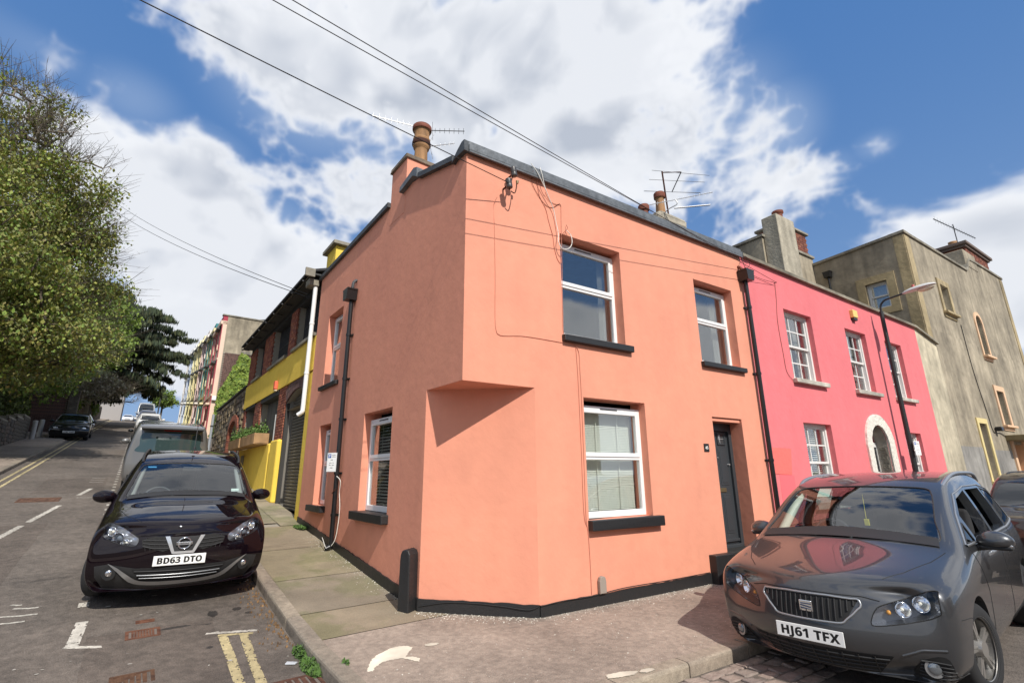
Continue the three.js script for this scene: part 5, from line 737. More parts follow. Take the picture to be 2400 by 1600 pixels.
function prism(fr, outline, n0, n1) { // solid along the frame's direction between distances n0 and n1 from its origin
  const s = poly(outline); const g = new THREE.ExtrudeGeometry(s, { depth: n1 - n0, bevelEnabled: false }); const m = new THREE.Matrix4().makeBasis(fr.u, fr.v, fr.d); const det = m.determinant(); m.setPosition(fr.o.clone().addScaledVector(fr.d, n0)); g.applyMatrix4(m); if (det < 0) { const nI = g.index ? g : g; const p = nI.attributes.position; for (let i = 0; i < p.count; i += 3) for (let k = 0; k < 3; k++) { const t = p.array[i * 3 + k]; p.array[i * 3 + k] = p.array[i * 3 + 3 + k]; p.array[i * 3 + 3 + k] = t; } } g.computeVertexNormals(); return g;
}
const CM = {
  rubber: std([.018, .018, .019], .85), plastic: std([.022, .022, .023], .55), matt: std([.012, .012, .012], .8), chrome: std([.75, .76, .78], .12, { metalness: 1 }), satin: std([.42, .43, .44], .35, { metalness: .8 }), alloy: std([.46, .44, .41], .32, { metalness: .75 }), cabin: std([.022, .022, .024], .85), trim: std([.45, .42, .34], .85), seat: std([.03, .03, .033], .9), plate: std([.80, .80, .78], .45), seam: std([.004, .004, .004], .6),
  screen: phy([.80, .88, .87], .01, { transmission: 1, thickness: 0, ior: 2.05 }), tint: phy([.25, .28, .28], .01, { transmission: 1, thickness: 0, ior: 1.75 }), lamp: phy([.95, .97, 1], .02, { transmission: 1, thickness: 0, ior: 1.45 }), red: phy([.55, .02, .015], .1, { clearcoat: 1 }), amber: std([.75, .32, .04], .3), reflector: std([.85, .86, .88], .14, { metalness: 1 }),
};
function paint(c, metal = .35, rough = .38) { return new THREE.MeshPhysicalMaterial({ specularIntensity: metal < .1 ? .05 : .5, color: lin(...c), metalness: metal, roughness: rough, clearcoat: 1, clearcoatRoughness: .008, side: THREE.DoubleSide }); }
function wheel(parent, x, y, z, R, rimR, W, spokes, side, turn = 0, rimMat = CM.alloy) {
  const w = sub(parent, 'wheel'); w.position.set(x, y, z); w.rotation.y = turn;
  const prof = [[rimR - .01, -W / 2 + .012], [rimR + .012, -W / 2], [R - .035, -W / 2 + .004], [R - .008, -W / 2 + .03], [R, -W / 2 + .06], [R, W / 2 - .06], [R - .008, W / 2 - .03], [R - .035, W / 2 - .004], [rimR + .012, W / 2], [rimR - .01, W / 2 - .012]];
  const t = new THREE.LatheGeometry(prof.map((p) => new THREE.Vector2(...p)), 44); t.rotateZ(Math.PI / 2); part(w, 'tyre', t, CM.rubber);
  const rim = []; const rg = new THREE.LatheGeometry([[rimR - .012, -W / 2 + .02], [rimR + .004, -W / 2 + .004], [rimR + .004, W / 2 - .004], [rimR - .006, W / 2 - .001], [rimR - .02, W / 2 - .012], [rimR - .024, -W / 2 + .03]].map((p) => new THREE.Vector2(...p)), 44); rg.rotateZ(Math.PI / 2); if (side < 0) rg.rotateY(Math.PI); rim.push(rg);
  const face = W / 2 - .03;
  for (let k = 0; k < spokes; k++) { const a = k / spokes * Math.PI * 2 + .2; for (const da of [-.11, .11]) { const g = new THREE.BoxGeometry(.022, rimR - .05, .026); g.translate(0, (rimR - .05) / 2 + .04, 0); g.rotateX(a + da); g.translate(side * (face - .015), 0, 0); rim.push(g); } }
  const hub = new THREE.CylinderGeometry(.06, .075, .05, 20); hub.rotateZ(-side * Math.PI / 2); hub.translate(side * (face - .005), 0, 0); rim.push(hub);
  part(w, 'rim', merge(rim), rimMat);
  const disc = new THREE.CylinderGeometry(rimR - .06, rimR - .06, .03, 28); disc.rotateZ(Math.PI / 2); disc.translate(side * (face - .08), 0, 0); part(w, 'brake_disc', disc, CM.satin);
  const back = new THREE.CylinderGeometry(rimR - .02, rimR - .02, .02, 28); back.rotateZ(Math.PI / 2); back.translate(-side * .03, 0, 0); part(w, 'barrel', back, CM.matt);
  return w;
}
function plateMesh(parent, text, x, y, z, tiltX, col = '#f2f2ee') {
  const p = sub(parent, 'number_plate'); p.position.set(x, y, z); p.rotation.x = tiltX; part(p, 'plate', rbx(.52, .111, .008, .004, 0, 0, 0), std(col === '#f2f2ee' ? [.82, .82, .80] : [.8, .6, .05], .4));
  const c = document.createElement('canvas'); c.width = 832; c.height = 178; const q = c.getContext('2d'); q.fillStyle = col; q.fillRect(0, 0, 832, 178); q.fillStyle = '#141414'; q.textBaseline = 'alphabetic'; q.textAlign = 'center';
  q.save(); q.translate(416, 146); q.scale(.92, 1.18); q.font = 'bold 132px sans-serif'; const w = q.measureText(text).width; q.scale(805 / w, 1); q.fillText(text, 0, 0); q.lineWidth = 5; q.strokeStyle = '#141414'; q.strokeText(text, 0, 0); q.restore();
  const t = new THREE.CanvasTexture(c); t.colorSpace = THREE.SRGBColorSpace; const g = new THREE.PlaneGeometry(.51, .104); g.translate(0, 0, .0048); part(p, 'lettering', g, new THREE.MeshStandardMaterial({ map: t, roughness: .4 })); return p;
}
function seats(cab, rows, y, xs, mat = CM.seat) { for (const z of rows) for (const x of xs) { part(cab, 'seat', merge([rbx(.5, .14, .5, .05, x, y, z + .1), (() => { const g = rbx(.5, .62, .14, .06, 0, .34, 0); g.rotateX(-.2); g.translate(x, y + .02, z - .2); return g; })(), (() => { const g = rbx(.27, .19, .1, .045, 0, .78, 0); g.rotateX(-.2); g.translate(x, y + .02, z - .2); return g; })()]), mat); } }
// everything common to a car with a real cabin: skin, openings, glass, wheels
function makeCar(o) {
  const car = thing(o.name, o.label, 'car', o.pos, o.yaw, o.group); car.rotation.order = 'YXZ'; car.rotation.x = -(o.pitch || 0); car.rotation.z = o.roll || 0;
  const full = brush(skin(o.st, o.front, o.rear, o.levels ?? 3)); const body = o.paint;
  const cuts = [];
  for (const [z, R] of o.arches) { const g = new THREE.CylinderGeometry(R, R, 4, 40); g.rotateZ(Math.PI / 2); g.translate(0, o.wheelY, z); const inner = new THREE.BoxGeometry(o.track * 2 - .52, 3, 2.6); cuts.push(['arch', g, z, R]); }
  // wheel arches: cut only the outer part of each side
  let cur = full;
  for (const [, , z, R] of cuts) for (const s of [-1, 1]) { const g = new THREE.CylinderGeometry(R, R, .62, 40); g.rotateZ(Math.PI / 2); g.translate(s * (o.track + .07), o.wheelY, z); cur = csg.evaluate(cur, brush(g), SUBTRACTION); cur.updateMatrixWorld(true); cur.prepareGeometry(); }
  if (o.cavity) { cur = csg.evaluate(cur, brush(skin(o.cavity, { off: o.cavity[0].y.map(() => 0), bow: o.cavity[0].y.map(() => 0) }, { off: o.cavity[0].y.map(() => 0), bow: o.cavity[0].y.map(() => 0) }, 2)), SUBTRACTION); cur.updateMatrixWorld(true); cur.prepareGeometry(); }
  for (const g of o.solid ? [] : o.glass || []) { cur = csg.evaluate(cur, brush(prism(g.fr, g.line, g.n0, g.n1)), SUBTRACTION); cur.updateMatrixWorld(true); cur.prepareGeometry(); }
  const pk = o.pockets ? o.pockets(full) : [];
  for (const p of pk) { cur = csg.evaluate(cur, brush(prism(p.fr, p.line, p.n - .5, p.n + p.depth)), SUBTRACTION); cur.updateMatrixWorld(true); cur.prepareGeometry(); }
  part(car, 'body', cur.geometry, body);
  for (const g of o.glass || []) { if (g.open) continue; part(car, g.name, decal(full, g.fr, g.line, -.006, .08), g.mat || CM.screen); part(car, 'window_seal', onSkin(full, g.fr, [...g.line, g.line[0]], .007, -.002), CM.plastic); }
  for (const [z] of o.arches) for (const s of [-1, 1]) wheel(car, s * o.track, o.wheelY, z, o.wheelY, o.rimR, o.tyreW ?? .22, o.spokes ?? 5, s, z > -1.5 ? (o.steer || 0) : 0, o.rimMat);
  part(car, 'underbody', ext(-o.track + .2, o.track - .2, .2, .3, o.rearZ + .2, -.3), CM.matt);
  return { car, full, pk };
}

// a lamp pocket: outline given in the front view, seen along an oblique direction
function pocket(full, deg, s, raw, xmax, depth) { const fr = angled(deg, s); const line = smoothPoly(raw.map(([x, y]) => [s * x, y]), 4).map(([x, y]) => { const h = hitOn(full, FRONT, clamp(x, -xmax, xmax), y) || V(x, y, -.5); return [h.dot(fr.u) - fr.o.dot(fr.u), y]; }); const cx = line.reduce((a, p) => a + p[0], 0) / line.length, cy = line.reduce((a, p) => a + p[1], 0) / line.length; const h = hitOn(full, fr, cx, cy); return { fr, line, n: h.clone().sub(fr.o).dot(fr.d), depth, cx, cy, s }; }
// lamp parts inside a pocket: reflector bowls at [du, y, r] with bulbs, back plate, lens
function lampIn(full, hl, p, bowls, backMat, o = {}) {
  const M4 = new THREE.Matrix4().makeBasis(p.fr.u, p.fr.v, p.fr.d.clone().negate()); const place = (g, u, v, n) => { g.applyMatrix4(M4); const q = p.fr.o.clone().addScaledVector(p.fr.u, u).addScaledVector(p.fr.v, v).addScaledVector(p.fr.d, n); g.translate(q.x, q.y, q.z); return g; };
  part(hl, 'lamp_back', place(new THREE.ShapeGeometry(poly(p.line)), 0, 0, p.n + p.depth - .006), backMat);
  for (const [du, y, r, proj] of bowls) { const u = p.cx + p.s * du; const b = lathe([[.004, 0], [r * .45, .008], [r * .8, .03], [r, .06], [r + .006, .062], [r + .008, .055]], 26); b.rotateX(Math.PI / 2); part(hl, 'reflector', place(b, u, y, p.n + p.depth - .012), CM.reflector); const g = new THREE.SphereGeometry(proj ? r * .55 : .014, 16, 12); part(hl, proj ? 'projector' : 'bulb', place(g, u, y, p.n + p.depth - (proj ? .035 : .05)), proj ? phy([.12, .14, .16], .02, { clearcoat: 1 }) : phy([.9, .85, .7], .05, { clearcoat: 1 })); }
  if (o.amber) part(hl, 'indicator_bulb', place(new THREE.SphereGeometry(.018, 12, 8), p.cx + p.s * o.amber[0], o.amber[1], p.n + p.depth - .03), CM.amber);
  part(hl, 'lens', decal(full, p.fr, p.line, -.002, .05), CM.lamp); part(hl, 'lens_seam', onSkin(full, p.fr, [...p.line, p.line[0]], .004, -.001), CM.seam);
}
// ---------- dark purple crossover, parked nose down the hill ----------
{
  const S = (z, y, w, c) => ({ z, y, w, c, r: z < -.2 && z > -1.2 ? .02 : 0 });
  const st = [
    S(.02, [.24, .36, .52, .72, .86, .905], [.74, .85, .87, .86, .81, .70], .03),
    S(-.07, [.23, .36, .53, .73, .885, .935], [.79, .89, .90, .90, .855, .735], .04),
    S(-.26, [.22, .35, .54, .75, .915, .975], [.81, .90, .91, .915, .88, .745], .05),
    S(-.70, [.21, .34, .55, .77, .96, 1.03], [.80, .89, .91, .92, .89, .74], .05),
    S(-1.12, [.21, .34, .55, .79, 1.0, 1.055], [.80, .89, .91, .92, .90, .76], .05),
    S(-1.34, [.21, .34, .55, .80, 1.02, 1.20], [.80, .89, .91, .92, .89, .75], .05),
    S(-1.98, [.21, .34, .55, .82, 1.05, 1.545], [.80, .89, .91, .92, .89, .68], .05),
    S(-2.7, [.21, .34, .56, .84, 1.07, 1.59], [.80, .89, .91, .92, .89, .66], .04),
    S(-3.4, [.21, .34, .58, .86, 1.11, 1.575], [.80, .89, .91, .93, .88, .64], .04),
    S(-3.95, [.22, .36, .60, .90, 1.16, 1.50], [.78, .88, .91, .91, .82, .60], .04),
    S(-4.3, [.26, .40, .62, .88, 1.05, 1.15], [.72, .82, .86, .84, .74, .62], .02),
  ];
  const front = { off: [-.12, -.01, .02, .0, -.02, -.06], bow: [.24, .24, .24, .25, .27, .28], bow2: .16 }, rear = { off: [-.1, .02, .04, 0, -.06, -.12], bow: [.15, .2, .22, .22, .2, .15] };
  const cav = st.slice(4, 10).map((s) => ({ z: s.z - (s.z > -1.3 ? .12 : 0), y: [.42, .5, .62, .8, s.y[4] - .02, s.y[5] - .055], w: [.66, .76, .80, .81, s.w[4] - .085, s.w[5] - .06], c: s.c }));
  const ws = tilted(33);
  const wsLine = smoothPoly([[-.70, .325], [-.3, .295], [.3, .295], [.70, .325], [.68, .50], [.60, .80], [.3, .835], [-.3, .835], [-.60, .80], [-.68, .50]].map(([x, y]) => [x, lerp(1.56, 2.30, (y - .295) / .54)]), 4);
  const sideW = [[[-1.62, 1.08], [-1.95, 1.27], [-2.22, 1.38], [-2.62, 1.41], [-2.62, 1.06]], [[-2.72, 1.06], [-2.72, 1.415], [-3.3, 1.40], [-3.46, 1.35], [-3.5, 1.12]]];
  const px = paint([.005, .002, .004], 0, .6);
  const { car, full, pk } = makeCar({ pockets: (f) => [1, -1].map((q) => pocket(f, 34, q, [[.475, .735], [.455, .815], [.60, .905], [.72, .965], [.80, .945], [.845, .87], [.76, .80], [.60, .745]], .80, .07)), name: 'dark_crossover', label: 'dark purple crossover car parked nose down the hill, plate BD63 DTO', pos: V(-3.984, .118, -6.288), yaw: 34.2 * D2R, pitch: -6.5 * D2R, roll: -.6 * D2R, st, front, rear, cavity: cav, paint: px, arches: [[-.92, .36], [-3.55, .36]], wheelY: .33, rimR: .215, track: .775, rearZ: -4.3, steer: -.28,
    glass: [{ name: 'windscreen', fr: ws, line: wsLine, n0: 4.9, n1: 7.6 }, ...[LEFT, RIGHT].flatMap((fr) => sideW.map((l) => ({ name: 'side_window', fr, line: l, n0: 2.9, n1: 3.6, mat: CM.tint })))] });
  pk.forEach((p) => lampIn(full, sub(car, 'headlight'), p, [[.0, .805, .062, true], [.085, .875, .045], [-.095, .765, .036]], std([.80, .81, .83], .28, { metalness: .85 })));
  // grille, badge frame, lower intake
  { const gr = sub(car, 'grille'); for (const s of [1, -1]) { const line = [[.13, .70], [.175, .835], [.30, .838], [.42, .80], [.41, .745], [.32, .71], [.2, .672]].map(([x, y]) => [s * x, y]); part(gr, 'backing', decal(full, FRONT, line, .010, .03), CM.matt); for (let k = 0; k < 3; k++) part(gr, 'bar', onSkin(full, FRONT, [[s * (.15 + .01 * k), .705 + k * .042], [s * .3, .71 + k * .042], [s * .405, .735 + k * .03]], .006, .014), CM.plastic); for (let k = 0; k < 5; k++) part(gr, 'cell_bar', onSkin(full, FRONT, [[s * (.18 + k * .048), .685], [s * (.205 + k * .046), .76], [s * (.185 + k * .048), .825]], .0032, .014), CM.plastic); }
    part(gr, 'badge_backing', decal(full, FRONT, [[-.10, .67], [.10, .67], [.175, .83], [-.175, .83]], .006, .05), CM.plastic);
    const vee = []; for (const s of [1, -1]) { const w = .012; vee.push(decal(full, FRONT, [[s * .082, .65], [s * .112, .65], [s * .200, .838], [s * .155, .838]], .022, .05)); } vee.push(decal(full, FRONT, [[-.105, .645], [.105, .645], [.108, .672], [-.108, .672]], .022, .05)); part(gr, 'chrome_frame', merge(vee), std([.86, .87, .88], .22, { metalness: .7 }));
    const b = sub(car, 'badge'); const p = hitOn(full, FRONT, 0, .757); const t = new THREE.TorusGeometry(.062, .009, 10, 40); t.translate(0, .757, p.z + .022); part(b, 'ring', t, CM.chrome); const c = document.createElement('canvas'); c.width = 256; c.height = 64; const q = c.getContext('2d'); q.fillStyle = '#b9bcc0'; q.fillRect(0, 0, 256, 64); q.fillStyle = '#26282b'; q.font = 'bold 46px sans-serif'; q.textAlign = 'center'; q.fillText('NISSAN', 128, 48, 230); const tx = new THREE.CanvasTexture(c); tx.colorSpace = THREE.SRGBColorSpace; part(b, 'bar', rbx(.165, .034, .012, .004, 0, .757, p.z + .026), CM.chrome); const pl = new THREE.PlaneGeometry(.13, .03); pl.translate(0, .757, p.z + .0335); part(b, 'lettering', pl, new THREE.MeshStandardMaterial({ map: tx, roughness: .3, metalness: .6 })); }
  { const lb = sub(car, 'lower_bumper'); part(lb, 'cladding', decal(full, FRONT, [[-.72, .26], [.72, .26], [.80, .40], [.82, .52], [.70, .545], [.44, .50], [-.44, .50], [-.70, .545], [-.82, .52], [-.80, .40]], .004, .07), CM.plastic); part(lb, 'intake', decal(full, FRONT, [[-.36, .34], [.36, .34], [.47, .49], [-.47, .49]], .008, .06), CM.matt);
    for (const [y, w] of [[.465, .44], [.42, .41], [.385, .385]]) part(lb, 'intake_bar', onSkin(full, FRONT, [[-w, y], [0, y - .004], [w, y]], y > .4 ? .007 : .005, .014), y > .46 ? CM.plastic : CM.satin);
    part(lb, 'skid_strip', decal(full, FRONT, smoothPoly([[-.70, .555], [-.60, .505], [-.46, .40], [-.38, .355], [-.2, .338], [.2, .338], [.38, .355], [.46, .40], [.60, .505], [.70, .555], [.60, .465], [.48, .345], [.38, .305], [.2, .29], [-.2, .29], [-.38, .305], [-.48, .345], [-.60, .465]], 2), .02, .05), CM.satin);
    for (const s of [1, -1]) { const f = sub(car, 'fog_light'); const p = hitOn(full, FRONT, s * .67, .45); const b = new THREE.CylinderGeometry(.075, .06, .03, 24); b.rotateX(Math.PI / 2); b.rotateY(s * .45); b.translate(p.x, p.y, p.z); part(f, 'bezel', b, CM.matt); const g = new THREE.SphereGeometry(.036, 18, 12); g.scale(1, 1, .5); g.translate(p.x, p.y, p.z + .014); part(f, 'lens', g, CM.reflector); } }
  plateMesh(car, 'BD63 DTO', -.02, .578, hitOn(full, FRONT, 0, .578).z + .014, -.05);
  // seams, bonnet ridges, wipers, mirrors, rails
  for (const s of [1, -1]) { part(car, 'bonnet_seam', onSkin(full, TOP, [[s * .46, -.19], [s * .62, -.42], [s * .72, -.75], [s * .745, -1.08]], .004, -.001), CM.seam); 
    part(car, 'door_seam', onSkin(full, s > 0 ? LEFT : RIGHT, [[-1.42, 1.0], [-1.5, .7], [-1.45, .35]], .004, -.001), CM.seam); part(car, 'door_seam', onSkin(full, s > 0 ? LEFT : RIGHT, [[-2.67, 1.05], [-2.69, .7], [-2.66, .35]], .004, -.001), CM.seam);
    part(car, 'sill_cladding', decal(full, s > 0 ? LEFT : RIGHT, [[-3.2, .2], [-1.28, .2], [-1.28, .42], [-3.2, .42]], .006, .1), CM.plastic);
    const m = sub(car, 'door_mirror'); m.position.set(s * .955, 1.09, -1.5); const g = new THREE.SphereGeometry(.5, 24, 16); g.scale(.26, .165, .16); const P = g.attributes.position; for (let i = 0; i < P.count; i++) if (P.getZ(i) < -.02) P.setZ(i, -.02 + (P.getZ(i) + .02) * .3); g.computeVertexNormals(); part(m, 'shell', g, px); const gl = new THREE.CircleGeometry(.5, 24); gl.scale(.22, .135, 1); gl.rotateY(Math.PI); gl.translate(0, 0, -.045); part(m, 'mirror_glass', gl, CM.chrome); part(m, 'arm', rod(V(-s * .08, -.06, 0), V(-s * .17, -.08, .02), .022, 10), CM.plastic);
    part(car, 'roof_rail', tube([V(s * .63, 1.50, -2.02), V(s * .635, 1.565, -2.15), V(s * .63, 1.60, -2.7), V(s * .62, 1.58, -3.4), V(s * .61, 1.51, -3.62)], .02, 8, 30), CM.plastic); }
  part(car, 'bonnet_seam', onSkin(full, FRONT, [[-.47, .835], [-.3, .862], [0, .870], [.3, .862], [.47, .835]], .004, .001), CM.seam); part(car, 'chrome_line', onSkin(full, FRONT, [[-.44, .842], [-.2, .855], [0, .858], [.2, .855], [.44, .842]], .006, .003), px);
  part(car, 'cowl', decal(full, TOP, [[-.70, -1.13], [.70, -1.13], [.68, -1.22], [0, -1.25], [-.68, -1.22]], .010, .05), CM.plastic);
  for (const [x0, x1] of [[-.55, .02], [.05, .6]]) part(car, 'wiper', merge([tube([V(x1, 1.085, -1.2), V((x0 + x1) / 2, 1.10, -1.21), V(x0, 1.11, -1.235)], .009, 6, 12)]), CM.plastic);
  { const w = hitOn(full, ws, .57, 1.70); const g = new THREE.PlaneGeometry(.1, .06); g.rotateX(-57 * D2R); g.translate(w.x, w.y - .005, w.z - .02); part(car, 'windscreen_sticker', g, std([.62, .70, .66], .7)); const w2 = hitOn(full, ws, -.5, 2.22); const g2 = new THREE.PlaneGeometry(.1, .03); g2.rotateX(-57 * D2R); g2.translate(w2.x, w2.y - .01, w2.z - .015); part(car, 'windscreen_sticker', g2, std([.08, .3, .55], .7)); }
  // cabin
  { const cab = sub(car, 'cabin'); part(cab, 'dashboard', rext(-.74, .74, .62, .98, -1.75, -1.25, .08), CM.cabin); const t = new THREE.TorusGeometry(.185, .017, 10, 36); t.rotateX(-.45); t.translate(-.37, .98, -1.86); part(cab, 'steering_wheel', t, std([.03, .03, .033], .5)); seats(cab, [-2.25, -3.05], .60, [-.37, .37]); part(cab, 'rear_view_mirror', rbx(.24, .07, .03, .02, .0, 1.42, -1.92), CM.plastic); part(cab, 'pillar_trim', merge([rod(V(-.68, 1.02, -1.40), V(-.60, 1.42, -1.97), .035, 8), rod(V(.68, 1.02, -1.40), V(.60, 1.42, -1.97), .035, 8)]), std([.28, .28, .27], .9)); }
  part(car, 'aerial', merge([rod(V(0, 1.70, -2.5), V(0, 2.12, -2.72), .006, 6), cyl(.025, .02, .03, 0, 1.68, -2.5, 10)]), CM.plastic);
}
// ---------- gunmetal people carrier in the street ----------
{
  const S = (z, y, w, c) => ({ z, y, w, c });
  const st = [
    S(.02, [.20, .31, .46, .63, .755, .79], [.58, .70, .74, .74, .71, .62], .03),
    S(-.09, [.19, .30, .47, .65, .785, .83], [.70, .82, .85, .85, .82, .70], .045),
    S(-.30, [.18, .30, .48, .67, .83, .885], [.81, .91, .935, .94, .915, .77], .05),
    S(-.75, [.18, .30, .50, .72, .92, .985], [.86, .95, .965, .98, .955, .80], .05),
    S(-1.08, [.18, .30, .52, .76, .98, 1.05], [.86, .95, .965, .98, .96, .83], .05),
    S(-1.32, [.18, .30, .52, .80, 1.03, 1.20], [.86, .95, .965, .98, .95, .82], .05),
    S(-2.05, [.18, .30, .52, .84, 1.08, 1.64], [.86, .95, .965, .98, .95, .75], .05),
    S(-2.9, [.18, .30, .54, .86, 1.10, 1.73], [.86, .95, .965, .98, .95, .73], .04),
    S(-3.8, [.18, .30, .56, .88, 1.11, 1.73], [.86, .95, .965, .98, .95, .72], .04),
    S(-4.55, [.20, .32, .58, .90, 1.13, 1.64], [.84, .93, .96, .96, .91, .69], .03),
    S(-4.86, [.26, .40, .62, .90, 1.10, 1.30], [.78, .89, .91, .89, .82, .70], .02),
  ];
  const front = { off: [-.12, .0, .03, .0, -.03, -.06], bow: [.26, .26, .26, .27, .28, .28], bow2: .19 }, rear = { off: [-.1, .02, .04, 0, -.04, -.08], bow: [.12, .16, .18, .18, .15, .12] };
  const cav = st.slice(4, 10).map((s) => ({ z: s.z - (s.z > -1.2 ? .16 : 0), y: [.40, .5, .64, .82, s.y[4] - .02, s.y[5] - .06], w: [.72, .82, .86, .88, s.w[4] - .085, s.w[5] - .06], c: s.c }));
  const ws = tilted(34);
  const wsLine = smoothPoly([[-.76, .33], [-.35, .285], [.35, .285], [.76, .33], [.72, .52], [.635, .86], [.35, .895], [-.35, .895], [-.635, .86], [-.72, .52]].map(([x, y]) => [x, lerp(1.51, 2.42, (y - .285) / .61)]), 4);
  const sideL = [{ l: [[-1.46, 1.09], [-1.72, 1.25], [-1.74, 1.09]], mat: CM.tint }, { l: [[-1.82, 1.10], [-1.82, 1.31], [-2.1, 1.46], [-2.62, 1.535], [-2.62, 1.11]], open: true }, { l: [[-2.72, 1.11], [-2.72, 1.54], [-3.55, 1.545], [-3.55, 1.12]], open: true }, { l: [[-3.66, 1.12], [-3.66, 1.54], [-4.2, 1.49], [-4.42, 1.40], [-4.45, 1.17]], mat: CM.tint }];
  const px = paint([.075, .077, .082], .6, .33);
  const { car, full, pk } = makeCar({ pockets: (f) => [1, -1].map((q) => pocket(f, 38, q, [[.44, .565], [.485, .69], [.66, .765], [.80, .83], [.855, .83], [.875, .76], [.865, .69], [.78, .635], [.62, .59]], .855, .10)), name: 'grey_people_carrier', label: 'gunmetal grey people carrier beside the kerb with roof rails, plate HJ61 TFX', pos: V(2.50, -.118, -4.59), yaw: -50.5 * D2R, pitch: .2 * D2R, roll: 1.0 * D2R, st, front, rear, cavity: cav, paint: px, arches: [[-.95, .39], [-3.87, .39]], wheelY: .34, rimR: .235, track: .84, tyreW: .23, rearZ: -4.86, spokes: 5, steer: -.16,
    glass: [{ name: 'windscreen', fr: ws, line: wsLine, n0: 4.9, n1: 7.6 }, ...[LEFT, RIGHT].flatMap((fr) => sideL.map((q) => ({ name: 'side_window', fr, line: q.l, n0: 2.8, n1: 3.7, mat: q.mat || CM.tint, open: q.open && fr === LEFT })))] });
  pk.forEach((p) => lampIn(full, sub(car, 'headlight'), p, [[-.06, .68, .05], [.075, .725, .056]], std([.34, .36, .40], .28, { metalness: .8 }), { amber: [-.15, .65] }));
  for (const s of [1, -1]) {
    const fr = angled(38, s);
    const f = sub(car, 'fog_light'); part(f, 'surround', decal(full, fr, smoothPoly([[.60, .215], [.665, .33], [.78, .385], [.84, .37], [.90, .25], [.91, .215]], 3).map(([x, y]) => { const h = hitOn(full, FRONT, s * Math.min(x, .85), y) || V(s * x, y, -.5); return [h.dot(fr.u) - fr.o.dot(fr.u), y]; }), .004, .05), CM.matt);
    for (let k = 0; k < 5; k++) part(f, 'louvre', onSkin(full, FRONT, [[s * (.63 + k * .012), .235 + k * .028], [s * .76, .232 + k * .028], [s * (.875 - k * .008), .23 + k * .027]], .006, .006), CM.plastic);
    const p = hitOn(full, FRONT, s * .735, .30); const b = new THREE.CylinderGeometry(.064, .052, .03, 26); b.rotateX(Math.PI / 2); b.rotateY(s * .55); b.translate(p.x, p.y, p.z + .0); part(f, 'bezel', b, CM.satin); const l = new THREE.SphereGeometry(.045, 18, 12); l.scale(1, 1, .4); l.rotateY(s * .55); l.translate(p.x + s * .008, p.y, p.z + .014); part(f, 'lens', l, phy([.2, .22, .24], .02, { clearcoat: 1, metalness: .6 }));
    part(car, 'bonnet_seam', onSkin(full, TOP, [[s * .52, -.27], [s * .63, -.43], [s * .76, -.75], [s * .82, -1.02]], .004, -.001), CM.seam);
    const sd = s > 0 ? LEFT : RIGHT; part(car, 'door_seam', onSkin(full, sd, [[-1.4, 1.06], [-1.52, .7], [-1.46, .3]], .004, -.001), CM.seam); part(car, 'door_seam', onSkin(full, sd, [[-2.67, 1.12], [-2.7, .7], [-2.68, .3]], .004, -.001), CM.seam); part(car, 'door_seam', onSkin(full, sd, [[-3.6, 1.12], [-3.62, .7], [-3.5, .5]], .004, -.001), CM.seam);
    part(car, 'bumper_seam', onSkin(full, sd, [[-.42, .63], [-.62, .62], [-.72, .60]], .003, -.001), CM.seam);
    part(car, 'window_trim', onSkin(full, sd, [[-1.38, 1.075], [-2.6, 1.095], [-3.6, 1.105], [-4.5, 1.15]], .012, .004), CM.satin); part(car, 'window_trim', onSkin(full, sd, [[-1.38, 1.08], [-1.75, 1.33], [-2.1, 1.505], [-2.7, 1.575], [-3.6, 1.58], [-4.25, 1.52], [-4.5, 1.42], [-4.52, 1.15]], .009, .003), CM.satin);
    for (const z of [-2.5, -2.86]) { const h = sub(car, 'door_handle'); const q = hitOn(full, sd, z, .98); part(h, 'grip', tube([V(q.x - s * .005, .98, z - .11), V(q.x + s * .03, .985, z - .06), V(q.x + s * .03, .985, z + .06), V(q.x - s * .005, .98, z + .11)], .014, 8, 20), CM.satin); const g = new THREE.SphereGeometry(.035, 14, 10); g.scale(.3, .9, 1.4); g.translate(q.x, .965, z); part(h, 'recess', g, CM.matt); }
    const m = sub(car, 'door_mirror'); m.position.set(s * 1.07, 1.10, -1.72); const g = new THREE.SphereGeometry(.5, 26, 18); g.scale(.27, .18, .20); const P = g.attributes.position; for (let i = 0; i < P.count; i++) { if (P.getZ(i) < -.03) P.setZ(i, -.03 + (P.getZ(i) + .03) * .25); if (P.getY(i) < -.035) P.setY(i, -.035 + (P.getY(i) + .035) * .3); } g.computeVertexNormals(); part(m, 'shell', g, px); part(m, 'lower_shell', rbx(.23, .04, .12, .018, 0, -.055, 0), CM.plastic); part(m, 'indicator', rbx(.07, .018, .02, .006, s * .085, -.035, .045), CM.reflector); part(m, 'arm', rod(V(-s * .06, -.05, 0), V(-s * .17, -.07, .01), .03, 10), CM.plastic);
    part(car, 'roof_rail', tube([V(s * .70, 1.575, -2.12), V(s * .72, 1.645, -2.3), V(s * .715, 1.705, -2.7), V(s * .705, 1.725, -3.3), V(s * .695, 1.70, -4.1), V(s * .68, 1.62, -4.35)], .021, 10, 40), CM.satin);
  }
  { const gr = sub(car, 'grille'); const line = [[-.37, .735], [.37, .735], [.28, .585], [.21, .555], [-.21, .555], [-.28, .585]]; part(gr, 'backing', decal(full, FRONT, line, .002, .05), CM.matt); for (let k = -8; k <= 8; k++) { const x = k * .042, t = .555 + Math.max(0, Math.abs(x) - .21) * 1.0; if (Math.abs(k) > 0 || 1) part(gr, 'bar', onSkin(full, FRONT, [[x, t + .01], [x, .728]], .0065, .008), CM.plastic); } part(gr, 'chrome_frame', onSkin(full, FRONT, [...smoothPoly(line, 3), line[0]], .009, .008), CM.satin);
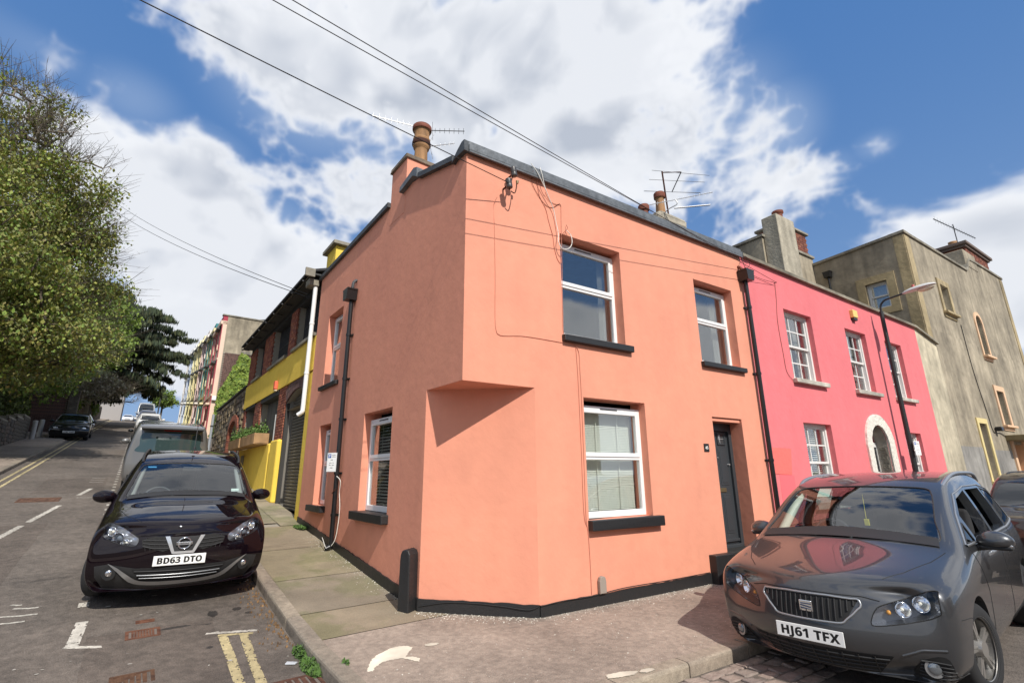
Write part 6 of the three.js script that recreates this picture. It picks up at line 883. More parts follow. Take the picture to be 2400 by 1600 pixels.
    const b = sub(car, 'badge'); const p = hitOn(full, FRONT, 0, .65); part(b, 'plinth', rbx(.105, .085, .014, .006, 0, .65, p.z + .012), CM.chrome); for (const [pts] of [[[[-.042, .672], [.042, .672], [.042, .664], [-.03, .664]]], [[[-.042, .66], [.038, .648], [.042, .638], [-.042, .65]]], [[[-.042, .64], [.03, .63], [.042, .626], [-.042, .626]]]]) { const g = new THREE.ExtrudeGeometry(poly(pts), { depth: .006, bevelEnabled: false }); g.translate(0, 0, p.z + .0185); part(b, 'blade', g, std([.10, .12, .2], .15, { metalness: .9 })); } }
  { const lb = sub(car, 'lower_bumper'); part(lb, 'intake', decal(full, FRONT, [[-.40, .205], [.40, .205], [.53, .355], [-.53, .355]], .004, .06), CM.matt); for (let k = 0; k < 4; k++) { const y = .225 + k * .034, w = .41 + k * .03; part(lb, 'intake_bar', onSkin(full, FRONT, [[-w, y], [0, y - .003], [w, y]], .006, .008), CM.plastic); } for (let k = -4; k <= 4; k++) part(lb, 'intake_rib', onSkin(full, FRONT, [[k * .1, .21], [k * .104, .35]], .006, .008), CM.plastic); part(lb, 'lip', onSkin(full, FRONT, [[-.82, .185], [-.5, .175], [0, .172], [.5, .175], [.82, .185]], .016, .0), px); part(lb, 'crease', onSkin(full, FRONT, [[-.84, .43], [-.7, .42], [-.58, .37]], .012, -.005), px); part(lb, 'crease', onSkin(full, FRONT, [[.84, .43], [.7, .42], [.58, .37]], .012, -.005), px); }
  plateMesh(car, 'HJ61 TFX', .0, .445, hitOn(full, FRONT, 0, .445).z + .016, -.03);
  part(car, 'bonnet_seam', onSkin(full, FRONT, [[-.50, .735], [-.39, .758], [0, .765], [.39, .758], [.50, .735]], .004, .001), CM.seam);
  part(car, 'cowl', decal(full, TOP, [[-.78, -1.08], [.78, -1.08], [.76, -1.2], [0, -1.24], [-.76, -1.2]], .010, .05), CM.plastic);
  for (const [x0, x1] of [[-.62, .05], [.7, .1]]) part(car, 'wiper', tube([V(x1, 1.085, -1.13), V((x0 + x1) / 2, 1.10, -1.17), V(x0, 1.11, -1.2)], .011, 6, 12), CM.plastic);
  { const cab = sub(car, 'cabin'); part(cab, 'dashboard', rext(-.80, .80, .64, 1.04, -1.85, -1.3, .1), CM.cabin); const t = new THREE.TorusGeometry(.19, .018, 10, 36); t.rotateX(-.45); t.translate(-.38, 1.04, -1.98); part(cab, 'steering_wheel', t, std([.03, .03, .033], .5)); seats(cab, [-2.5, -3.3], .64, [-.4, .4]); part(cab, 'rear_view_mirror', rbx(.25, .07, .03, .02, .0, 1.53, -2.02), CM.plastic); part(cab, 'pillar_trim', merge([rod(V(-.76, 1.02, -1.42), V(-.67, 1.50, -2.03), .05, 8), rod(V(.76, 1.02, -1.42), V(.67, 1.50, -2.03), .05, 8)]), std([.62, .60, .50], .9)); part(cab, 'hanging_charm', merge([rod(V(.0, 1.5, -2.0), V(.0, 1.24, -1.97), .003, 5), rbx(.05, .07, .012, .005, 0, 1.20, -1.97)]), std([.7, .58, .05], .5)); part(cab, 'sun_shade', rbx(.3, .22, .01, .004, .4, 1.45, -3.0), std([.30, .55, .10], .8)); part(cab, 'white_cloth', jitter(rbx(.16, .2, .16, .05, .72, 1.12, -2.0, 4), .03, 3), std([.75, .75, .74], .9)); part(cab, 'windscreen_paper', (() => { const g = new THREE.PlaneGeometry(.13, .2); g.rotateX(-56 * D2R + 1.5 * 0); g.translate(-.36, 1.53, -1.93); return g; })(), std([.45, .58, .5], .8)); }
}
// ---------- other vehicles: same skin, dark glass ----------
{
  const darkGlass = phy([.012, .014, .015], .02, { clearcoat: 1, specularIntensity: 1 });
  const S = (z, y, w, c) => ({ z, y, w, c });
  const hatch = (L, W, H) => { const w = W / 2 * 1.06; return [S(.02, [.22, .34, .5, .64, .74, .78], [w * .72, w * .88, w * .94, w * .92, w * .85, w * .7], .04), S(-.2, [.2, .33, .5, .68, .82, .87], [w * .85, w * .97, w, w, w * .94, w * .78], .04), S(-.75, [.2, .33, .52, .74, .9, .97], [w * .87, w * .98, w, w, w * .95, w * .8], .04), S(-1.1, [.2, .33, .52, .76, .94, 1.0], [w * .87, w * .98, w, w, w * .96, w * .82], .04), S(-1.35, [.2, .33, .53, .78, .97, H * .76], [w * .87, w * .98, w, w, w * .94, w * .8], .04), S(-L * .46, [.2, .33, .54, .8, 1.0, H * 1.0], [w * .87, w * .98, w, w, w * .93, w * .7], .04), S(-L * .66, [.2, .33, .55, .82, 1.02, H * 1.03], [w * .87, w * .98, w, w, w * .93, w * .69], .03), S(-L * .86, [.21, .35, .57, .84, 1.04, H * .98], [w * .86, w * .97, w, w, w * .9, w * .66], .03), S(-L, [.26, .4, .6, .84, 1.0, H * .78], [w * .78, w * .9, w * .92, w * .9, w * .8, w * .66], .02)]; };
  const boxy = (L, W, H, bon = 1.0) => { const w = W / 2 * 1.05; return [S(.02, [.26, .38, .56, .76, .88, .93], [w * .8, w * .92, w * .95, w * .94, w * .9, w * .8], .02), S(-.18, [.24, .36, .56, .78, .94, bon], [w * .9, w * .99, w, w, w * .97, w * .86], .02), S(-.9, [.24, .36, .57, .8, .98, bon + .06], [w * .9, w * .99, w, w, w * .97, w * .88], .02), S(-1.25, [.24, .36, .57, .82, 1.02, bon + .1], [w * .9, w * .99, w, w, w * .97, w * .9], .02), S(-1.42, [.24, .36, .57, .82, 1.05, H * .82], [w * .9, w * .99, w, w, w * .97, w * .89], .02), S(-1.9, [.24, .36, .58, .84, 1.08, H * 1.02], [w * .9, w * .99, w, w, w * .97, w * .84], .02), S(-L * .6, [.24, .36, .58, .85, 1.1, H * 1.03], [w * .9, w * .99, w, w, w * .97, w * .84], .02), S(-L * .93, [.24, .36, .58, .86, 1.1, H * 1.02], [w * .9, w * .99, w, w, w * .97, w * .83], .02), S(-L, [.3, .42, .62, .88, 1.1, H * .97], [w * .86, w * .95, w * .96, w * .96, w * .92, w * .8], .02)]; };
  const ends = { front: { off: [-.1, 0, .02, 0, -.05, -.12], bow: [.2, .22, .22, .23, .25, .26], bow2: .05 }, rear: { off: [-.08, .02, .03, 0, -.04, -.1], bow: [.1, .14, .15, .15, .12, .1] } };
  const HEAD_UP = Math.atan2(uL.x, uL.z), HEAD_DOWN = Math.atan2(-uL.x, -uL.z), HEAD_R = Math.atan2(-uR.x, -uR.z);
  function place(o) { // t: front of the car along the hill, w: its middle; faces up or down
    const up = o.up, mid = o.t + (up ? -o.L / 2 : o.L / 2), g = (hillT(mid + .8) - hillT(mid - .8)) / 1.6, an = Math.atan(g), f = ptL(o.t, 0, o.w); f.y = hillT(mid) - KERB + (up ? 1 : -1) * g * o.L / 2; return { pos: f, yaw: up ? HEAD_UP : HEAD_DOWN, pitch: up ? an : -an };
  }
  function simple(o) {
    const st = o.box ? boxy(o.L, o.W, o.H, o.bon) : hatch(o.L, o.W, o.H);
    const { car, full } = makeCar({ ...o, ...(o.at || place(o)), st, front: ends.front, rear: ends.rear, solid: true, levels: o.levels ?? 3, arches: [[-.86, o.R + .05], [-o.L + .78, o.R + .05]], wheelY: o.R, rimR: o.R * .66, track: o.W / 2 - .12, rearZ: -o.L, glass: [] });
    const w = o.W / 2, H = o.H, L = o.L, box = o.box, z1 = -1.5;
    // glass: windscreen, sides, rear window
    const ws = tilted(box ? 62 : 36), mk = (fr, pts) => pts;
    const yb = box ? (o.bon || 1) + .14 : 1.03, yt = H * .955;
    part(car, 'windscreen', decal(full, FRONT, smoothPoly([[-w * .76, yb], [w * .76, yb], [w * .66, yt - .03], [-w * .66, yt - .03]], 4), .006, .07), darkGlass);
    part(car, 'rear_window', decal(full, REAR, smoothPoly(o.rearGlass || [[-w * .72, 1.06], [w * .72, 1.06], [w * .62, H * .93], [-w * .62, H * .93]], 5), .006, .07), o.rearMat || darkGlass);
    for (const [fr, s] of [[LEFT, 1], [RIGHT, -1]]) { const y0 = box ? 1.12 : 1.04, y1 = H * (box ? .93 : .91); part(car, 'side_window', decal(full, fr, [[z1 - .1, y0], [z1 - (box ? .22 : .42), y1 - .02], [-L * .56, y1], [-L * .56, y0]], .004, .08), darkGlass); part(car, 'side_window', decal(full, fr, [[-L * .58, y0], [-L * .58, y1], [-L * (box ? .9 : .8), y1 - .03], [-L * (box ? .92 : .86), y0 + .04]], .004, .08), darkGlass); const m = sub(car, 'door_mirror'); m.position.set(s * (w + .1), box ? 1.2 : 1.04, z1 - .05); const g = new THREE.SphereGeometry(.5, 14, 10); g.scale(.22, .16, .14); part(m, 'shell', g, o.paint); part(m, 'arm', rod(V(-s * .05, -.03, 0), V(-s * .15, -.06, 0), .02, 6), CM.plastic);
      const hl = sub(car, 'headlight'); const p = hitOn(full, FRONT, s * w * .72, .70); const b = new THREE.SphereGeometry(.1, 14, 10); b.scale(1.15, .7, .45); b.rotateY(s * .5); b.translate(p.x, p.y, p.z - .015); part(hl, 'lens', b, phy([.75, .78, .8], .05, { metalness: .6, clearcoat: 1 }));
      const tl = sub(car, 'tail_light'); const ty = o.tailY || [.78, 1.02]; const fr2 = { o: V(s * 3.2, 0, -L - 3), u: V(-.72, 0, s * .69).normalize(), v: V(0, 1, 0), d: V(-s * .69, 0, .72).normalize() }; const q = V(s * w * .93, 0, -L + .16).sub(fr2.o).dot(fr2.u); part(tl, 'lens', decal(full, fr2, smoothPoly([[q - .13, ty[0]], [q + .13, ty[0]], [q + .13, ty[1]], [q - .13, ty[1]]], 4), .006, .05), CM.red); part(tl, 'reverse_lens', decal(full, fr2, [[q - .1, ty[0] + .02], [q + .1, ty[0] + .02], [q + .1, ty[0] + .07], [q - .1, ty[0] + .07]], .010, .05), std([.75, .72, .7], .2));
      for (const z of [z1 + .02, -L * .57]) part(car, 'door_seam', onSkin(full, fr, [[z, y0 - .02], [z - .02, .6], [z, .36]], .004, -.001), CM.seam); }
    part(car, 'grille', decal(full, FRONT, smoothPoly([[-w * .42, .6], [w * .42, .6], [w * .46, .7], [-w * .46, .7]], 3), .006, .06), CM.matt); part(car, 'lower_intake', decal(full, FRONT, [[-w * .5, .34], [w * .5, .34], [w * .55, .44], [-w * .55, .44]], .006, .06), CM.matt);
    part(car, 'bumper_trim', decal(full, REAR, [[-w * .9, .34], [w * .9, .34], [w * .9, .5], [-w * .9, .5]], .005, .08), CM.plastic);
    if (o.front) plateMesh(car, o.front, 0, .5, hitOn(full, FRONT, 0, .5).z + .012, 0);
    if (o.rearText) { const p = plateMesh(car, o.rearText, 0, .62, hitOn(full, REAR, 0, .62).z - .012, 0, '#e8c21c'); p.rotation.y = Math.PI; }
    if (o.rails) for (const s of [1, -1]) part(car, 'roof_rail', tube([V(s * w * .74, H * .97, -1.95), V(s * w * .76, H * 1.015, -2.2), V(s * w * .76, H * 1.03, -L * .6), V(s * w * .75, H * 1.01, -L * .9), V(s * w * .74, H * .97, -L * .94)], .02, 8, 30), CM.plastic);
    part(car, 'rear_wiper', onSkin(full, REAR, [[-.02, 1.1], [.3, 1.13], [.42, 1.12]], .01, .014), CM.plastic);
    return { car, full };
  }
  const mpv = simple({ name: 'grey_minivan', label: 'pale grey minivan parked facing uphill behind the dark crossover', L: 4.7, W: 1.9, H: 1.80, R: .33, t: 16.6, w: 2.2, up: true, box: true, bon: 1.05, paint: paint([.19, .187, .182], .5, .36), rails: true, rearGlass: [[-.72, 1.10], [.72, 1.10], [.70, 1.28], [.62, 1.62], [-.62, 1.62], [-.70, 1.28]], tailY: [.86, 1.2], rearMat: phy([.035, .06, .06], .02, { clearcoat: 1 }) });
  { const { car, full } = mpv; part(car, 'roof_spoiler', rext(-.72, .72, 1.715, 1.76, -4.82, -4.45, .02), CM.plastic); part(car, 'brake_light', decal(full, REAR, [[-.2, 1.675], [.2, 1.675], [.2, 1.70], [-.2, 1.70]], .02, .05), CM.red); }
  simple({ name: 'black_estate', label: 'black estate car parked facing uphill beyond the minivan', L: 4.3, W: 1.8, H: 1.56, R: .32, t: 27.3, w: 2.25, up: true, paint: paint([.010, .010, .011], .3, .3), levels: 2, tailY: [.8, 1.1] });
  simple({ name: 'white_hatchback', label: 'white hatchback with red tail lights parked up the hill', L: 4.1, W: 1.76, H: 1.50, R: .31, t: 48.2, w: 2.3, up: true, paint: paint([.74, .74, .73], 0, .35), levels: 2, tailY: [.8, 1.05] });
  simple({ name: 'blue_hatchback', label: 'dark blue hatchback parked up the hill in front of the van', L: 4.1, W: 1.74, H: 1.50, R: .31, t: 66, w: 2.3, up: true, paint: paint([.03, .05, .13], .4, .3), levels: 2 });
  simple({ name: 'grey_van', label: 'tall grey panel van facing downhill near the crest', L: 5.5, W: 2.0, H: 2.55, R: .34, t: 79, w: 2.4, up: false, box: true, bon: 1.15, paint: paint([.42, .43, .44], .2, .4), levels: 2 });
  simple({ name: 'white_saloon', label: 'white car parked on the far side by the crest', L: 4.4, W: 1.8, H: 1.46, R: .31, t: 128, w: 5.0, up: false, paint: paint([.72, .72, .71], 0, .35), levels: 2 });
  simple({ name: 'silver_saloon', label: 'dark grey car parked behind the white one near the crest', L: 4.4, W: 1.8, H: 1.46, R: .31, t: 134, w: 4.6, up: false, paint: paint([.05, .055, .07], .3, .35), levels: 2 });
  simple({ name: 'black_hatchback', label: 'black hatchback facing downhill in the drive under the trees', L: 4.05, W: 1.72, H: 1.46, R: .31, t: 32.8, w: 6.1, up: false, paint: paint([.008, .008, .009], .2, .3), front: 'EF07 UHS', levels: 3 });
  const d4 = simple({ name: 'dark_four_by_four', label: 'dark brown four by four with roof bars behind the grey people carrier', L: 4.5, W: 1.85, H: 1.66, R: .36, box: true, bon: 1.02, rails: true, paint: paint([.022, .018, .016], .3, .35), at: { pos: ptR(8.25, -KERB, 2.95), yaw: HEAD_R, pitch: 0 } });
}
// ---------- trees: limbs grown towards points of the crown, leaves as small faces ----------

const barkM = std([.10, .078, .058], .95, { bumpMap: T.roughBump, bumpScale: .02 }), barkPale = std([.20, .165, .125], .95, { bumpMap: T.roughBump, bumpScale: .02 });
const leafM = new THREE.MeshPhysicalMaterial({ color: 0xffffff, vertexColors: true, roughness: .75, side: THREE.DoubleSide, transmission: .35, thickness: 0 });
const needleM = new THREE.MeshStandardMaterial({ color: 0xffffff, vertexColors: true, roughness: .9, side: THREE.DoubleSide });
class Leaves {
  constructor() { this.p = []; this.c = []; this.n = 0; }
  add(x, y, z, s, ax, ay, r, col, len = 1.5) { // a folded leaf of two triangles
    const ca = Math.cos(ax), sa = Math.sin(ax), cb = Math.cos(ay), sb = Math.sin(ay);
    const U = [cb, 0, -sb], W = [sb * ca, sa, cb * ca]; const h = s * .5, l = s * len * .5;
    const q = [[-h, 0], [0, -l], [h, 0], [0, l]].map(([u, w]) => [x + U[0] * u + W[0] * w, y + U[1] * u + W[1] * w, z + U[2] * u + W[2] * w]);
    this.p.push(...q[0], ...q[1], ...q[2], ...q[0], ...q[2], ...q[3]); for (let k = 0; k < 6; k++) this.c.push(col[0], col[1], col[2]); this.n++;
  }
  geo() { const g = new THREE.BufferGeometry(); g.setAttribute('position', new THREE.Float32BufferAttribute(this.p, 3)); g.setAttribute('color', new THREE.Float32BufferAttribute(this.c, 3)); g.computeVertexNormals(); return g; }
}
// points: crown points; base: foot; first: height of the first fork
function limbs(points, foot, fork, trunkR, r, lean = [0, 0]) {
  const nodes = [{ p: foot.clone(), par: -1 }]; const N = 5; for (let i = 1; i <= N; i++) nodes.push({ p: V(foot.x + lean[0] * i / N, lerp(foot.y, fork, i / N), foot.z + lean[1] * i / N), par: i - 1 });
  const F = nodes[N].p; const pts = points.map((p) => ({ p, d: p.distanceTo(F) })).sort((a, b) => a.d - b.d);
  for (const { p } of pts) {
    let best = 1e9, bi = N; for (let i = N - 1; i < nodes.length; i++) { const q = nodes[i].p, d = q.distanceTo(p) + (q.y > p.y ? (q.y - p.y) * .8 : 0); if (d < best) { best = d; bi = i; } }
    const a = nodes[bi].p, L = a.distanceTo(p); const m = V().lerpVectors(a, p, .5); m.x += (r() - .5) * L * .25; m.z += (r() - .5) * L * .25; m.y += L * (.06 + (r() - .5) * .15);
    nodes.push({ p: m, par: bi }); nodes.push({ p: p.clone(), par: nodes.length - 1 });
  }
  const w = nodes.map(() => 0); for (let i = nodes.length - 1; i > 0; i--) { w[i] = Math.max(w[i], 1); w[nodes[i].par] += w[i]; }
  const k = trunkR / Math.pow(w[1], .46); const G = [];
  for (let i = 1; i < nodes.length; i++) { const ra = k * Math.pow(Math.max(w[nodes[i].par], 1), .46), rb = k * Math.pow(w[i], .46); const par = nodes[nodes[i].par].p; if (par.distanceTo(nodes[i].p) < .01) continue; G.push(rod(par, nodes[i].p, Math.min(ra, rb * 1.6), rb > .1 ? 9 : rb > .03 ? 6 : 4, rb)); }
  return { geo: merge(G), nodes };
}
function crownPoints(blobs, r, shell = .45) { const out = []; for (const [x, y, z, rx, ry, rz, n] of blobs) for (let i = 0; i < n; i++) { const th = r() * 6.283, ph = Math.acos(2 * r() - 1), k = Math.pow(lerp(shell ** 3, 1, r()), 1 / 3) * (.8 + .4 * vn3(x + Math.cos(th) * 3, Math.cos(ph) * 3 + 7, Math.sin(th) * 3)); out.push(V(x + rx * k * Math.sin(ph) * Math.cos(th), y + ry * k * Math.cos(ph), z + rz * k * Math.sin(ph) * Math.sin(th))); } return out; }
function leafTree(o) { // o.t, o.w foot; blobs in t,h,w
  const r = rng(o.seed), foot = ptL(o.t, 0, o.w); foot.y = gy(foot.x, foot.z) - .1; const tree = thing(o.name, o.label, 'tree', foot, 0, o.group);
  const blobs = o.blobs.map(([t, h, w, rt, rh, rw, n]) => { const p = ptL(t, h, w); return [p.x - foot.x, p.y - foot.y, p.z - foot.z, rt, rh, rw, n]; });
  const pts = crownPoints(blobs, r, o.shell); const { geo, nodes } = limbs(pts, V(0, 0, 0), o.fork - foot.y, o.trunk, r, o.lean); part(tree, 'trunk', geo, o.bark || barkM);
  const L = new Leaves(), tw = [];
  for (const p of pts) {
    const bare = o.bare ? o.bare(p.x + foot.x, p.y + foot.y, p.z + foot.z, r) : 0; const out = V(p.x, (p.y - (o.fork - foot.y)) * .6, p.z).normalize();
    const nt = o.twigs ?? 3; for (let k = 0; k < nt; k++) { const d = V(out.x + (r() - .5) * 1.5, out.y + (r() - .3) * 1.1, out.z + (r() - .5) * 1.5).normalize(), len = (o.twigLen ?? .9) * (.5 + r()); const e = p.clone().addScaledVector(d, len); tw.push(rod(p, e, .012, 3, .004)); if (bare > .5) { for (let q = 0; q < 3; q++) { const s = V().lerpVectors(p, e, .3 + .25 * q); tw.push(rod(s, s.clone().add(V((r() - .5) * .9, (r() - .2) * .6, (r() - .5) * .9)), .008, 3, .003)); } } }
    const n = Math.round((o.leaves ?? 40) * (1 - bare) * (.6 + .8 * r())), tone = r();
    for (let i = 0; i < n; i++) { const a = r() * 6.283, b = Math.acos(2 * r() - 1), k = (o.spread ?? .8) * Math.pow(r(), .5); const c = o.cols[Math.floor(Math.pow(r(), 1.2) * .999 * o.cols.length * (.55 + .45 * tone)) % o.cols.length], v = .75 + .5 * r(); L.add(p.x + k * Math.sin(b) * Math.cos(a), p.y + k * .75 * Math.cos(b), p.z + k * Math.sin(b) * Math.sin(a), (o.leaf ?? .12) * (.6 + .8 * r()), r() * 3.14, r() * 6.283, r, [c[0] * v, c[1] * v, c[2] * v]); }
  }
  part(tree, 'twigs', merge(tw), o.bark || barkM).userData.kind = 'stuff'; part(tree, 'crown', L.geo(), leafM); return tree;
}
const OLIVE = [[.24, .25, .045], [.30, .30, .055], [.19, .21, .04], [.27, .22, .055], [.36, .36, .07]], FRESH = [[.20, .30, .04], [.27, .37, .055], [.16, .25, .036], [.34, .42, .065]], BROWNG = [[.24, .20, .055], [.29, .235, .065], [.20, .21, .045], [.33, .30, .075]];
const TG = 'garden trees along the far side of the hill street';
leafTree({ name: 'broadleaf_tree', label: 'large olive green broadleaf tree spreading low over the far pavement', group: TG, seed: 11, t: 19, w: 10.8, fork: 5.5, trunk: .34, blobs: [[19, 9, 10, 4.2, 3.4, 4.2, 260], [20, 7.0, 8.2, 3.6, 2.2, 3.0, 170], [22, 11.5, 10.5, 3.8, 3.2, 3.8, 180], [17.5, 6.2, 10, 3.2, 1.8, 3.2, 110]], leaves: 165, spread: .9, leaf: .09, cols: [...OLIVE, ...FRESH, ...BROWNG], twigs: 2 });
leafTree({ name: 'tall_tree', label: 'tall tree with bare twiggy crown tips rising behind the olive tree', group: TG, seed: 23, t: 25.5, w: 10.2, fork: 7, trunk: .4, bark: barkPale, blobs: [[25, 14.5, 9.2, 3.8, 3.6, 3.2, 230], [25.5, 11, 7.8, 3.4, 3.2, 2.6, 190], [24.5, 17, 10, 3.2, 2.6, 2.8, 140], [26, 8.2, 7.6, 3.6, 2.2, 2.4, 130]], leaves: 130, spread: .9, leaf: .098, twigs: 5, twigLen: 1.3, cols: [...OLIVE, ...FRESH], bare: (x, y, z, r) => { const p = tOf(x, z); return y > 16.2 ? (r() < .7 ? 1 : .3) : (r() < .2 ? .8 : r() * .25); } });
leafTree({ name: 'lime_tree', label: 'fresh lime green tree leaning over the road before the dark conifer', group: TG, seed: 37, t: 36, w: 9.2, fork: 8.2, trunk: .26, blobs: [[36, 11.5, 7.4, 3.4, 2.2, 2.6, 150], [35, 9.6, 6.8, 3.2, 1.6, 2.2, 110], [38, 13, 8.2, 3, 2, 2.4, 90], [34, 7.6, 8.2, 2.6, 1.4, 1.8, 70]], leaves: 90, spread: .8, leaf: .13, cols: FRESH, twigs: 3 });
leafTree({ name: 'blossom_tree', label: 'small grey twigged tree with pale blossom below the conifer', group: TG, seed: 41, t: 41, w: 7.6, fork: 6.4, trunk: .12, bark: barkPale, blobs: [[41, 7.9, 6.2, 2.6, 1.0, 1.9, 120]], leaves: 26, spread: .6, leaf: .13, cols: [[.34, .30, .22], [.24, .22, .13], [.18, .18, .07]], twigs: 5 });
// conifer: flat drooping plates of needles
{
  const r = rng(51), t0 = 52, w0 = 8.0, foot = ptL(t0, 0, w0); foot.y = gy(foot.x, foot.z) - .1; const tree = thing('conifer', 'dark spreading conifer reaching out across the hill street', 'tree', foot, 0, TG);
  const G = [], L = new Leaves(); G.push(rod(V(0, 0, 0), V(0, 13.5, 0), .5, 12, .08)); const cols = [[.04, .058, .03], [.055, .075, .034], [.085, .095, .038], [.03, .046, .028]];
  for (let y = 3.0; y < 13; y += .33) for (let k = 0; k < 9; k++) { const a = r() * 6.283, prof = y < 5 ? .55 + (y - 3) * .22 : y < 8.5 ? 1 : 1 - (y - 8.5) / 5.4, R = 8.2 * prof * (.6 + .5 * r()); if (R < .4) continue; const A = V(0, y, 0), dir = V(Math.cos(a), 0, Math.sin(a)); const ends = [A]; for (let q = 1; q <= 6; q++) { const s = q / 6; ends.push(V(dir.x * R * s + (r() - .5) * .3, y + R * .10 * s - R * .06 * s * s * s * 4 * (y < 6 ? 1 : .3) + (r() - .5) * .12, dir.z * R * s + (r() - .5) * .3)); G.push(rod(ends[q - 1], ends[q], .05 * (1 - s * .8) + .012, 4, .05 * (1 - (s + .16) * .8) + .01)); }
    const nb = Math.round(R * 4.2); for (let b = 0; b < nb; b++) { const s = .25 + .75 * Math.pow(r(), .7), f = s * 6, i = Math.min(5, Math.floor(f)), p = V().lerpVectors(ends[i], ends[i + 1], f - i), side = (r() < .5 ? 1 : -1) * (.4 + r() * .6), len = (.5 + r() * .9) * (1.25 - s * .6); const d2 = V(dir.x * .75 - dir.z * side, -.05 + r() * .12, dir.z * .75 + dir.x * side).normalize(); const e = p.clone().addScaledVector(d2, len); G.push(rod(p, e, .014, 3, .006)); for (let q = 0; q < 17; q++) { const m = V().lerpVectors(p, e, r()); const c = cols[Math.floor(r() * 4)], v = .7 + .6 * r(); L.add(m.x + (r() - .5) * .22, m.y + (r() - .4) * .2, m.z + (r() - .5) * .22, .09 + r() * .07, 1.2 + r() * .7, Math.atan2(d2.x, d2.z) + (r() - .5) * 1.1, r, [c[0] * v, c[1] * v, c[2] * v], 4.5); } } }
  part(tree, 'trunk', merge(G), barkM); part(tree, 'crown', L.geo(), needleM);
}
// shrubs, hedges, ivy
function shrub(name, label, t, w, h0, rt, rh, rw, n, cols, leaf, seed, cat = 'shrub', group) { const r = rng(seed), f = ptL(t, 0, w); f.y = gy(f.x, f.z); const g = thing(name, label, cat, f, A_L, group); const L = new Leaves(), S = []; for (let i = 0; i < n; i++) { const a = r() * 6.283, b = Math.acos(2 * r() - 1), nn = .72 + .55 * vn3(Math.cos(a) * 2.2 + seed, Math.cos(b) * 2.2, Math.sin(a) * 2.2), k = Math.pow(lerp(.25, 1, r()), .4) * nn; const c = cols[Math.floor(r() * cols.length)], v = .7 + .6 * r(); L.add(rt * k * Math.sin(b) * Math.cos(a), Math.max(.05, h0 + rh * k * Math.cos(b)), rw * k * Math.sin(b) * Math.sin(a), leaf * (.6 + .8 * r()), r() * 3.14, r() * 6.283, r, [c[0] * v, c[1] * v, c[2] * v]); } for (let i = 0; i < 14; i++) S.push(rod(V((r() - .5) * .3, 0, (r() - .5) * .3), V((r() - .5) * rt * 1.3, h0 + (r() - .2) * rh, (r() - .5) * rw * 1.3), .03, 5, .01)); part(g, 'stems', merge(S), barkM); part(g, 'foliage', L.geo(), leafM); return g; }
const SG = 'garden shrubs behind the far walls';
shrub('shrub', 'bright lime shrub bulging over the far stone wall', 44, 8.0, 2.2, 2.6, 1.5, 1.6, 5200, FRESH, .16, 3, 'shrub', SG);
shrub('shrub', 'dark green shrub in shadow beneath the olive tree', 24, 9.6, 2.0, 4.5, 1.6, 1.5, 6500, [[.14, .19, .035], [.18, .22, .04]], .17, 5, 'shrub', SG);
shrub('shrub', 'deep green hedge mass behind the bollards and drive', 35, 10, 2.4, 3.8, 2.2, 1.6, 6500, [[.13, .18, .035], [.16, .21, .04]], .18, 6, 'shrub', SG);
shrub('hedge', 'clipped green hedge bank running up towards the crest', 60, 8.2, 1.9, 8, 1.5, 1.5, 6500, [[.14, .22, .035], [.18, .26, .04]], .22, 7, 'hedge', SG);
shrub('hedge', 'dark hedge beyond the far drive near the blossom tree', 50, 8.6, 2.2, 5, 1.9, 1.5, 5200, [[.13, .19, .035], [.16, .22, .04]], .22, 8, 'hedge', SG);
leafTree({ name: 'bare_tree', label: 'bare leafless tree on the skyline by the crest', group: 'bare trees on the crest', seed: 61, t: 84, w: 6.5, fork: 12.2, trunk: .16, bark: barkPale, blobs: [[84, 14, 5.5, 2.6, 2.2, 2.4, 90]], leaves: 1, spread: .5, leaf: .1, cols: [[.2, .16, .1]], twigs: 5, twigLen: 1.1 });
leafTree({ name: 'bare_tree', label: 'second bare tree on the skyline beside the hedge bank', group: 'bare trees on the crest', seed: 67, t: 80, w: 9, fork: 12, trunk: .16, bark: barkPale, blobs: [[80, 14.2, 8, 2.8, 2.4, 2.4, 90]], leaves: 1, spread: .5, leaf: .1, cols: [[.2, .16, .1]], twigs: 5, twigLen: 1.1 });
leafTree({ name: 'street_tree', label: 'small leafy tree at the far end of the terrace', seed: 71, t: 82, w: .6, fork: 11.6, trunk: .12, blobs: [[82, 12.6, .4, 1.6, 1.3, 1.4, 50]], leaves: 40, spread: .6, leaf: .2, cols: FRESH, twigs: 2 });
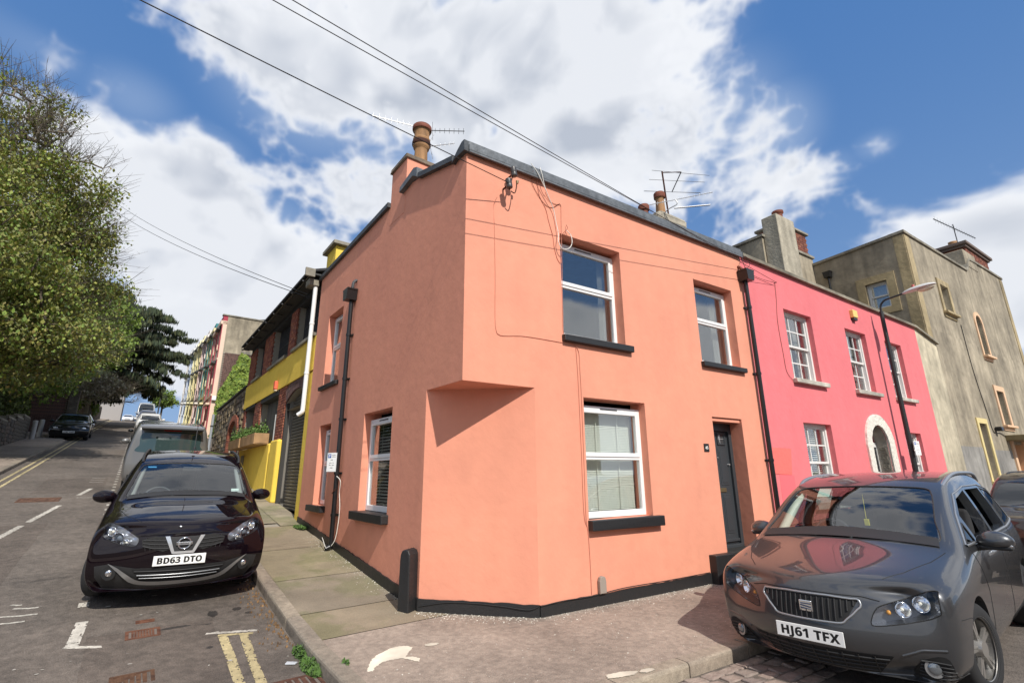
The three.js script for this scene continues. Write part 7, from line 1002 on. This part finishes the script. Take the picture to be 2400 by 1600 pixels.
{ // ivy over the gable
  const r = rng(91), f = ptL(39.94, 0, -1.3); f.y = gy(f.x, f.z); const g = thing('ivy', 'bright green ivy covering the gable end of the crimson house', 'ivy', f, A_L); const L = new Leaves(), S = []; const cols = [[.20, .30, .035], [.26, .36, .045], [.16, .25, .03], [.31, .39, .055]];
  const edge = (z) => { // top height of the ivy for depth z (0 at the street corner, going back)
    return z > -.35 ? 0 : z > -1.6 ? lerp(3.6, 6.7, (-.35 - z) / 1.25) : z > -3.6 ? lerp(6.7, 5.9, (-1.6 - z) / 2) : 4.8 + .5 * vn(z * 2, 3, 64, 2); };
  for (let i = 0; i < 16000; i++) { const z = -.2 - r() * 8.6, y = r() * 7; const top = edge(z) + (vn(z * 3, y, 64, 5) - .5) * .8; if (y > top) continue; const th = .1 + .28 * vn(z * 2.5 + 3, y * 2.5, 64, 7); const c = cols[Math.floor(r() * 4)], v = .65 + .6 * r(); L.add(.10 + r() * th, y, z, .16 + r() * .12, 1.15 + r() * .9, Math.PI / 2 + (r() - .5) * 1.4, r, [c[0] * v, c[1] * v, c[2] * v], 1.1); }
  for (let i = 0; i < 1500; i++) { const x = .15 + r() * r() * 2.2, z = -.4 - r() * 1.6, y = r() * (2.4 - x * .8); const c = cols[Math.floor(r() * 4)], v = .6 + .6 * r(); L.add(x, Math.max(.05, y), z, .15 + r() * .1, r() * 3, r() * 6.28, r, [c[0] * v, c[1] * v, c[2] * v], 1.1); }
  for (let i = 0; i < 10; i++) S.push(tube([[.1, 0, -.8 - i * .8], [.1, 1.6, -.9 - i * .8 + (r() - .5)], [.1, 3.2, -.8 - i * .8 + (r() - .5)]], .04, 5, 8)); part(g, 'stems', merge(S), barkM); part(g, 'foliage', L.geo(), leafM); }
// ---------- street things ----------

// cast post against the chamfer
{
  const g = frameL('corner_post', 'black cast iron corner post with rounded top guarding the chamfered corner', 'post', 1.0, .10, hillT(1.0) - .06); g.rotation.y = A_L + .45;
  const s = poly([[-.085, 0], [.085, 0], [.075, .62], [.07, .69], [.045, .735], [0, .75], [-.045, .735], [-.07, .69], [-.075, .62]]); const e = new THREE.ExtrudeGeometry(s, { depth: .15, bevelEnabled: true, bevelSize: .016, bevelThickness: .016, bevelOffset: -.016, bevelSegments: 3 }); e.translate(0, 0, -.075); part(g, 'post', jitter(metric(e), .003, 2), M.blackpaint); part(g, 'flaking', slabGeo([[.02, .35], [.035, .33], [.03, .29], [.02, .31]], .002, 0, .076), M.cement); }
// street lamp against the pink wall
{
  const g = frameR('street_lamp', 'black street lamp post with pale curved lantern before the pink house', 'street lamp', 12.2, .25); const B = M.blackpaint;
  part(g, 'base', cyl(.085, .08, 1.25, 0, -.05, 0, 16), B); part(g, 'pole', merge([cyl(.058, .046, 4.5, 0, 1.2, 0, 16)]), B); part(g, 'arm', tube([[0, 5.68, 0], [0, 5.86, .02], [0, 5.97, .12], [0, 6.0, .3], [0, 6.03, .55]], .024, 10, 24), B);
  const h = sub(g, 'lantern'); const hg = new THREE.SphereGeometry(.5, 28, 18); hg.scale(.24, .17, .72); const P = hg.attributes.position; for (let i = 0; i < P.count; i++) if (P.getY(i) < 0) P.setY(i, P.getY(i) * .25); hg.computeVertexNormals(); hg.rotateX(-.08); hg.translate(0, 6.05, .88); part(h, 'housing', hg, std([.62, .62, .60], .45)); const bg = new THREE.SphereGeometry(.5, 24, 14, 0, Math.PI * 2, Math.PI / 2, Math.PI / 2); bg.scale(.19, .16, .36); bg.rotateX(-.08); bg.translate(0, 6.025, 1.02); part(h, 'bowl', bg, phy([.75, .70, .58], .25, { transmission: .5, thickness: 0 })); const ph = cyl(.035, .03, .06, 0, 6.13, .78, 12); part(h, 'photocell', ph, std([.5, .12, .1], .5));
}
function permitSign(name, label, parentPos, turn, w, h) {
  const g = thing(name, label, 'sign', parentPos, turn); part(g, 'plate', rbx(w, h, .006, .012, 0, 0, 0), std([.62, .63, .63], .5)); const c = document.createElement('canvas'); c.width = 200; c.height = 300; const x = c.getContext('2d'); x.fillStyle = '#f1f1ee'; x.fillRect(0, 0, 200, 300); x.fillStyle = '#1d4fa0'; x.fillRect(14, 14, 66, 66); x.fillStyle = '#fff'; x.font = 'bold 60px sans-serif'; x.textAlign = 'center'; x.fillText('P', 47, 69); x.fillStyle = '#1b1b1b'; x.font = 'bold 24px sans-serif'; x.fillText('Permit', 138, 40); x.fillText('holders', 138, 68); x.font = 'bold 26px sans-serif'; x.fillText('only', 100, 120); x.font = 'bold 23px sans-serif'; x.fillText('Mon - Fri', 100, 170); x.fillText('9am - 5pm', 100, 204); x.fillText('ZONE', 100, 250); const t = new THREE.CanvasTexture(c); t.colorSpace = THREE.SRGBColorSpace; const p = new THREE.PlaneGeometry(w * .95, h * .96); p.translate(0, 0, .0036); part(g, 'print', p, new THREE.MeshStandardMaterial({ map: t, roughness: .5 })); part(g, 'clamp', merge([rext(-.06, .06, h * .2, h * .2 + .03, -.02, -.004, .004), rext(-.06, .06, -h * .2, -h * .2 + .03, -.02, -.004, .004)]), M.alu); return g;
}
{ const p = ptL(4.10, 1.86, .17); permitSign('parking_sign', 'white parking permit sign with blue panel strapped to the black downpipe', p, A_L + .5, .22, .33); }
{ const p = ptR(12.26, 2.17, .36); permitSign('parking_sign', 'white parking permit sign strapped to the street lamp post', p, A_R - .1, .26, .34); }
// insulators on the front
{
  const g = frameR('line_insulator', 'pair of dark cylinder insulators holding the overhead line on the salmon wall', 'insulator', .60, .06, 5.6); const I = std([.06, .055, .055], .4); const cy = (x, y, z) => { const c = lathe([[.0, 0], [.04, 0], [.045, .01], [.045, .05], [.038, .055], [.045, .06], [.045, .13], [.035, .14], [0, .14]], 20); c.rotateZ(.18); c.translate(x, y, z); return c; };
  part(g, 'insulator', cy(.06, .05, .12), I); part(g, 'insulator', cy(-.02, -.16, .12), I); part(g, 'bracket', merge([rod(V(.05, .1, -.05), V(.05, .1, .12), .014), rod(V(-.02, -.09, -.05), V(-.02, -.09, .12), .014), rod(V(.05, .12, .11), V(-.02, -.18, .11), .01), tube([[.0, -.2, .12], [.05, -.22, .13], [.09, -.12, .12], [.11, -.02, .1]], .008, 6, 16)]), M.rusty); part(g, 'pin', cyl(.018, .022, .04, .12, -.03, .1, 10), M.brass);
}
// overhead lines
{
  const line = (name, label, a, b, sag, r) => { const pts = []; for (let i = 0; i <= 16; i++) { const q = i / 16, p = V().lerpVectors(a, b, q); p.y -= sag * 4 * q * (1 - q); pts.push(p); } return solo(name, tube(pts, r, 5, 60), M.wire, label, 'cable', 'overhead lines'); };
  const pA = ptR(.58, 5.5, .2), far = (p, d, L, y) => V(p.x + d[0] * L, y, p.z + d[1] * L);
  line('overhead_line', 'black overhead line running to the insulators on the salmon wall', pA, far(pA, [-.717, .696], 24, 5.6), .35, .006);
  const pB = ptR(7.47, 5.58, .06); line('overhead_line', 'upper of two thin overhead lines meeting the pink wall hook', pB, far(pB, [-.762, .647], 34, 6.7), .3, .005); const pC = ptR(6.36, 5.72, .12); line('overhead_line', 'lower of two thin overhead lines ending by the black hopper', pC, far(pC, [-.768, .64], 34, 6.35), .22, .005);
  const pD = ptL(7.1, 5.95, .12); line('overhead_line', 'overhead line from the workshop eaves into the trees, upper', pD, ptL(30, 17.6, 6.3), .3, .009); line('overhead_line', 'overhead line from the workshop eaves into the trees, lower', ptL(7.15, 5.9, .1), ptL(30, 17.1, 6.3), .33, .010);
  line('overhead_line', 'sagging line between the far terrace and the conifer', ptL(62, 13.5, -1.2), ptL(60, 14.2, 9), .7, .012);
}
// aerials
function yagi(g, a, b, n, el, up, mat, boom = .008) { part(g, 'boom', rod(a, b, boom, 6), mat); const e = []; for (let i = 0; i < n; i++) { const p = V().lerpVectors(a, b, .03 + .94 * i / (n - 1)), L = el * (1 + .35 * (1 - i / n)); e.push(rod(p.clone().addScaledVector(up, -L / 2), p.clone().addScaledVector(up, L / 2), .004, 4)); } part(g, 'elements', merge(e), mat); }
{
  const base = ptL(2.44, 6.9, -.5), g = thing('tv_aerial', 'cluster of pale yagi aerials on a mast beside the terracotta chimney pot', 'aerial', base); const L = (t, h, w) => ptL(t, h, w).sub(base); const up = V(0, 1, 0);
  part(g, 'mast', rod(L(2.44, 6.7, -.5), L(2.45, 8.2, -.5), .016, 8), M.alu); yagi(g, L(2.73, 8.13, .42), L(2.46, 8.11, -.48), 9, .12, up, M.alu, .009); yagi(g, L(2.03, 8.1, -1.18), L(2.42, 8.1, -.62), 8, .10, up, M.darkmetal, .008); yagi(g, L(2.0, 7.7, -.95), L(2.40, 7.69, -.56), 7, .07, up, M.alu, .008); part(g, 'reflector', merge([rod(L(2.3, 8.22, -.62), L(2.5, 7.98, -.74), .004, 4), rod(L(2.35, 7.95, -.55), L(2.42, 7.5, -.72), .006, 5), rod(L(2.47, 7.5, -.5), L(2.3, 7.95, -.66), .005, 5)]), M.alu); part(g, 'junction_box', rext(-.04, .04, 1.16, 1.24, -.05, .03, .01), M.darkmetal);
}
{
  const base = ptR(7.56, 8.6, -2.62), g = thing('tv_aerial', 'tall rusty mast with long rod aerials over the cement chimney stack', 'aerial', base); const R_ = (s, h, w) => ptR(s, h, w).sub(base);
  part(g, 'mast', rod(R_(7.66, 8.4, -2.62), R_(7.56, 9.9, -2.62), .024, 8), M.rusty); part(g, 'boom', rod(R_(7.95, 9.83, -2.28), R_(8.5, 9.80, -3.05), .014, 6), M.darkmetal); part(g, 'boom', rod(R_(7.56, 9.86, -2.62), R_(7.95, 9.83, -2.28), .012, 6), M.rusty);
  for (const [a, b] of [[[7.2, 9.84, -2.68], [8.74, 9.8, -1.93]], [[7.45, 9.82, -3.01], [8.91, 9.8, -2.21]], [[7.79, 9.83, -3.52], [9.28, 9.8, -2.63]], [[7.75, 9.79, -3.46], [9.24, 9.76, -2.6]]]) part(g, 'rod_element', rod(R_(...a), R_(...b), .006, 5), M.darkmetal);
}
{
  const base = ptR(7.5, 8.3, -2.2), g = thing('tv_aerial', 'two white yagi aerials clamped to the cement chimney stack', 'aerial', base); const R_ = (s, h, w) => ptR(s, h, w).sub(base), up = V(0, 1, 0);
  yagi(g, R_(6.93, 8.75, -2.96), R_(8.0, 8.75, -1.44), 14, .08, up, M.alu, .012); part(g, 'boom', rod(R_(7.35, 8.45, -2.19), R_(8.02, 8.45, -1.57), .022, 8), M.alu); part(g, 'bracket', tube([R_(7.45, 8.75, -2.2), R_(7.48, 8.62, -2.18), R_(7.40, 8.55, -2.4), R_(7.4, 8.5, -2.55)], .016, 6, 12), M.alu); part(g, 'dipole', rext(-.62, -.56, .42, .5, -.78, -.7, .01), M.darkmetal);
}
{
  const base = ptR(25.0, 10.9, -.6), g = thing('tv_aerial', 'grey yagi aerial on the brick chimney of the tall house', 'aerial', base); part(g, 'mast', rod(V(0, -.2, 0), V(0, 1.5, 0), .02, 6), M.darkmetal); const d = V(uR.x, .12, uR.z); yagi(g, d.clone().multiplyScalar(-2.6).add(V(0, 1.3, 0)), d.clone().multiplyScalar(3.2).add(V(0, 1.3, 0)), 16, .22, V(0, 1, 0), M.darkmetal, .02);
}
// far side: walls, bollards, gate pillars
{
  const r = rng(101); const wallRun = (name, label, t0, t1, w, h, mats, course) => { const g = frameL(name, label, 'wall', t0, w, 0, 'garden walls on the far side'); const geo = jitter(new RoundedBoxGeometry(1, 1, .12, 1, .03), .02, 4); metric(geo); const core = []; const n = Math.ceil((t1 - t0) / 2); const list = []; for (let i = 0; i < n; i++) { const a = t0 + (t1 - t0) * i / n, b = t0 + (t1 - t0) * (i + 1) / n, ga = hillT((a + b) / 2); core.push(ext(-(b - t0), -(a - t0), ga - .3, ga + h, .06, .34)); for (let y = ga - .05; y < ga + h - .02; y += course) { let x = a; while (x < b - .05) { const L = Math.min(b, x + .25 + r() * .35); list.push([x, L - .012, y, y + course - .012]); x = L; } } }
    part(g, 'core', merge(core), M.mortar); const rest = []; list.forEach(([a, b, c, d], i) => { if (i < 300) { const m = part(g, 'stone', geo, mats[Math.floor(r() * mats.length)]); m.scale.set(b - a, d - c, 1); m.position.set(-((a + b) / 2 - t0), (c + d) / 2, .02 + (r() - .5) * .03); } else { const q = geo.clone(); q.scale(b - a, d - c, 1); q.translate(-((a + b) / 2 - t0), (c + d) / 2, .02); rest.push(q); } }); if (rest.length) part(g, 'courses', merge(rest), mats[0]).userData.kind = 'stuff'; part(g, 'coping', merge(Array.from({ length: n }, (_, i) => { const a = (t1 - t0) * i / n, b = (t1 - t0) * (i + 1) / n, ga = hillT(t0 + (a + b) / 2); return ext(-b, -a, ga + h, ga + h + .08, .0, .4); })), M.cement); g.rotation.y = A_L + Math.PI; g.children.forEach((c) => { c.rotation.y = 0; }); g.scale.x = 1; return g; };
  const flip = (g) => { g.rotation.y = A_L; g.children.forEach((c) => { c.position.z *= 1; }); g.traverse((c) => { }); };
  // walls face the road, that is towards -w, so each is turned round and runs the other way
  const run = (name, label, t0, t1, w, h, mats, course) => { const g = wallRun(name, label, t0, t1, w, h, mats, course); g.rotation.y = A_L; return g; };
  run('garden_wall', 'low grey rubble wall on the far pavement under the olive tree', 12, 32.3, 7.75, 1.15, [M.rubble[1], M.rubble[3], M.rubble[4]], .17);
  run('garden_wall', 'grey stone wall above the far pavement beyond the drive', 40, 52, 7.05, 1.5, [M.rubble[0], M.rubble[1], M.rubble[3]], .2);
  run('garden_wall', 'stone wall with pale gate pillars further up the far pavement', 53.5, 76, 7.0, 1.45, [M.rubble[1], M.rubble[3], M.rubble[4]], .22);
  const bw = frameL('brick_wall', 'dark brick wall standing across the drive behind the black car', 'wall', 39.2, 7.0); part(bw, 'core', ext(-.15, .15, 4, 7.1, 0, 3.2), M.mortar); { const list = []; for (let k = 0; k < 41; k++) for (let i = 0; i < 15; i++) { const m = [k, i]; if (k > 20) { const b = part(bw, 'brick', BG[0], M.purplebrick[(k * 7 + i * 3) % 3]); b.rotation.y = Math.PI / 2; b.position.set(.16, 4.1 + k * .073, .1 + i * .213 + (k % 2) * .1); } else list.push(bx(.06, .062, .2, .16, 4.1 + k * .073, .1 + i * .213 + (k % 2) * .1)); } part(bw, 'lower_courses', merge(list), M.purplebrick[0]).userData.kind = 'stuff'; } part(bw, 'coping', ext(-.22, .24, 7.1, 7.2, -.05, 3.3), M.cement); part(bw, 'end_pier', rext(-.3, .3, 4, 7.3, -.55, -.02, .03), M.rubble[1]);
  for (const [t, w, lab] of [[31.8, 7.45, 'grey wooden bollard at the end of the low rubble wall'], [33.7, 7.4, 'grey wooden bollard beside the black hatchback']]) { const b = frameL('bollard', lab, 'bollard', t, w, hillT(t), 'bollards by the drive'); part(b, 'post', cyl(.11, .11, 1.0, 0, -.05, 0, 12), std([.40, .38, .35], .8)); const c = new THREE.SphereGeometry(.11, 12, 6, 0, 6.283, 0, 1.57); c.scale(1, .4, 1); c.translate(0, .95, 0); part(b, 'cap', c, std([.40, .38, .35], .8)); }
  for (const [t, lab] of [[52.4, 'pale gate pillar at the lower side of the gateway'], [53.4, 'pale gate pillar at the upper side of the gateway']]) { const b = frameL('gate_pillar', lab, 'gate pillar', t, 7.0, hillT(t), 'gate pillars'); part(b, 'shaft', rext(-.22, .22, -.2, 1.75, -.22, .22, .02), M.cement); part(b, 'cap', rext(-.3, .3, 1.75, 1.88, -.3, .3, .03), M.cement); }
  // far lamp standards on the skyline
  for (const [t, w, lab] of [[73, 1.2, 'thin lamp standard on the skyline by the terrace end'], [82, 1.6, 'thin lamp standard standing furthest along the skyline']]) { const b = frameL('lamp_standard', lab, 'street lamp', t, w, hillT(t), 'lamp standards on the crest'); part(b, 'pole', cyl(.08, .06, 6.8, 0, 0, 0, 8), M.darkmetal); part(b, 'arm', rod(V(0, 6.7, 0), V(0, 6.9, 1.2), .04, 6), M.darkmetal); part(b, 'lantern', rext(-.12, .12, 6.82, 6.95, 1.1, 1.7, .04), M.cement); }
  // a gabled house far up on the left
  const fh = frameL('far_house', 'dark gabled house half hidden by the hedges near the crest', 'house', 78, 11, hillT(78)); part(fh, 'wall', ext(-6, 0, -.5, 4.6, -6, 0), std([.35, .33, .32], .9)); part(fh, 'roof', metric(new THREE.ExtrudeGeometry(poly([[-6.4, 4.5], [.4, 4.5], [-3, 6.8]]), { depth: 6.6, bevelEnabled: false }).translate(0, 0, -6.3)), std([.07, .065, .07], .8)); for (const x of [-4.4, -1.6]) { const w = sub(fh, 'window'); part(w, 'pane', ext(x - .5, x + .5, 2.4, 3.6, .01, .03), M.darkmetal); part(w, 'frame', merge([ext(x - .6, x - .5, 2.3, 3.7, 0, .06), ext(x + .5, x + .6, 2.3, 3.7, 0, .06)]), M.whitewood); }
}
// weeds
{
  const r = rng(131); const tuft = (label, t, w, dy, n, rad, hgt) => { const p = ptL(t, 0, w); p.y = gy(p.x, p.z) + dy; const g = thing('weeds', label, 'weeds', p); const L = new Leaves(); for (let i = 0; i < n; i++) { const a = r() * 6.283, k = Math.sqrt(r()) * rad, h = r() * hgt * (1 - k / rad * .6); const v = .7 + .6 * r(); L.add(k * Math.cos(a) * 1.6 * uL.x - k * Math.sin(a) * .5 * uL.z, h, k * Math.cos(a) * 1.6 * uL.z + k * Math.sin(a) * .5 * uL.x, .012 + r() * .02, r() * 3, r() * 6.28, r, [.10 * v, .20 * v, .03 * v], 2); } part(g, 'foliage', L.geo(), leafM); part(g, 'stems', merge(Array.from({ length: 12 }, () => rod(V(0, 0, 0), V((r() - .5) * rad, hgt * .7 * r(), (r() - .5) * rad), .002, 3))), std([.10, .13, .04], .9)); };
  tuft('bright green weeds in the gutter between kerb and gully grate', .28, 1.40, -KERB, 700, .15, .1); tuft('small clump of weeds at the kerb joint higher up', .68, 1.40, -KERB, 420, .10, .09); tuft('low grass tuft at the wall foot where the workshop begins', 6.0, .1, 0, 700, .2, .06); tuft('tiny weed by the kerb at the tarmac corner', -.1, 1.22, 0, 60, .04, .04);
  // leaf litter along the gutter
  const L = new Leaves(); for (let i = 0; i < 420; i++) { const t = .9 + r() * 4, p = ptL(t, 0, 1.40 + r() * r() * .3); const v = .6 + .8 * r(); L.add(p.x, gy(p.x, p.z) - KERB + .006 + r() * .01, p.z, .012 + r() * .018, 1.4 + r() * .4, r() * 6.28, r, [.30 * v, .17 * v, .07 * v], 1.4); } const m = new THREE.Mesh(L.geo(), leafM); m.name = 'leaf_litter'; tag(m, 'brown leaf litter lying in the gutter by the kerb', 'leaf litter', null, 'stuff'); scene.add(m);
  const lf = ptL(.50, 0, 1.52); lf.y = gy(lf.x, lf.z) - KERB + .012; const lg = thing('litter', 'pale crumpled wrapper lying in the gutter by the weeds', 'litter', lf); part(lg, 'wrapper', jitter(rbx(.10, .012, .05, .004, 0, 0, 0, 3), .006, 4), std([.5, .52, .55], .5)); const l2 = ptL(3.35, 0, 1.52); l2.y = gy(l2.x, l2.z) - KERB + .015; const lg2 = thing('litter', 'flattened white and orange carton by the crossover wheel', 'litter', l2); part(lg2, 'carton', jitter(rbx(.16, .02, .08, .004, 0, 0, 0, 3), .006, 5), std([.72, .66, .6], .7)); part(lg2, 'print', rbx(.08, .021, .081, .002, -.05, .001, 0), std([.72, .22, .05], .7));
}
// stone setts in the gutter of the level street
{
  const g = new THREE.Group(); g.name = 'stone_setts'; g.userData.kind = 'structure'; g.userData.label = 'worn brown stone setts along the gutter'; scene.add(g); const r = rng(141); const geo = metric(jitter(new RoundedBoxGeometry(.205, .06, .125, 3, .02), .014, 2)); const mats = [[.36, .28, .235], [.31, .25, .215], [.40, .315, .26], [.28, .225, .20]].map((c) => std(c, .85, { map: T.stone, bumpMap: T.roughBump, bumpScale: .012 }));
  for (let i = 0; i < 24; i++) for (let j = 0; j < 5; j++) { const s = .25 + i * .215 + (j % 2) * .1, w = kerbR + .085 + j * .132; const p = ptR(s, -KERB - .02 + (r() - .5) * .008, w); const m = part(g, 'sett', geo, mats[Math.floor(r() * 4)]); m.position.copy(p); m.rotation.set((r() - .5) * .1, A_R + (r() - .5) * .12 + (r() < .5 ? Math.PI : 0), (r() - .5) * .1); m.scale.set(.85 + r() * .2, 1, .9 + r() * .15); }
}
// houses across the street, mirrored in the windows and the paint
for (let i = 0; i < 4; i++) {
  const h = frameR('opposite_house', ['brown brick house across the street, at its lower end', 'cream rendered house across the street', 'red brick house across the street with slate roof', 'grey rendered house across the street, at its upper end'][i], 'house', -6 + i * 6.2, 17.5, -.1, 'houses across the street'); h.rotation.y = A_R + Math.PI; const body = [M.purplebrick[1], M.cream, M.brick[3], M.render][i];
  const wn = [[-4.9, -3.8, .9, 2.4], [-2.4, -1.3, .9, 2.4], [-4.9, -3.8, 3.5, 4.9], [-2.4, -1.3, 3.5, 4.9]]; part(h, 'wall', wallGeo([[-6.2, -.4], [0, -.4], [0, 6.0], [-6.2, 6.0]], wn, .3), body); for (const w of wn) sashWindow(h, ...w, -.14, { cols: 2, rows: 1 }); part(h, 'roof', metric(new THREE.ExtrudeGeometry(poly([[.35, 5.9], [.35, 6.05], [-3.6, 8.0], [-7.5, 6.0], [-7.5, 5.9]]), { depth: 6.19, bevelEnabled: false }).rotateY(-Math.PI / 2)), M.leaddark); part(h, 'rear_mass', ext(-6.19, -.01, -.4, 5.9, -7, -2.5), M.room); part(h, 'chimney', ext(-.5, .5, 6.8, 9, -4.2, -3.2), M.brick[1]);
}

scene.traverse((o) => { if (o.isMesh) { o.castShadow = true; o.receiveShadow = true; } });
renderer.render(scene, camera);
